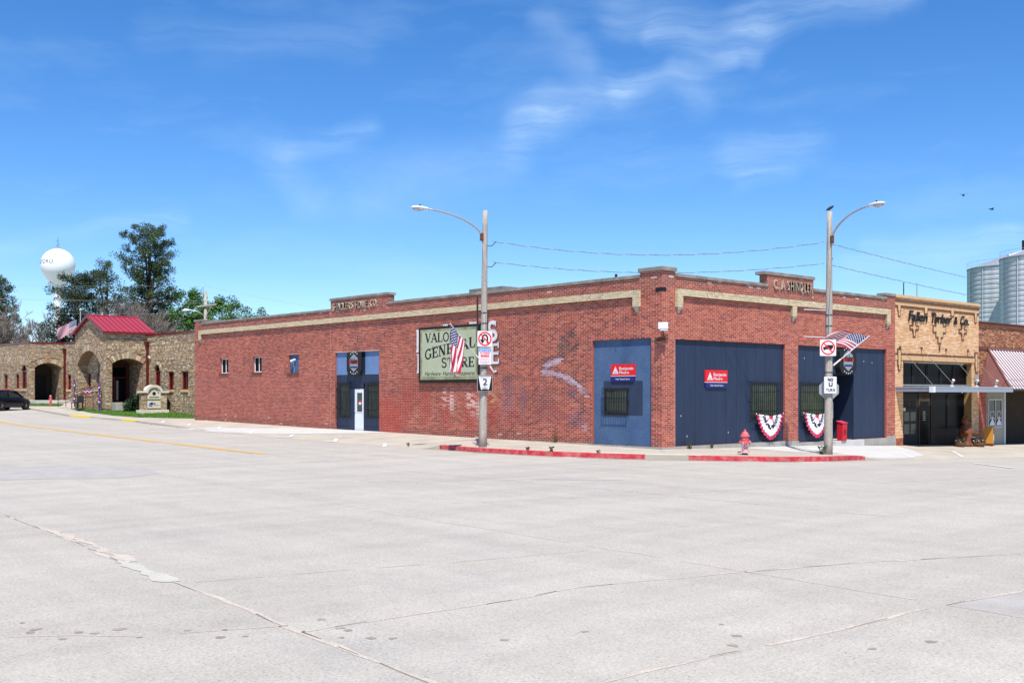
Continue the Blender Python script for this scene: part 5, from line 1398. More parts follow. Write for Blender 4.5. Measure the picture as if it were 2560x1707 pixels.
def voussoirs(fr, a, b, zs, zt, ring=.42, n=17):
    h = zt-zs; half = (b-a)/2; rad = (half*half+h*h)/(2*h); cz = zt-rad; cu = (a+b)/2; th = math.asin(min(1, half/rad))
    if h > half*.99: th = math.pi/2
    for i in range(n):
        t0, t1 = th*(1-2*i/n)-.008/rad, th*(1-2*(i+1)/n)+.008/rad
        m_ = MB(); r1 = rad+ring*rb.uniform(.85, 1.1)
        m_.prism(fr, [(cu+rad*math.sin(t0), cz+rad*math.cos(t0)), (cu+rad*math.sin(t1), cz+rad*math.cos(t1)), (cu+r1*math.sin(t1), cz+r1*math.cos(t1)), (cu+r1*math.sin(t0), cz+r1*math.cos(t0))][::-1] if False else [(cu+r1*math.sin(t0), cz+r1*math.cos(t0)), (cu+r1*math.sin(t1), cz+r1*math.cos(t1)), (cu+rad*math.sin(t1), cz+rad*math.cos(t1)), (cu+rad*math.sin(t0), cz+rad*math.cos(t0))], 0, rb.uniform(.03, .055))
        o = m_.build('arch_stone', tb, 'stone_single'); o.color = (*tone_s(0, 0), 1)
    return lambda u, z: not (rad-.01 < math.hypot(u-cu, z-cz) < rad+ring*1.02 and z > zs-.02 and abs(u-cu) < half+ring*.6)
def both(*fs): return lambda u, z: all(f(u, z) for f in fs)
def wallpart(fr, outer, holes, reveal=.3, w=0, name='wall'):
    m_ = MB(); wall_sheet(m_, fr, outer, holes, w, reveal, rmi=1); m_.build(name, tb, ['tan_mortar', 'inner_stone'], fix=False)
# W1: recessed wall next to the brick store
F1 = FA(XA)
r1 = [rect(-46.91, -46.05, 2.17, 3.42), rect(-44.78, -43.82, 2.17, 3.42), archpoly(-49.12, -48.22, 2.17, 3.50, 3.96, 10)]
wallpart(F1, [(-50.4, .2), (-37.7, .2), (-37.7, TZ_), (-50.4, TZ_)], r1, .2)
stonewall(F1, -50.38, -37.7, .25, TZ_, both(not_in(r1), voussoirs(F1, -49.12, -48.22, 3.50, 3.96, .24, 9)), upright=((1.2, 1.5), (1.75, 2.0), (4.2, 4.5), (4.8, 5.1)))
# tower front gable (faces the highway)
F2 = FA(-.52)
rec = archpoly(-55.72, -51.40, .9, 3.97, 5.0, 16)
wallpart(F2, [(-56.2, .5), (-50.4, .5), (-50.4, 6.2), (-53.3, 7.45), (-56.2, 6.2)], [rec], .72)
gab = lambda u, z: z < 6.2+min(u+56.2, -50.4-u)*.431-.03
vf = voussoirs(F2, -55.72, -51.40, 3.97, 5.0, .42, 23)
stonewall(F2, -56.2, -50.4, .85, 7.4, both(not_in([rec]), gab, vf), upright=((5.3, 5.6),))
F2b = FA(.19)
rw = [rect(-55.62, -55.05, 2.22, 3.38), rect(-53.82, -53.05, 2.22, 3.38)]
wallpart(F2b, [(-55.8, .5), (-51.3, .5), (-51.3, 5.1), (-55.8, 5.1)], rw, .2)
stonewall(F2b, -55.72, -51.4, .85, 5.0, both(not_in(rw), lambda u, z: not not_in([rec])(u, z)))
stonewall(FBy(55.72), -.52, .18, .9, 4.0)      # lit left reveal of the blind arch
# tower side (faces the corner), with the main porch
F3 = FBy(50.4)
a3 = archpoly(-.07, 2.16, 1.27, 4.03, 4.40, 12)
wallpart(F3, [(-.52, .5), (2.5, .5), (2.5, 6.3), (-.52, 6.3)], [a3], 2.4)
stonewall(F3, -.52, 2.5, .8, 6.25, both(not_in([a3]), voussoirs(F3, -.07, 2.16, 4.03, 4.40, .40, 15)), upright=((5.0, 5.4),))
stonewall(FA(2.14), -52.6, -50.5, 1.3, 4.0)
m_ = MB(); m_.fbox(B0, -.1, 2.2, 1.2, 4.45, -52.84, -52.8); m_.build('porch_back', tb, 'brown_wall')
o = MB(); o.fbox(B0, .15, 2.0, 1.27, 3.9, -52.8, -52.72); dd = o.build('entrance_door', tb, 'dark_red')
for a, b, c, d in ((.25, .95, 1.4, 2.9), (1.1, 1.85, 1.35, 3.0), (.25, 1.85, 3.1, 3.8)):
    p = MB(); p.fbox(B0, a, b, c, d, -52.72, -52.71); p.build('pane', dd, 'dark_glass')
p = MB(); p.fbox(B0, 1.15, 1.3, 1.4, 2.85, -52.71, -52.705); p.build('handle', dd, 'galvanised')
m_ = MB(); m_.box(-.1, 2.45, 49.6, 52.8, .7, 1.26); m_.build('porch_slab', tb, 'concrete', bevel=.02)
# W2 and the far block
F4 = FA(XA)
r4 = [rect(-66.24, -65.47, 2.22, 3.42)]
wallpart(F4, [(-67.3, .5), (-56.2, .5), (-56.2, TZ_), (-67.3, TZ_)], r4, .2)
stonewall(F4, -67.3, -60, 1.1, TZ_, not_in(r4), upright=((4.6, 4.9),))
F5 = FBy(67.3)
a5 = archpoly(.22, 2.38, 1.33, 4.03, 4.42, 12)
wallpart(F5, [(-.24, .5), (2.5, .5), (2.5, TZ_), (-.24, TZ_)], [a5], 2.4)
stonewall(F5, -.24, 2.5, 1.15, TZ_, both(not_in([a5]), voussoirs(F5, .22, 2.38, 4.03, 4.42, .38, 13)))
stonewall(FA(2.36), -69.4, -67.4, 1.35, 4.0)
m_ = MB(); m_.fbox(B0, .2, 2.45, 1.2, 4.5, -69.74, -69.7); m_.build('porch_back', tb, 'brown_wall')
m_ = MB(); m_.fbox(B0, .9, 1.95, 1.33, 3.4, -69.7, -69.62); m_.build('back_door', tb, 'black_paint')
m_ = MB(); m_.box(-.4, 2.45, 65.0, 69.7, .9, 1.33); m_.build('porch_slab', tb, 'white_concrete', bevel=.02)
F6 = FA(-.24)
r6 = [rect(-73.61, -72.70, 2.27, 3.5), rect(-70.55, -69.70, 2.27, 3.5), archpoly(-69.09, -67.86, 2.27, 3.75, 4.24, 10), rect(-78, -77.1, 2.27, 3.5), rect(-82, -81.1, 2.27, 3.5)]
wallpart(F6, [(-100, .8), (-67.3, .8), (-67.3, TZ_), (-100, TZ_)], r6, .26)
stonewall(F6, -84, -67.3, 1.1, TZ_, not_in(r6), upright=((4.4, 4.9), (5.2, 5.4)))
lay(stones, tb, 'stone_single', 'stone_joined', name='stone', stuff='stonework')
def redwin(fr, a, b, c, d, w=-.16):
    window_unit(tb, fr, a, b, c, d, w, 'maroon_metal', 'dark_glass', mull=((a+b)/2,), fw=.075, thick=.08)
    m_ = MB(); m_.fbox(fr, a-.10, b+.10, c-.16, c-.01, .0, .10); m_.build('sill', tb, 'tan_soldier')
for fr, (a, b, c, d) in ((F1, (-46.91, -46.05, 2.17, 3.42)), (F1, (-44.78, -43.82, 2.17, 3.42)), (F1, (-49.12, -48.22, 2.17, 3.50)), (F2b, (-55.62, -55.05, 2.22, 3.38)), (F2b, (-53.82, -53.05, 2.22, 3.38)), (F4, (-66.24, -65.47, 2.22, 3.42)), (F6, (-73.61, -72.70, 2.27, 3.5)), (F6, (-70.55, -69.7, 2.27, 3.5)), (F6, (-69.09, -67.86, 2.27, 3.75)), (F6, (-78, -77.1, 2.27, 3.5)), (F6, (-82, -81.1, 2.27, 3.5))): redwin(fr, a, b, c, d)
for fr, a, b, zs, zt in ((F1, -49.12, -48.22, 3.50, 3.96), (F6, -69.09, -67.86, 3.75, 4.24)):
    ap = archpoly(a, b, zs-.02, zs, zt, 10)[2:]; p = MB(); p.face([fr(u, z, -.14) for u, z in ap]); p.build('pane', tb, 'dark_glass', fix=False)
    p = MB(); ribbon(p, fr, ap, .09, lambda x, y: (x, y), -.10, 0); p.build('arch_frame', tb, 'maroon_metal', fix=False)
# red copings, gable roof in separate sheets, downspouts
def rcop(x0, x1, y0, y1, z=TZ_):
    m_ = MB(); m_.box(x0, x1, y0, y1, z+.002, z+.12); m_.build('coping', tb, 'maroon_metal')
rcop(XA-.07, XA+.3, 37.65, 50.45); rcop(XA-.07, XA+.3, 56.1, 67.25); rcop(-.31, XA+.2, 67.23, 67.5); rcop(-.31, .1, 67.5, 100)
m_ = MB(); m_.face([(XA+.2, 37.7, 5.7), (16, 37.7, 5.7), (16, 100, 5.7), (XA+.2, 100, 5.7)]); m_.face([(0, 67.5, 5.7), (3, 67.5, 5.7), (3, 100, 5.7), (0, 100, 5.7)]); m_.build('flat_roof', tb, 'asphalt', fix=False)
m_ = MB(); m_.face([(16, 37.7, 0), (16, 100, 0), (16, 100, 5.9), (16, 37.7, 5.9)]); m_.face([(3.0, 50.4, 5.7), (3.0, 56.2, 5.7), (3.0, 56.2, 6.25), (3.0, 53.3, 7.45), (3.0, 50.4, 6.25)]); m_.face([(XA, 56.2, .5), (-.52, 56.2, .5), (-.52, 56.2, 6.25), (3, 56.2, 6.25)]); m_.face([(XA, 50.4, 5.9), (3.0, 50.4, 5.9), (3, 50.4, 6.25), (XA, 50.4, 6.25)]); m_.build('rear_wall', tb, 'tan_mortar', fix=False)
ry, rz, ez, ov = 53.3, 7.53, 6.27, .22
x0_, x1_ = -.78, 3.02; nP = 10
for side in (-1, 1):
    ye = ry+side*(2.9+ov)
    for i in range(nP):
        a, b = x0_+(x1_-x0_)*i/nP, x0_+(x1_-x0_)*(i+1)/nP
        p = MB(); p.face([(a, ye, ez), (b, ye, ez), (b, ry, rz), (a, ry, rz)]); p.face([(a, ye, ez-.03), (a, ry, rz-.03), (b, ry, rz-.03), (b, ye, ez-.03)])
        rp = p.build('roof_sheet', tb, 'roof_red', fix=False)
        if side < 0 or i % 3 == 0:
            q = MB(); q.tube([(a, ye, ez+.02), (a, ry, rz+.02)], .022, 4); q.build('seam', rp, 'maroon_metal', fix=False)
    p = MB(); p.fbox(B0, x0_-.02, x1_+.02, ez-.15, ez+.005, -ye-.02 if side > 0 else -ye, -ye+.03); p.build('gutter', tb, 'maroon_metal')
    p = MB()
    p.prism(FA(x0_), [(-ye, ez-.16), (-ry, rz-.15), (-ry, rz+.03), (-ye, ez+.02)] if side < 0 else [(-ye, ez+.02), (-ye, ez-.16), (-ry, rz-.15), (-ry, rz+.03)], -.03, .03); p.build('barge_board', tb, 'maroon_metal')
p = MB(); p.tube([(x0_, ry, rz+.03), (x1_, ry, rz+.03)], .05, 6); p.build('ridge_cap', tb, 'roof_red')
for y, zb in ((50.16, 1.0), (66.62, 1.3)):
    p = MB(); p.fbox(F1, -y-.10, -y+.10, zb, 5.1, .03, .17)
    pts0 = [F1(-y-.22, 5.62, .02), F1(-y+.22, 5.62, .02), F1(-y+.22, 5.62, .28), F1(-y-.22, 5.62, .28)]; pts1 = [F1(-y-.10, 5.1, .03), F1(-y+.10, 5.1, .03), F1(-y+.10, 5.1, .17), F1(-y-.10, 5.1, .17)]
    for i in range(4): p.face([pts1[i], pts1[(i+1) % 4], pts0[(i+1) % 4], pts0[i]])
    p.face(pts0); p.build('downspout', tb, 'dark_red')
p = MB(); p.tube([F1(-49.75, 4.45, .0), F1(-49.75, 4.5, .16)], .03, 8); p.tube([F1(-49.75, 4.42, .12), F1(-49.75, 4.56, .2)], .08, 8); p.build('wall_light', tb, 'lamp_white')

# monument sign on the lawn
sy, sx, sz = 46.3, 1.15, .62
t = thing('monument_sign', 'stone and cream monument sign with an arched top on the lawn before the stone office', 'sign', (sx, sy, sz))
FS = FBy(sy); c = sx
p = MB(); p.fbox(FS, c-1.05, c+1.05, .45, .78, -.40, .22); p.build('base_slab', t, 'limestone', bevel=.02)
p = MB(); p.fbox(FS, c-.90, c+.90, .78, 1.95, -.22, .08); p.build('core', t, 'tan_mortar')
for s in (-1, 1):
    a = c+s*.70; z = .80
    while z < 1.92:
        h = min(rb.uniform(.09, .14), 1.95-z); u = a-.22
        while u < a+.2:
            l = rb.uniform(.12, .26); e = min(u+l, a+.22)
            q = MB(); q.fbox(FS, u+.006, e-.006, z+.005, z+h-.005, .08, rb.uniform(.115, .14)); o = q.build('stone', t, 'stone_single', fix=False); o.color = (*tone_s(0, 0), 1); u = e
        z += h
def archcap(c, hw, hw2, z0, z1, zt, w0, w1):
    top = [(c+hw2*math.cos(R(180*i/12)), z1+(zt-z1)*math.sin(R(180*i/12))) for i in range(13)]
    bot = [(c-(hw2-.13)*math.cos(R(180*i/12)), z0+(zt-z1)*math.sin(R(180*i/12))*.93) for i in range(13)]
    poly = [(c+hw, z0), (c+hw, z1)] + top + [(c-hw, z1), (c-hw, z0)] + bot
    q = MB(); q.prism(FS, poly, w0, w1); return q
archcap(c, 1.05, .58, 1.95, 2.08, 2.50, -.30, .20).build('cap', t, 'limestone')
face = [(c-.47, 1.52), (c+.47, 1.52), (c+.47, 1.98)]+[(c+.44*math.cos(R(180*i/12)), 1.98+.36*math.sin(R(180*i/12))) for i in range(13)]+[(c-.47, 1.98)]
p = MB(); p.prism(FS, face, -.1, .12); p.build('upper_plaque', t, 'limestone'); p = MB(); p.fbox(FS, c-.47, c+.47, .90, 1.42, -.1, .12); p.build('lower_plaque', t, 'limestone')
p = MB(); put_text(p, 'TELEPHONE COMPANY', FS, c-.36, c+.36, 1.60, .085, .124, bold=.008); put_text(p, 'HEMINGFORD COOPERATIVE', FS, c-.42, c+.42, 1.84+.30, .07, .124, arc=(c, 1.84, .30), bold=.005)
p.face([FS(c+.13*math.cos(a), 1.90+.13*math.sin(a), .124) for a in [i*math.pi/8 for i in range(16)]]); p.build('lettering', t, 'black_letter', fix=False)
p = MB(); p.fbox(FS, c-.26, c-.08, 1.14, 1.30, .12, .126); p.build('logo_block', t, 'sign_navy'); p = MB(); p.fbox(FS, c-.36, c-.27, 1.04, 1.24, .12, .126); p.fbox(FS, c-.30, c-.12, 1.02, 1.10, .127, .128); p.build('logo_block', t, 'sign_blue')
p = MB(); put_text(p, 'mobius', FS, c-.06, c+.10, 1.18, .09, .128, bold=.006); put_text(p, 'communications', FS, c-.06, c+.38, 1.08, .05, .124, bold=.004); p.build('lettering', t, 'rust', fix=False)

def leafball(p, cx, cy, cz, rx, ry_, rz_, n, s, rn, flat=0):
    for i in range(n):
        d = Vector((rn.gauss(0, 1), rn.gauss(0, 1), rn.gauss(0, 1))).normalized(); r = rn.random()**.35
        c = Vector((cx+d.x*rx*r, cy+d.y*ry_*r, cz+d.z*rz_*r)); a = Vector((rn.uniform(-1, 1), rn.uniform(-1, 1), rn.uniform(-.6, .8))).normalized()*s*rn.uniform(.6, 1.3); b = a.cross(Vector((rn.uniform(-1, 1), rn.uniform(-1, 1), rn.uniform(-1, 1)))).normalized()*s*.55
        p.face([c-a, c+b, c+a, c-b])
rn = random.Random(21)
t = thing('round_bush', 'dark green clipped bush behind the monument sign', 'bush', (1.9, 47.9, .7))
p = MB()
for (x, y, z, r) in ((1.5, 48.0, 1.5, .85), (2.0, 47.6, 1.4, .8), (.9, 48.2, 1.2, .8), (2.2, 46.9, 1.1, .6), (.6, 48.6, 1.0, .65)): leafball(p, x, y, z, r, r*.8, r*.9, 700, .09, rn)
p.build('leaves', t, 'bush_leaves', fix=False)
p = MB(); p.tube([(1.6, 47.9, .5), (1.6, 47.9, 1.3)], .06, 6); p.build('stem', t, 'bark')

# wrapped flag posts, railings and bench by the porch
def wrapped_post(x, y, z, h, label):
    t = thing('wrapped_post', label, 'post', (x, y, z), 'posts wrapped in star spangled ribbon'); p = MB(); p.tube([(x, y, z), (x, y, z+h)], .05, 8); p.build('post', t, 'purple')
    p = MB(); n = 60; pts = [(x+.085*math.cos(i*.9), y+.085*math.sin(i*.9), z+.25+(h-.3)*i/n) for i in range(n)]
    for i in range(n-1):
        a, b = Vector(pts[i]), Vector(pts[i+1]); u = Vector((0, 0, .05)); p.face([a-u, b-u, b+u, a+u], (0, 1, 0, 2, 0)[i % 5])
    p.build('ribbon', t, ['purple', 'flag_white', 'bunting_red'], fix=False)
wrapped_post(-.98, 55.1, .93, 2.0, 'left post wrapped in blue starred ribbon before the arched gable')
wrapped_post(-.85, 50.75, .72, 2.05, 'right post wrapped in blue starred ribbon at the corner of the gable')
def railing(pts, label, posts, h=.95):
    t = thing('hand_railing', label, 'railing', pts[0]); v = [Vector(p_) for p_ in pts]
    for dz in (h, h*.62, h*.3):
        p = MB(); p.tube([q+Vector((0, 0, dz)) for q in v], .025, 6); p.build('rail', t, 'rust')
    for q in posts:
        p = MB(); p.tube([q, (q[0], q[1], q[2]+h)], .025, 6); p.build('baluster', t, 'rust')
railing([(-1.5, 57.0, .95), (-1.5, 55.4, .95), (-1.35, 52.6, 1.35), (-1.35, 50.6, 1.35)], 'sloping brown metal hand railing nearest the street', [(-1.5, 57.0, .9), (-1.5, 55.4, .9), (-1.4, 53.8, .85), (-1.35, 52.6, .85), (-1.35, 50.6, .8)])
railing([(-.75, 55.6, 1.0), (-.75, 53.6, 1.35), (-.75, 50.9, 1.45)], 'brown metal hand railing against the gable wall', [(-.75, 55.6, .9), (-.75, 53.6, .9), (-.75, 50.9, .8)])
t = thing('porch_bench', 'dark metal bench with a bunting swag by the porch railing', 'bench', (-1.7, 52.6, .85))
p = MB(); p.box(-1.95, -1.5, 51.9, 53.2, 1.22, 1.27); p.build('seat', t, 'black_iron'); p = MB(); p.box(-1.52, -1.47, 52.0, 53.1, 1.28, 1.75); p.build('backrest', t, 'black_iron')
for y in (51.95, 53.1):
    for x in (-1.92, -1.55):
        p = MB(); p.box(x, x+.04, y, y+.05, .78, 1.22); p.build('leg', t, 'black_iron')
p = MB(); 
for i in range(12):
    y0 = 50.7+i*.12; d0 = .10*math.sin(math.pi*(i/12)*2)**2; 
    for k, (a, b) in enumerate(((0, .12), (.12, .18), (.18, .27))): p.face([(-1.40, y0, 2.25-a-d0), (-1.40, y0+.12, 2.25-a-d0), (-1.40, y0+.12, 2.25-b-d0), (-1.40, y0, 2.25-b-d0)], k)
o = p.build('rail_bunting', None, ['purple', 'flag_white', 'bunting_red'], fix=False); tag(o, 'short zigzag bunting tied along the upper porch railing', 'bunting')
t = thing('red_standpipe', 'short red standpipe on the grass by the dark left porch', 'standpipe', (-.6, 61.2, 1.0))
p = MB(); p.lathe([(.10, 0), (.10, .3), (.07, .32), (.07, .62), (.10, .64), (.09, .72), (0, .78)], (-.6, 61.2, 1.0), 12); p.build('barrel', t, 'hydrant_red'); p = MB(); p.tube([(-.72, 61.2, 1.5), (-.48, 61.2, 1.5)], .05, 8); p.build('outlet', t, 'hydrant_red')
t = thing('red_drop_box', 'red drop box on a post behind the dark car', 'drop box', (-1.2, 70.0, 1.2))
p = MB(); p.box(-1.5, -.9, 69.7, 70.5, 1.75, 2.25); p.build('box', t, 'red_paint', bevel=.05); p = MB(); p.box(-1.3, -1.1, 69.95, 70.25, 1.1, 1.75); p.build('post', t, 'dark_red')

# ---------------------------------------------------------------- dark hatchback
CX_, CY_, CZ_ = -4.9, 58.3, .69
t = thing('parked_car', 'dark blue hatchback at the kerb on the far left of the street', 'car', (CX_, CY_, CZ_))
hd = math.atan2(.58, .81)      # heading
H = Vector((math.cos(hd), math.sin(hd), 0)); Sd = Vector((-H.y, H.x, 0))
def cp(l, s, z): return Vector((CX_, CY_, CZ_)) + H*l + Sd*s + Vector((0, 0, z))
st = [(-2.05, .38, .78, .60), (-1.98, .25, .92, .76), (-1.6, .22, .98, .84), (-1.0, .20, .98, .87), (0, .19, .95, .88), (.8, .19, .93, .88), (1.15, .19, .90, .87), (1.7, .21, .80, .82), (2.0, .26, .68, .72), (2.1, .34, .55, .56)]
p = MB(); rings = []
for l, zb, zt, hw in st:
    sec = [(-hw*.92, zb), (-hw, zb+.16), (-hw, zt-.22), (-hw*.93, zt-.03), (-hw*.5, zt+.01), (0, zt+.02), (hw*.5, zt+.01), (hw*.93, zt-.03), (hw, zt-.22), (hw, zb+.16), (hw*.92, zb)]
    rings.append(sec); p.v += [tuple(cp(l, s, z)) for s, z in sec]
k = len(rings[0])
for i in range(len(st)-1):
    for j in range(k):
        p.f.append((i*k+j, i*k+(j+1) % k, (i+1)*k+(j+1) % k, (i+1)*k+j)); p.m.append(0)
p.f.append(tuple(range(k))); p.m.append(0); p.f.append(tuple((len(st)-1)*k+j for j in reversed(range(k)))); p.m.append(0)
body = p.build('body', t, 'car_paint', smooth=True)
cs_ = [(-1.95, .93, .70, .66), (-1.55, 1.36, .62, .72), (-1.0, 1.47, .60, .74), (-.2, 1.49, .60, .74), (.35, 1.42, .60, .76), (1.25, .93, .70, .80)]
p = MB()
for l, zt, hw, hb in cs_: p.v += [tuple(cp(l, s, z)) for s, z in ((-hb, .90), (-hw, zt-.05), (-hw*.6, zt), (hw*.6, zt), (hw, zt-.05), (hb, .90))]
for i in range(len(cs_)-1):
    for j in range(5): p.f.append((i*6+j, i*6+j+1, (i+1)*6+j+1, (i+1)*6+j)); p.m.append(0)
p.build('cabin', t, 'car_paint', smooth=True)
for s in (-1, 1):
    for l0, l1, zt0, zt1 in ((-1.45, -.62, 1.28, 1.38), (-.52, .78, 1.38, 1.14)):
        p = MB(); f0, f1 = .79, .70
        p.face([cp(l0+.02, s*(.80), .95), cp(l1, s*.80, .95), cp(l1-(.0 if l1 < 0 else .25), s*.70, zt1), cp(l0+.06, s*.70, zt0)]); p.build('side_window', t, 'car_glass', fix=False)
    p = MB(); p.tube([cp(.72, s*.86, .98), cp(.78, s*1.02, 1.0)], .06, 8); p.build('mirror', t, 'car_paint')
    p = MB(); p.tube([cp(1.9, s*.55, .64), cp(2.03, s*.50, .60)], .09, 8); p.build('headlight', t, 'car_glass')
p = MB(); p.face([cp(.42, -.62, 1.42), cp(.42, .62, 1.42), cp(1.22, .72, .97), cp(1.22, -.72, .97)]); p.build('windscreen', t, 'car_glass', fix=False)
for l in (-1.32, 1.32):
    for s in (-1, 1):
        def disc(r0, r1, w0, w1, name, m, par, n=20):
            q = MB()
            for w in (w0, w1):
                for r in (r0, r1):
                    for j in range(n): a = 2*math.pi*j/n; q.v.append(tuple(cp(l+r*math.cos(a), s*w, .32+r*math.sin(a))))
            for j in range(n):
                jj = (j+1) % n
                q.f += [(j, jj, n+jj, n+j), (2*n+j, 3*n+j, 3*n+jj, 2*n+jj), (n+j, n+jj, 3*n+jj, 3*n+j)]; q.m += [0, 0, 0]
            return q.build(name, par, m)
        ty = disc(.20, .32, .68, .89, 'wheel', 'tyre', t); rm = disc(.02, .07, .80, .885, 'hub', 'rim', ty)
        q = MB()
        for j in range(5):
            a = 2*math.pi*j/5; q.tube([cp(l+.05*math.cos(a), s*.87, .32+.05*math.sin(a)), cp(l+.21*math.cos(a), s*.87, .32+.21*math.sin(a))], .022, 5)
        q.build('rim', ty, 'rim')

# ---------------------------------------------------------------- street lamp posts with their signs
def arm_pts(base, head, lift):
    b, h = Vector(base), Vector(head); out = []
    for i in range(13):
        f = i/12; p = b.lerp(h, 0); e = math.sin(f*math.pi/2)
        out.append(Vector((b.x+(h.x-b.x)*(1-math.cos(f*math.pi/2))**.85, b.y+(h.y-b.y)*(1-math.cos(f*math.pi/2))**.85, b.z+(h.z-b.z)*e)))
    return out
def lamp_post(x, y, z, top, adir, alen, zb, zh, label, lean=(0, 0), extra=None):
    t = thing('street_lamp', label, 'street lamp', (x, y, z), 'wooden street lamp posts')
    p = MB(); n = 14; pts = [(x+lean[0]*i/n, y+lean[1]*i/n, z-.1+(top-z+.1)*i/n) for i in range(n+1)]
    p.tube(pts, .162, 14, r1=.092); p.build('pole', t, 'wood_pole', smooth=True)
    a = Vector(adir).normalized(); b = Vector((x+lean[0]*.85, y+lean[1]*.85, zb))+a*.15; h = Vector((x, y, zh))+a*alen
    p = MB(); p.tube(arm_pts(b, h, 0), .042, 8, r1=.032); p.build('arm', t, 'galvanised', smooth=True)
    p = MB(); p.tube([b-Vector((0, 0, .18)), b+Vector((0, 0, .10))], .07, 8); p.build('arm_bracket', t, 'rust')
    # cobra head: sits on the arm's end, lens below
    s = Vector((-a.y, a.x, 0)); L0 = h-a*.05
    prof = [(-.02, .05, .045), (.10, .085, .07), (.30, .13, .085), (.55, .15, .08), (.70, .10, .05), (.76, .03, .02)]
    p = MB(); k = 12
    for l, hw, hh in prof:
        for j in range(k):
            t_a = 2*math.pi*j/k; zz = math.sin(t_a)*hh; zz = zz if zz > 0 else zz*.55
            c = L0+a*l+s*(math.cos(t_a)*hw)+Vector((0, 0, zz)); p.v.append(tuple(c))
    for i in range(len(prof)-1):
        for j in range(k): p.f.append((i*k+j, i*k+(j+1) % k, (i+1)*k+(j+1) % k, (i+1)*k+j)); p.m.append(0)
    p.f.append(tuple(range(k))); p.m.append(0); p.f.append(tuple((len(prof)-1)*k+j for j in range(k))); p.m.append(0)
    hd_ = p.build('lamp_head', t, 'lamp_white', smooth=True)
    p = MB(); k = 12
    for l, hw, dz in ((.26, .05, -.035), (.32, .11, -.05), (.45, .13, -.10), (.60, .11, -.085), (.68, .05, -.035)):
        for j in range(k):
            t_a = 2*math.pi*j/k; zz = math.sin(t_a)
            c = L0+a*l+s*(math.cos(t_a)*hw)+Vector((0, 0, -.03+(dz*abs(zz) if zz < 0 else 0))); p.v.append(tuple(c))
    for i in range(4):
        for j in range(k): p.f.append((i*k+j, i*k+(j+1) % k, (i+1)*k+(j+1) % k, (i+1)*k+j)); p.m.append(0)
    p.build('lens', hd_, 'lamp_lens', smooth=True)
    p = MB(); e = L0+a*.38+Vector((0, 0, .085)); p.tube([e, e+Vector((0, 0, .05))], .03, 8); p.build('photocell', hd_, 'wire_black')
    p = MB(); p.tube([b-Vector((0, 0, .1)), Vector((x-.02, y-.15, zb-1.2)), Vector((x-.13, y-.14, zb-2.6)), Vector((x-.16, y-.10, z+3.6))], .012, 5); p.build('conduit', t, 'galvanised')
    for zz in (3.05, 4.35, 4.75, 5.15):
        p = MB(); p.tube([(x+lean[0]*.4, y+lean[1]*.4, z+zz), (x+lean[0]*.4, y+lean[1]*.4, z+zz+.03)], .158-.0065*zz+.012, 14); p.build('strap', t, 'wire_black')
    rn = random.Random(int(x*7))
    for i in range(26):
        zz = rn.uniform(2.2, 8); aa = rn.uniform(2.2, 5.5); r = .162-.0075*zz
        q = MB(); c = Vector((x+r*math.cos(aa), y+r*math.sin(aa), z+zz)); q.tube([c, c+Vector((math.cos(aa), math.sin(aa), 0))*.02], .012, 5)
        if i < 14: q.build('staple', t, 'rust' if i % 2 else 'wire_grey')
    return t
LX, LY, LZ = -3.45, 5.98, -.14
RX, RY, RZ = 4.95, -3.72, -.34
lp = lamp_post(LX, LY, LZ, 8.93, (-1, .05, 0), 2.55, 7.95, 8.72, 'left wooden street lamp post, on the red kerb before the VALOR sign', lean=(.08, -.05))
rp_ = lamp_post(RX, RY, RZ, 8.62, (-.30, -.95, 0), 2.15, 7.62, 8.50, 'right wooden street lamp post, near the shop entrance', lean=(.05, -.03))
for t, x, y in ((lp, LX, LY), (rp_, RX, RY)):
    for z in (7.58, 6.78):
        p = MB(); d = Vector((.78, -.62, 0)) if t is lp else Vector((.9, .2, 0)); c = Vector((x, y, z)); p.tube([c+d*.1, c+d*.35, c+d*.52+Vector((0, 0, .18))], .016, 5); p.build('wire_bracket', t, 'wire_black')
p = MB(); p.fbox(Fr((LX, LY, 0), (.74, -.67, 0), (-.67, -.74, 0)), -.24, -.17, 3.9, 5.65, -.10, -.04); p.fbox(Fr((LX, LY, 0), (.74, -.67, 0), (-.67, -.74, 0)), .17, .21, 3.9, 5.1, -.10, -.04); p.build('mounting_bar', lp, 'black_iron')
for z in (5.0, 4.0):
    p = MB(); c = Vector((RX, RY, z)); p.tube([c, c+Vector((-.62, .62, .04))], .014, 5); p.build('banner_arm', rp_, 'lamp_white')

def road_sign(name, label, c, nrm, w, h, m='white_sign', edge='galvanised', group=None, rnd=.03):
    """plate with a rim; returns thing and its frame"""
    nv = Vector((nrm[0], nrm[1], 0)).normalized(); r = Vector((-nv.y, nv.x, 0)); fr = Fr((c[0], c[1], 0), tuple(r), tuple(nv))
    t = thing(name, label, 'sign', tuple(c), group)
    z0 = c[2]-h/2; z1 = c[2]+h/2
    def rr(e, q): 
        a, b = w/2-e, h/2-e; pts = []
        for (sx_, sz_, a0) in ((1, -1, -90), (1, 1, 0), (-1, 1, 90), (-1, -1, 180)):
            for k in range(4): an = R(a0+30*k); pts.append((sx_*(a-q)+q*math.cos(an), c[2]+sz_*(b-q)+q*math.sin(an)))
        return pts
    p = MB(); p.prism(fr, rr(0, rnd), 0, .008); p.build('plate', t, edge)
    p = MB(); p.prism(fr, rr(.008, rnd), .008, .011); p.build('face', t, m)
    p = MB(); p.fbox(fr, -.03, .03, c[2]-h*.3, c[2]+h*.3, -.05, -.001); p.build('mount', t, 'galvanised')
    return t, fr
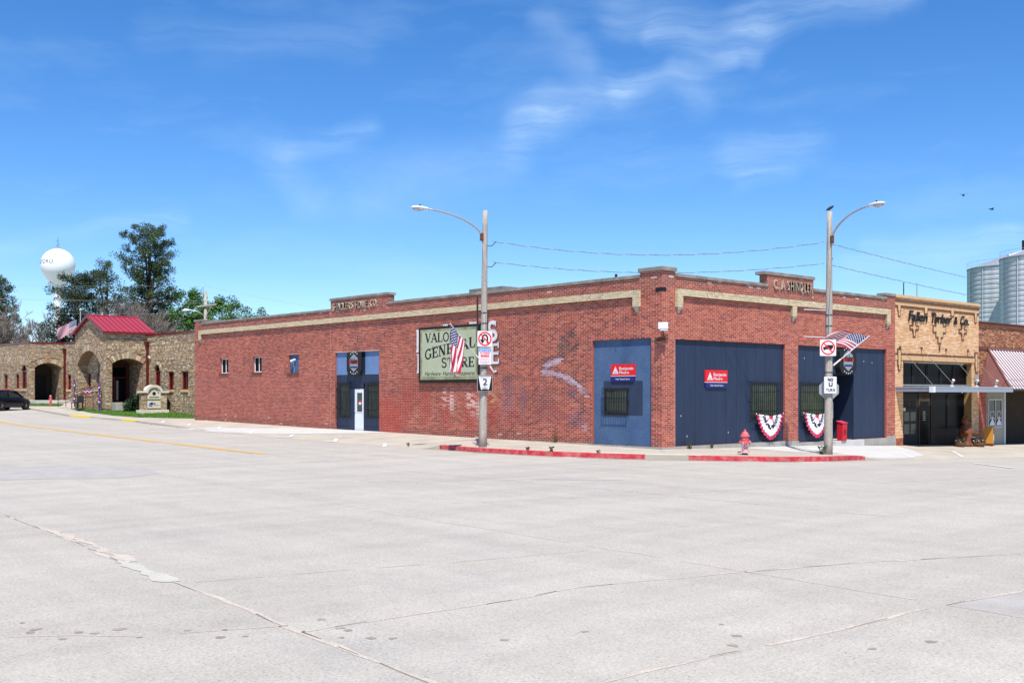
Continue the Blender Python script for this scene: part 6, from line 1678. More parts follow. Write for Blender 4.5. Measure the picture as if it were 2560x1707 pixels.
def ring(p, fr, cu, cz, r0, r1, w, mi=0, n=32):
    for i in range(n):
        a, b = 2*math.pi*i/n, 2*math.pi*(i+1)/n
        p.face([fr(cu+r0*math.cos(a), cz+r0*math.sin(a), w), fr(cu+r1*math.cos(a), cz+r1*math.sin(a), w), fr(cu+r1*math.cos(b), cz+r1*math.sin(b), w), fr(cu+r0*math.cos(b), cz+r0*math.sin(b), w)], mi)
NL = (-.36, -.93)
def onpole(x, y, z, nrm, d=.24):
    nv = Vector((*nrm, 0)).normalized(); return (x+nv.x*d, y+nv.y*d, z)
# left post: no U-turn symbol, snow route, highway 2
c = onpole(LX, LY, 4.02, NL); t, fr = road_sign('no_u_turn_sign', 'white no U turn symbol sign, uppermost on the left lamp post', c, NL, .61, .61)
p = MB()
ribbon(p, fr, [(.10, c[2]-.17), (.10, c[2]+.02)]+arcp(.0, c[2]+.03, .10, .12, 0, 180, 10)+[(-.10, c[2]-.04)], .062, lambda a, b: (a, b), .0125, 0)
p.face([fr(-.20, c[2]-.03, .0128), fr(-.10, c[2]-.19, .0128), fr(.0, c[2]-.03, .0128)]); p.build('arrow', t, 'black_letter', fix=False)
p = MB(); ring(p, fr, 0, c[2], .215, .27, .0135); ribbon(p, fr, [(-.17, c[2]+.17), (.17, c[2]-.17)], .05, lambda a, b: (a, b), .0140, 0); p.build('red_ring', t, 'maroon_metal' if False else 'sign_red', fix=False)
c = onpole(LX, LY, 3.36, NL); t, fr = road_sign('snow_route_sign', 'narrow snow route and no parking sign, second from the top on the left lamp post', c, NL, .52, .64)
p = MB(); p.fbox(fr, -.235, .235, c[2]+.17, c[2]+.295, .011, .0125); p.build('blue_panel', t, 'sign_blue')
p = MB(); put_text(p, 'SNOW ROUTE', fr, -.21, .21, c[2]+.195, .07, .0135, bold=.004); p.build('lettering', t, 'white_sign', fix=False)
p = MB(); put_text(p, 'NO PARKING', fr, -.20, .20, c[2]+.085, .055, .0125, bold=.006); p.fbox(fr, -.17, .17, c[2]-.03, c[2]+.055, .011, .0122)
for k in range(3): put_text(p, ('WHEN SNOW IS', 'ON STREET OR', 'BEING REMOVED')[k], fr, -.19, .19, c[2]-.11-.065*k, .035, .0125)
p.build('red_text', t, 'sign_red', fix=False)
p = MB(); put_text(p, '2 AM - 6 AM', fr, -.14, .14, c[2]-.005, .04, .0135); p.build('lettering', t, 'white_sign', fix=False)
p = MB(); put_text(p, 'TOW AWAY', fr, -.12, .12, c[2]-.29, .035, .0125); p.build('lettering', t, 'black_letter', fix=False)
c = onpole(LX, LY, 2.34, NL); t, fr = road_sign('highway_sign', 'NEBRASKA 2 highway marker, lowest on the left lamp post', c, NL, .61, .61, m='black_letter', edge='white_sign')
p = MB(); zc = c[2]
p.face([fr(u, z, .0125) for u, z in ((-.26, zc+.265), (-.17, zc-.20), (-.15, zc-.25), (-.05, zc-.215), (.05, zc-.215), (.15, zc-.25), (.17, zc-.20), (.26, zc+.265))]); p.build('shield', t, 'white_sign', fix=False)
p = MB(); put_text(p, 'NEBRASKA', fr, -.20, .20, zc+.19, .045, .0135, gap=.2); put_text(p, '2', fr, -.085, .085, zc-.08, .24, .0135, bold=.014)
p.face([fr(u, z, .0135) for u, z in ((-.03, zc-.13), (.0, zc-.15), (.03, zc-.11), (.0, zc-.095))]); ribbon(p, fr, [(-.13, zc-.20), (-.08, zc-.165), (-.02, zc-.185), (.04, zc-.165), (.12, zc-.20)], .02, lambda a, b: (a, b), .0135, 0); p.build('lettering', t, 'black_letter', fix=False)
# right post
NR = (-.62, -.78)
c = onpole(RX, RY, 3.62, NR, .22); c = (c[0]-.06, c[1]+.06, c[2]); t, fr = road_sign('no_trucks_sign', 'square no trucks symbol sign just under the flag on the right lamp post', c, NR, .61, .61)
p = MB(); zc = c[2]; p.fbox(fr, -.10, .19, zc-.02, zc+.10, .011, .0125); p.fbox(fr, -.18, -.08, zc-.05, zc+.03, .011, .0124); p.fbox(fr, -.15, .15, zc-.06, zc-.02, .011, .0123)
for u in (-.13, .09): p.face([fr(u+.035*math.cos(i*.7), zc-.06+.035*math.sin(i*.7), .0127) for i in range(9)])
p.build('truck', t, 'black_letter', fix=False)
p = MB(); ring(p, fr, 0, zc, .215, .265, .0135); ribbon(p, fr, [(-.17, zc+.17), (.17, zc-.17)], .045, lambda a, b: (a, b), .0140, 0); p.build('red_ring', t, 'sign_red', fix=False)
c = onpole(RX, RY, 2.26, NR, .22); t, fr = road_sign('no_u_turn_text_sign', 'NO U TURN word sign on the right lamp post', c, NR, .47, .62)
p = MB(); zc = c[2]
put_text(p, 'NO', fr, -.10, .09, zc+.13, .105, .0125, bold=.018, gap=.16); put_text(p, 'U', fr, -.065, .065, zc-.06, .14, .0125, bold=.020); put_text(p, 'TURN', fr, -.165, .165, zc-.24, .105, .0125, bold=.008, gap=.16)
p.build('lettering', t, 'black_letter', fix=False)
no = (.90, .43); c = onpole(RX, RY, 2.10, no, .24); nv = Vector((*no, 0)).normalized(); fr = Fr((c[0], c[1], 0), (-nv.y, nv.x, 0), tuple(nv)); t = thing('stop_sign_back', 'bare metal back of an eight sided stop sign on the right lamp post', 'sign', c)
p = MB(); p.prism(fr, [(.38*math.cos(R(22.5+45*i)), c[2]+.38*math.sin(R(22.5+45*i))) for i in range(8)], 0, .006); p.build('plate', t, 'galvanised')
p = MB(); p.prism(fr, [(.36*math.cos(R(22.5+45*i)), c[2]+.36*math.sin(R(22.5+45*i))) for i in range(8)], .006, .009); p.build('face', t, 'sign_red')
c = onpole(RX, RY, 1.33, no, .23); t, fr = road_sign('small_sign_back', 'narrow plain metal sign back below the eight sided one on the right lamp post', c, no, .30, .62, m='galvanised')

# ---------------------------------------------------------------- flags
def flag(name, label, base, tip, hoist0, corners, waves, cat='flag'):
    """cloth spanned by four corners (tip side top, lower hoist, fly of each) with folds"""
    t = thing(name, label, cat, base); b, e = Vector(base), Vector(tip)
    p = MB(); p.tube([b, b.lerp(e, .2)], .03, 8); p.build('holder', t, 'lamp_white')
    p = MB(); p.tube([b.lerp(e, .1), e], .015, 8); p.lathe([(0, -.02), (.028, 0), (0, .03)], tuple(e), 8); p.build('staff', t, 'lamp_white')
    A_, B_, C_, D__ = [Vector(c) for c in corners]; nu, nv = 40, 26
    me = bpy.data.meshes.new('cloth'); vs, fs, uv = [], [], []
    for j in range(nv+1):
        for i in range(nu+1):
            u, v = i/nu, j/nv; P = (B_.lerp(A_, v)).lerp(C_.lerp(D__, v), u); P = P+waves(u, v); vs.append(tuple(P-ORG[t.name])); 
    for j in range(nv):
        for i in range(nu): a = j*(nu+1)+i; fs.append((a, a+1, a+nu+2, a+nu+1))
    me.from_pydata(vs, [], fs); l = me.uv_layers.new(name='UVMap')
    for pl in me.polygons:
        for li in pl.loop_indices:
            vi = me.loops[li].vertex_index; l.data[li].uv = ((vi % (nu+1))/nu, (vi//(nu+1))/nv)
    me.polygons.foreach_set('use_smooth', [True]*len(fs)); me.materials.append(MAT['flag_cloth']); me.update()
    o = bpy.data.objects.new('cloth', me); col.objects.link(o); o.parent = t; ORG[o.name] = ORG[t.name]
    return t
# left: hangs limp from a slanted staff held out over the highway
b0 = Vector((LX-.10, LY-.12, 3.10)); tip = Vector((LX-1.78, LY-.25, 4.52)); d = (tip-b0).normalized()
hA = tip-d*.06; hB = tip-d*1.0
def wav1(u, v):
    g = u; return Vector((.05*math.sin(v*13+u*2)*g, -.13*math.sin(v*11+u*2.5)*(.25+.75*g), 0))
flag('striped_flag', 'stars and stripes hanging limp from the left lamp post before the VALOR sign', tuple(b0), tuple(tip), 0,
     [hA, hB, hB+Vector((-.42, -.05, -1.22)), hA+Vector((-.02, .02, -1.66))], wav1)
# right: blown towards the post
b1 = Vector((RX+.12, RY-.14, 2.98)); tip = Vector((RX+.98, RY-1.08, 4.05)); d = (tip-b1).normalized(); cl = Vector((-.67, .74, 0)).normalized()
hA = tip-d*.05; hB = tip-d*.86
cr = Vector((.745, -.667, 0))           # to the right as the street sees it
def wav2(u, v): return Vector((-.3, -.45, 0))*.2*math.sin(u*8+v*2.2)*u + Vector((0, 0, .05*math.sin(u*9+v*1.5)*u+.16*math.sin(u*math.pi)*.7))
flag('striped_flag', 'stars and stripes blown out sideways above the signs of the right lamp post', tuple(b1), tuple(tip), 0,
     [hA, hB, hB-cr*1.08+Vector((-.05, -.05, .42)), hA-cr*1.42+Vector((-.05, -.05, .15))], wav2)
# flag on the building roof
fx_, fy_ = 3.8, 66.9
t = thing('roof_flagpole', 'tall grey flagpole behind the stone office, its striped flag drooping to the left', 'flagpole', (fx_, fy_, 5.7))
p = MB(); p.tube([(fx_, fy_, 1), (fx_, fy_, 8.85)], .07, 8, r1=.045); p.build('pole', t, 'galvanised'); p = MB(); p.lathe([(0, -.02), (.09, .05), (.09, .12), (0, .2)], (fx_, fy_, 8.85), 10); p.build('finial', t, 'limestone')
p = MB(); p.tube([(fx_-.3, fy_+.27, 5.9), (fx_-.3, fy_+.27, 8.1)], .012, 5); p.build('rope', t, 'wire_grey')
A_, B_ = Vector((fx_-.25, fy_+.2, 8.1)), Vector((fx_-.25, fy_+.2, 7.1)); L_v = Vector((-.9, .95, 0))
nu, nv = 30, 18; vs, fs = [], []
for j in range(nv+1):
    for i in range(nu+1):
        u, v = i/nu, j/nv; P = B_.lerp(A_, v)+L_v*u*1.25+Vector((0, 0, -.75*u**1.2))+Vector((.12, .12, 0))*math.sin(u*9+v*4)*u; vs.append(tuple(P-ORG[t.name]))
for j in range(nv):
    for i in range(nu): a = j*(nu+1)+i; fs.append((a, a+1, a+nu+2, a+nu+1))
me = bpy.data.meshes.new('cloth'); me.from_pydata(vs, [], fs); l = me.uv_layers.new(name='UVMap')
for pl in me.polygons:
    for li in pl.loop_indices: vi = me.loops[li].vertex_index; l.data[li].uv = ((vi % (nu+1))/nu, (vi//(nu+1))/nv)
me.materials.append(MAT['flag_cloth']); o = bpy.data.objects.new('cloth', me); col.objects.link(o); o.parent = t

# ---------------------------------------------------------------- hydrant
hx, hy, hz = .80, -3.05, -.20
t = thing('fire_hydrant', 'faded red and pink fire hydrant on the corner pavement', 'fire hydrant', (hx, hy, hz))
p = MB(); p.lathe([(0, -.05), (.10, -.05), (.10, .08), (.095, .10)], (hx, hy, hz), 20); p.build('foot', t, 'rust', smooth=True)
p = MB(); p.lathe([(.09, .10), (.165, .10), (.165, .135), (.10, .15), (.105, .17), (.115, .30), (.112, .52), (.12, .54)], (hx, hy, hz), 24); p.build('barrel', t, 'hydrant_pink', smooth=False)
p = MB(); p.lathe([(.12, .54), (.14, .55), (.14, .60), (.125, .62), (.12, .66)], (hx, hy, hz), 24); p.build('collar', t, 'hydrant_red')
p = MB(); p.lathe([(.12, .655), (.165, .66), (.168, .69), (.14, .70), (.125, .76), (.09, .81), (.045, .84), (.035, .85), (.035, .91), (0, .915)], (hx, hy, hz), 24); p.build('bonnet', t, 'hydrant_red', smooth=False)
for k in range(8):
    a = k*math.pi/4; q = MB(); q.tube([(hx+.148*math.cos(a), hy+.148*math.sin(a), hz+.12), (hx+.148*math.cos(a), hy+.148*math.sin(a), hz+.155)], .012, 6); q.build('bolt', t, 'rust')
for dx, dy, r_, l in ((.745, -.667, .055, .185), (-.745, .667, .055, .185), (-.62, -.78, .075, .19)):
    p = MB(); c = Vector((hx, hy, hz+.47)); e = Vector((dx, dy, 0)); p.tube([c+e*.09, c+e*(l-.05)], r_*.85, 12); p.tube([c+e*(l-.055), c+e*l], r_, 12); p.tube([c+e*l, c+e*(l+.03)], .018, 5); p.build('nozzle_cap', t, 'hydrant_red')
p = MB(); pts = [Vector((hx, hy, hz+.43))+Vector((.745, -.667, 0))*math.cos(a)*.14+Vector((-.62, -.78, 0))*(.10+.02*math.sin(a))+Vector((0, 0, -.17*math.sin(a))) for a in [i*math.pi/10 for i in range(11)]]; p.tube(pts, .008, 5); p.build('chain', t, 'rust')
p = MB(); c = Vector((hx, hy, hz+.13)); p.tube([c+Vector((-.745, .667, 0))*.16, c+Vector((-.745, .667, 0))*.25], .022, 6); p.build('tag_stub', t, 'rust')

# ---------------------------------------------------------------- overhead lines
def wire(name, a, b, sag, r, m, label, n=24, twist=False, group=None):
    a, b = Vector(a), Vector(b); pts = [a.lerp(b, i/n)+Vector((0, 0, -4*sag*(i/n)*(1-i/n))) for i in range(n+1)]
    t = thing(name, label, 'cable', tuple(a), group)
    if not twist:
        p = MB(); p.tube(pts, r, 5); p.build('strand', t, m); return
    N_ = n*14
    for k, mm in ((0, 'wire_grey'), (math.pi, 'wire_black')):
        p = MB(); q = []
        for i in range(N_+1):
            f = i/N_; c = a.lerp(b, f)+Vector((0, 0, -4*sag*f*(1-f))); d = (b-a).normalized(); s = Vector((-d.y, d.x, 0)); w = f*(b-a).length*2*math.pi/.9+k
            q.append(c+s*r*1.1*math.cos(w)+Vector((0, 0, r*1.1*math.sin(w))))
        p.tube(q, r*.6, 4); p.build('strand', t, mm, fix=False)
wire('span_cable', (LX+.3, LY-.25, 7.76), (RX-.1, RY+.1, 7.50), .50, .011, 'x', 'upper twisted cable strung between the two lamp posts', twist=True)
wire('span_cable', (LX+.3, LY-.25, 6.97), (RX-.1, RY+.1, 6.72), .38, .011, 'x', 'lower twisted cable strung between the two lamp posts', twist=True)
wire('street_cable', (RX+.1, RY, 7.46), (56, -2.5, 7.2), .55, .011, 'x', 'upper cable running from the right lamp post over the yellow shop', twist=True)
wire('street_cable', (RX+.1, RY, 6.68), (56, -2.5, 6.5), .55, .011, 'x', 'lower cable running from the right lamp post over the yellow shop', twist=True)

ux, uy = 15.3, 67.3
t = thing('utility_pole', 'wooden power pole with one cross arm behind the far end of the brick store', 'utility pole', (ux, uy, 1))
p = MB(); p.tube([(ux, uy, .8), (ux, uy, 11.2)], .19, 12, r1=.14); p.build('pole', t, 'wood_pole', smooth=True)
ad = Vector((.745, -.667, 0)); c = Vector((ux, uy, 9.95))
p = MB(); fr = Fr((ux, uy, 0), (.745, -.667, 0), (-.667, -.745, 0)); p.prism(fr, [(-.75, 9.72), (1.05, 9.95), (1.05, 10.08), (-.75, 9.86)], .15, .28); p.build('cross_arm', t, 'wood_pole')
p = MB(); p.tube([fr(.08, 8.9, .2), fr(.65, 9.9, .2)], .04, 4); p.build('brace', t, 'wood_pole')
for u, z in ((-.70, 9.86), (.95, 10.07), (-.18, 11.4)):
    p = MB(); q = fr(u, z, .2); p.lathe([(.03, 0), (.03, .1), (.09, .12), (.05, .18), (.09, .22), (.04, .3), (0, .3)], tuple(q), 10); p.build('insulator', t, 'wire_black' if z < 11 else 'galvanised')
p = MB(); p.tube([fr(-.18, 10.9, .14), fr(-.18, 11.42, .2)], .035, 6); p.build('top_pin', t, 'galvanised')
p = MB(); p.tube(arm_pts(fr(-.12, 8.85, .1), fr(-1.3, 9.45, .3), 0), .03, 6); p.build('lamp_arm', t, 'galvanised')
p = MB(); p.tube([fr(-1.3, 9.45, .3), fr(-1.5, 9.46, .33), fr(-1.8, 9.44, .35), fr(-2.05, 9.36, .36)], [.05, .13, .16, .06], 10); p.build('lamp_head', t, 'lamp_white', smooth=True)
Lf = lambda z: (-16.5+15.3-15.3, 103, z)
for k, (u, z, zl, zr) in enumerate(((-.18, 11.7, 12.6, 11.4), (-.70, 10.15, 12.0, 9.8), (.95, 10.35, 11.6, 10.1), (0, 9.1, 10.3, 8.9))):
    a = fr(u, z, .2)
    wire('power_line', a, tuple(Vector((-24, 104, 0))+Vector((0, 0, zl+.2))), .35, .006, 'wire_grey', ['topmost', 'second highest', 'third highest', 'lowest'][k]+' power line running left from the utility pole across the trees', group='power lines left of the utility pole')
    wire('power_line', a, (75, 98, zr+.5), .8, .007, 'wire_grey' if k < 3 else 'wire_black', ['topmost', 'second', 'third', 'lowest'][k]+' power line sloping down to the right of the utility pole', group='power lines right of the utility pole')
for k, (x, y, m) in enumerate(((39.6, 12.1, 'wire_black'), (40.3, 11.5, 'galvanised'))):
    p = MB(); p.tube([(x, y, 3), (x, y, 9.5)], .04, 6); p.tube([(x-.1, y, 9.0), (x+.1, y, 9.0)], .01, 4); one('roof_mast', p, m, ['dark thin mast above the shop roofs', 'pale thin mast above the shop roofs'][k], 'mast', org=(x, y, 3))

# ---------------------------------------------------------------- birds
def bird(x, y, z, fly, label, yaw=0, s=1.0):
    t = thing('bird', label, 'bird', (x, y, z), 'black birds')
    d = Vector((math.cos(yaw), math.sin(yaw), .0 if fly else .6)).normalized(); q = Vector((-d.y, d.x, 0)).normalized(); c = Vector((x, y, z)); U = d.cross(q)*-1
    p = MB(); p.tube([c-d*.16*s, c-d*.06*s, c+d*.04*s, c+d*.11*s, c+d*.15*s, c+d*.19*s], [.012*s, .045*s, .055*s, .04*s, .035*s, .004], 8); p.build('body', t, 'bird_black', smooth=True)
    if fly:
        for sd in (-1, 1):
            p = MB(); a, b = c+d*.06*s, c-d*.05*s; m1 = c+q*sd*.16*s+Vector((0, 0, .08*s))+d*.04*s; m2 = c+q*sd*.15*s+Vector((0, 0, .07*s))-d*.07*s; e = c+q*sd*.34*s+Vector((0, 0, .02*s))-d*.05*s
            p.face([a, m1, m2, b]); p.face([m1, e, m2]); p.build('wing', t, 'bird_black', fix=False)
    else:
        p = MB(); p.tube([c-d*.05, c-Vector((0, 0, .1))], .008, 4); p.build('leg', t, 'bird_black')
        p = MB(); p.face([c-d*.13+q*.02, c-d*.13-q*.02, c-d*.28-q*.03, c-d*.28+q*.03]); p.build('tail', t, 'bird_black', fix=False)
bird(28.0, 2.3, 12.8, True, 'black bird in flight, the higher of the two in the sky', .5, 1.1)
bird(39.1, 5.8, 13.7, True, 'small black bird in flight, the lower of the two in the sky', -.4, 1.0)
bird(RX+.05, RY-.03, 8.74, False, 'black bird perched on top of the right lamp post', -.6)

# ---------------------------------------------------------------- water tower
wx, wy = 94.5, 331.9; wz = 42.6; rr_ = 5.28
t = thing('water_tower', 'white globe water tower lettered with the town name', 'water tower', (wx, wy, 0))
pr = [(0, rr_)]+[(rr_*math.cos(R(a)), rr_*math.sin(R(a))) for a in range(85, -36, -5)]+[(3.9, -3.7), (3.1, -4.8), (2.3, -6.0), (1.7, -7.4), (1.25, -9.2), (1.15, -11.5)]
p = MB(); p.lathe(pr, (wx, wy, wz), 64); p.build('tank', t, 'tank_white', smooth=True)
p = MB(); p.lathe([(1.15, -11.5), (1.15, -34), (2.4, -41)], (wx, wy, wz), 32); p.build('stem', t, 'tank_white', smooth=True)
p = MB(); p.tube([(wx, wy, wz+rr_), (wx, wy, wz+rr_+3.6)], .06, 5); p.tube([(wx+.3, wy, wz+rr_), (wx+.3, wy, wz+rr_+1.8)], .05, 5); p.tube([(wx-.35, wy, wz+rr_), (wx-.35, wy, wz+rr_+1.3)], .05, 5); p.tube([(wx-.5, wy, wz+rr_+2.4), (wx+.4, wy, wz+rr_+2.4)], .04, 4); p.build('antenna', t, 'wire_black')
p = MB(); p.lathe([(.8, .0), (.8, .45)], (wx, wy, wz+rr_-.1), 16); p.build('top_railing', t, 'galvanised')
lo, W_ = layout('HEMINGFORD', .14); p = MB(); hgt = 1.25; sc_ = hgt/.69
vdir = math.atan2(CAM.y-wy, CAM.x-wx); a_end = vdir-R(16)          # the word ends a little left of the middle
for g_, ox in lo:
    b = len(p.v)
    for (x, y) in g_[0]:
        z = .15+y*sc_; r = math.sqrt(rr_**2-z*z)+.03; ang_ = a_end-(W_-(x+ox))*sc_/rr_; p.v.append((wx+r*math.cos(ang_), wy+r*math.sin(ang_), wz+z))
    for f in g_[1]: p.f.append(tuple(b+i for i in f)); p.m.append(0)
p.build('lettering', t, 'black_letter', fix=False)

# ---------------------------------------------------------------- grain silos
RINGS = None
def silo(x, y, top, label, equip):
    global RINGS
    t = thing('grain_silo', label, 'silo', (x, y, -1), 'corrugated grain silos'); r = 7.4; n = 72; rh = .76
    nr = int((top-2)/rh)
    for i in range(nr):
        z = top-(i+1)*rh
        if RINGS is None:
            p = MB(); p.lathe([(r-.05, 0), (r+.0, .03), (r+.02, rh*.2), (r+.035, rh*.5), (r+.02, rh*.8), (r+.0, rh-.04), (r-.05, rh)], (0, 0, 0), n); q = p.build('ring_sheet', t, 'silo_steel', smooth=True); q.data.transform(Matrix.Translation(ORG[t.name])); RINGS = q
        else: q = RINGS.copy(); col.objects.link(q); q.parent = t
        q.location = Vector((x, y, z))-ORG[t.name]; q.rotation_euler.z = i*.0
    p = MB(); p.lathe([(r-.1, 2), (r-.1, top)], (x, y, 0), n); p.lathe([(r+.15, top-.04), (r+.15, top+.05), (.6, top+2.6), (0, top+2.7)], (x, y, 0), n); p.build('shell', t, 'galvanised')
    p = MB(); p.lathe([(r+.1, top+1.0), (r+.1, top+1.05)], (x, y, 0), n); p.lathe([(r+.1, top+.5), (r+.1, top+.53)], (x, y, 0), n)
    for k in range(28):
        a = 2*math.pi*k/28; p.tube([(x+(r+.1)*math.cos(a), y+(r+.1)*math.sin(a), top), (x+(r+.1)*math.cos(a), y+(r+.1)*math.sin(a), top+1.05)], .03, 4)
    p.build('guard_rail', t, 'galvanised')
    # vertical stiffener strips and stains
    for k in range(14):
        a = 2*math.pi*(k+.3)/14; p = MB(); c = Vector((x+(r+.06)*math.cos(a), y+(r+.06)*math.sin(a), 0)); p.tube([c+Vector((0, 0, 2)), c+Vector((0, 0, top-.05))], .05, 4); p.build('stiffener', t, 'silo_steel')
    if equip:
        cu = Vector((.745, -.667, 0)); c = Vector((x, y, top)) - cu*3.9
        p = MB(); p.tube([c+Vector((0, 0, 1.6)), c+cu*9+Vector((0, 0, 1.2))], .38, 8); p.box(c.x-.6, c.x+.6, c.y-.6, c.y+.6, top+1.2, top+2.7); p.build('conveyor', t, 'black_iron')
        p = MB(); p.tube([c+cu*2.5+Vector((0, 0, .5)), c+cu*2.5+Vector((0, 0, 5.8))], .12, 4); p.tube([c+cu*3.6+Vector((0, 0, .5)), c+cu*3.6+Vector((0, 0, 5.8))], .12, 4)
        for k in range(6): p.tube([c+cu*2.5+Vector((0, 0, .8+k)), c+cu*3.6+Vector((0, 0, 1.6+k))], .06, 4)
        p.build('elevator_frame', t, 'black_iron')
        p = MB(); p.tube([Vector((x, y, top))-cu*6.8+Vector((0, 0, .3)), Vector((x, y, top))-cu*4.0+Vector((0, 0, 1.1))], .3, 6); p.build('spout', t, 'silo_steel')
silo(151.4, 52.9, 22.3, 'farther left corrugated steel grain silo behind the shops', False)
silo(140.5, 42.6, 22.2, 'nearer right corrugated steel grain silo topped with conveyor machinery', True)

# ---------------------------------------------------------------- trees
def branch_mesh(p, a, b, r0, r1, n=5, bend=.12, rn=random, seg=4):
    pts = [a.lerp(b, i/seg)+Vector((rn.uniform(-1, 1), rn.uniform(-1, 1), rn.uniform(-.4, .8)))*bend*(b-a).length*math.sin(math.pi*i/seg)*.5 for i in range(seg+1)]
    p.tube(pts, r0, n, r1=r1, caps=False); return pts
def clump(p, c, rad, n, s, rn, up=.3):
    for i in range(n):
        d = Vector((rn.gauss(0, 1), rn.gauss(0, 1), rn.gauss(0, 1)+up)).normalized(); q = c+d*rad*rn.random()**.5; a = d*s*rn.uniform(.6, 1.2); b = d.cross(Vector((rn.uniform(-1, 1), rn.uniform(-1, 1), rn.uniform(-1, 1)))).normalized()*s*.22
        p.face([q-b, q+b, q+a])
def pine(x, y, z0, h, width, seed, label, m='needles', start=.3, shape=None, dens=1.0, tops=1, clr=.5):
    rn = random.Random(seed); t = thing('pine_tree', label, 'tree', (x, y, z0)); tr = MB(); br = MB(); cr = MB()
    shape = shape or (lambda f: (1-f)**.6*(.55+.45*min(1, f*3)))
    leaders = [(0, 0, h)]+[(rn.uniform(-.14, .14)*width, rn.uniform(-.14, .14)*width, h*rn.uniform(.9, .97)) for _ in range(tops-1)]
    for k, (lx, ly, lh) in enumerate(leaders):
        zs = 0 if k == 0 else h*.45
        n = 8; tr.tube([(x+lx*(i/n), y+ly*(i/n), z0+zs+(lh-zs)*i/n) for i in range(n+1)], .022*h if k == 0 else .012*h, 8, r1=.02)
    nb = int(62*dens)
    for i in range(nb):
        f = start+(1-start)*(i+rn.random())/nb; a = i*2.4+rn.uniform(-.5, .5); L = width/2*shape((f-start)/(1-start))*rn.uniform(.55, 1.12)
        lx, ly, lh = leaders[rn.randrange(len(leaders))] if f > .5 else leaders[0]
        b0 = Vector((x+lx*f, y+ly*f, z0+min(lh*.99, h*f))); e = b0+Vector((math.cos(a)*L, math.sin(a)*L, L*rn.uniform(.05, .5)))
        pts = branch_mesh(br, b0, e, max(.02, .012*h*(1-f)+.02), .012, 4, .15, rn)
        ncl = max(2, int(L/.42))
        for k in range(ncl):
            g = .35+.65*(k+rn.random())/ncl; c = b0.lerp(e, g)+Vector((rn.uniform(-.3, .3), rn.uniform(-.3, .3), rn.uniform(-.1, .35)))
            clump(cr, c, rn.uniform(.22, clr*.95), 46, .20, rn)
            if rn.random() < .6: c2 = c+Vector((rn.uniform(-.7, .7), rn.uniform(-.7, .7), rn.uniform(-.2, .4))); br.tube([c, c2], .012, 3, caps=False); clump(cr, c2, rn.uniform(.2, clr*.85), 36, .19, rn)
    for lx, ly, lh in leaders:
        for k in range(7): clump(cr, Vector((x+lx+rn.uniform(-.3, .3), y+ly+rn.uniform(-.3, .3), z0+lh-k*.28)), .3, 40, .19, rn)
    tr.build('trunk', t, 'bark', fix=False, smooth=True); o = br.build('branches', t, 'bark', fix=False); o['kind'] = 'stuff'; o = cr.build('crown', t, m, fix=False); o['kind'] = 'stuff'
def bare(x, y, z0, h, width, seed, label, levels=6, m='twig'):
    rn = random.Random(seed); t = thing('bare_tree', label, 'tree', (x, y, z0)); p = MB()
    tr = MB()
    def grow(a, d, L, r, lv):
        b = a+d*L; (tr if lv == levels else p).tube([a, a.lerp(b, .5)+Vector((rn.uniform(-1, 1), rn.uniform(-1, 1), 0))*L*.06, b], r, 6 if lv > 3 else 3, r1=r*.62, caps=False)
        if lv == 0: return
        for k in range(rn.choice((2, 3, 3, 4)) if lv > 1 else 4):
            nd = (d+Vector((rn.uniform(-1, 1)*width, rn.uniform(-1, 1)*width, rn.uniform(-.25, .55)))*.75).normalized(); grow(a.lerp(b, rn.uniform(.45, 1)), nd, L*rn.uniform(.52, .80), max(.014, r*.55), lv-1)
    for k in range(3): grow(Vector((x+rn.uniform(-.6, .6), y+rn.uniform(-.6, .6), z0)), Vector((rn.uniform(-.35, .35), rn.uniform(-.35, .35), 1)).normalized(), h*.34, .13, levels)
    tr.build('trunk', t, m, fix=False); o = p.build('twigs', t, m, fix=False); o['kind'] = 'stuff'
def leafy(x, y, z0, h, width, seed, label, m='leaves', n=70):
    rn = random.Random(seed); t = thing('leafy_tree', label, 'tree', (x, y, z0)); tr = MB(); cr = MB(); br = MB()
    tr.tube([(x, y, z0), (x+.1, y, z0+h*.5)], .22, 8, r1=.12)
    for i in range(n):
        a = rn.uniform(0, 6.28); f = rn.random(); zz = z0+h*(.22+.74*f); rr = width/2*math.sqrt(max(.05, 1-((f-.35)/.68)**2))*rn.uniform(.35, 1)
        c = Vector((x+rr*math.cos(a), y+rr*math.sin(a), zz)); br.tube([Vector((x, y, z0+h*.3+h*.3*f)), c], .035, 3, r1=.01, caps=False)
        rad = rn.uniform(.45, .85)
        for k in range(150):
            d = Vector((rn.gauss(0, 1), rn.gauss(0, 1), rn.gauss(0, .8))).normalized(); q = c+d*rad*rn.random()**.4; u = Vector((rn.uniform(-1, 1), rn.uniform(-1, 1), rn.uniform(-.5, .5))).normalized()*.10*rn.uniform(.7, 1.4); v = u.cross(Vector((rn.uniform(-1, 1), rn.uniform(-1, 1), rn.uniform(-1, 1)))).normalized()*.07
            cr.face([q-u, q+v, q+u, q-v])
    tr.build('trunk', t, 'bark', fix=False); o = br.build('branches', t, 'bark', fix=False); o['kind'] = 'stuff'; o = cr.build('crown', t, m, fix=False); o['kind'] = 'stuff'
pine(19.1, 88.1, 1.2, 18.6, 7.4, 17, 'tallest pine, standing above the red gable roof', start=.36, shape=lambda f: interp([(0, .55), (.2, .85), (.5, .95), (.72, .85), (.9, .62), (1, .35)], f), tops=4, dens=1.35)
pine(8.3, 80.3, 1.2, 11.9, 7.4, 6, 'broad dark pine beside the water tower', m='needles_dark', start=.25, shape=lambda f: .95-.35*f, tops=3, dens=1.1)
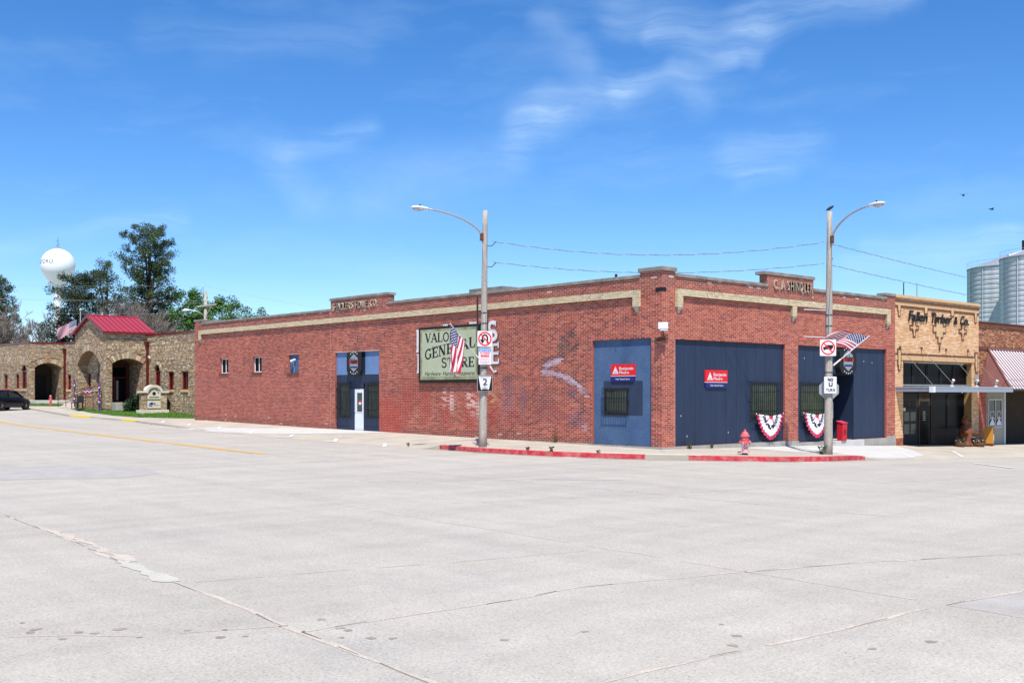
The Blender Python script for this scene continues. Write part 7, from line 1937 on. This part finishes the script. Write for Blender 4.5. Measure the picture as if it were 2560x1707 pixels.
pine(13.3, 85.3, 1.2, 14.0, 6.2, 8, 'mid height thin topped pine between the broad pine and the tallest pine', start=.5, shape=lambda f: .9-.6*f, dens=.6, tops=2)
pine(6.2, 95.6, 1.2, 12.4, 6.4, 12, 'small pine at the far left edge', start=.35, shape=lambda f: .95-.7*f, dens=.85, clr=.42)
pine(3.6, 99.5, 1.2, 10.0, 4.2, 13, 'low pine behind the small one at the far left edge', start=.3, shape=lambda f: .95-.7*f, dens=.6)
pine(17.4, 81.6, 1.2, 7.8, 5.4, 14, 'low dark pine behind the red gable roof', m='needles_dark', start=.15, shape=lambda f: 1-.5*f, dens=.8)
bare(11.6, 78.9, 1.2, 11.8, .75, 1, 'grey leafless tree just right of the broad pine'); bare(14.6, 80.6, 1.2, 11.8, .75, 2, 'grey leafless tree in front of the tallest pine'); bare(16.8, 79.0, 1.2, 9.4, .75, 9, 'lower leafless tree right of the tallest pine')
bare(4.5, 84.5, 1.2, 11.2, .9, 3, 'pale leafless tree left of the water tower'); bare(2.0, 88.0, 1.2, 11.6, .9, 4, 'pale leafless tree at the far left edge'); bare(7.0, 82.3, 1.2, 9.8, .9, 7, 'short leafless tree in front of the broad pine')
leafy(20.4, 80.0, 1.2, 10.2, 7.2, 31, 'dark green leafy tree left of the utility pole', n=75)
leafy(25.3, 92.2, 1.2, 12.8, 9.4, 32, 'bright green leafy tree behind the utility pole', n=95); leafy(30.8, 93.7, 1.2, 12.2, 8.4, 33, 'bright green leafy tree right of the utility pole', n=80)
leafy(36.0, 96.3, 1.2, 11.5, 8.0, 34, 'small green leafy tree low behind the store parapet', n=60); leafy(23.0, 84.0, 1.2, 9.0, 6.0, 36, 'leafy tree low behind the stone office', n=60)
leafy(41.5, 99, 1.2, 9.6, 5.0, 35, 'far green treetop barely above the store parapet', n=40)
bare(48, 100, 1.2, 11.4, .6, 41, 'distant leafless treetop above the store parapet', levels=4)
for k, (x, y, w, h, c) in enumerate(((-8, 106, 16, 4.6, 'beige_wall'), (3, 112, 14, 4.2, 'limestone'))):
    pass
# ---------------------------------------------------------------- weeds
def weed(x, y, z, h, n, seed, label):
    rn = random.Random(seed); p = MB()
    for i in range(n):
        a = rn.uniform(0, 6.28); l = h*rn.uniform(.5, 1); d = Vector((math.cos(a)*.45, math.sin(a)*.45, 1)).normalized(); b = Vector((x+rn.uniform(-.04, .04), y+rn.uniform(-.04, .04), z)); q = Vector((-d.y, d.x, 0)).normalized()*.012
        p.face([b-q, b+q, b+d*l*.6+q, b+d*l*.6-q]); c = b+d*l
        for k in range(4): e = Vector((rn.uniform(-1, 1), rn.uniform(-1, 1), rn.uniform(-.5, 1))).normalized()*.04; f = e.cross(Vector((rn.uniform(-1, 1), 1, rn.uniform(-1, 1)))).normalized()*.02; p.face([c-e, c+f, c+e, c-f])
    one('weed', p, 'weed', label, 'weed', org=(x, y, z), fix=False)
weed(RX-.35, RY+.05, ground_z(RX-.3, RY), .36, 26, 1, 'leafy weed clump at the foot of the right lamp post')
weed(1.45, -.12, -.10, .26, 14, 2, 'thin weed growing at the foot of the navy boards'); weed(2.75, -.12, -.11, .12, 10, 3, 'small weed at the plinth right of the thin weed')
weed(-3.3, 3.6, ground_z(-3.3, 3.6)+.02, .14, 12, 4, 'small weed on the pavement just right of the left lamp post'); weed(-3.15, 2.5, ground_z(-3.1, 2.5)+.02, .18, 14, 5, 'weed by the red kerb in front of the mural')
weed(-.10, 5.5, -.0, .30, 10, 6, 'dry weed against the brick wall beside the blue stucco'); weed(-2.4, .9, -.18, .14, 10, 7, 'weed at the end of the first red kerb'); weed(-4.3, 9.6, -.16, .12, 10, 8, 'small weed left of the red kerb ramp')
# dry leaves and grit scattered over the pavement
rn = random.Random(77); p = MB()
for i in range(260):
    if i < 150: x, y = rn.uniform(-4.2, -.2), rn.uniform(.5, 36)
    else: x, y = rn.uniform(1, 26), rn.uniform(-5, -.3)
    z = sw_z(x, y)+.012; s = rn.uniform(.012, .035); a = rn.uniform(0, 6.28); u = Vector((math.cos(a), math.sin(a), .15))*s; v = Vector((-math.sin(a), math.cos(a), .1))*s*.5; c = Vector((x, y, z)); p.face([c-u, c+v, c+u, c-v])
o = p.build('leaf_litter', None, 'oil_spot', fix=False); o['kind'] = 'stuff'; o['label'] = 'dry leaves and grit scattered over the pavement'
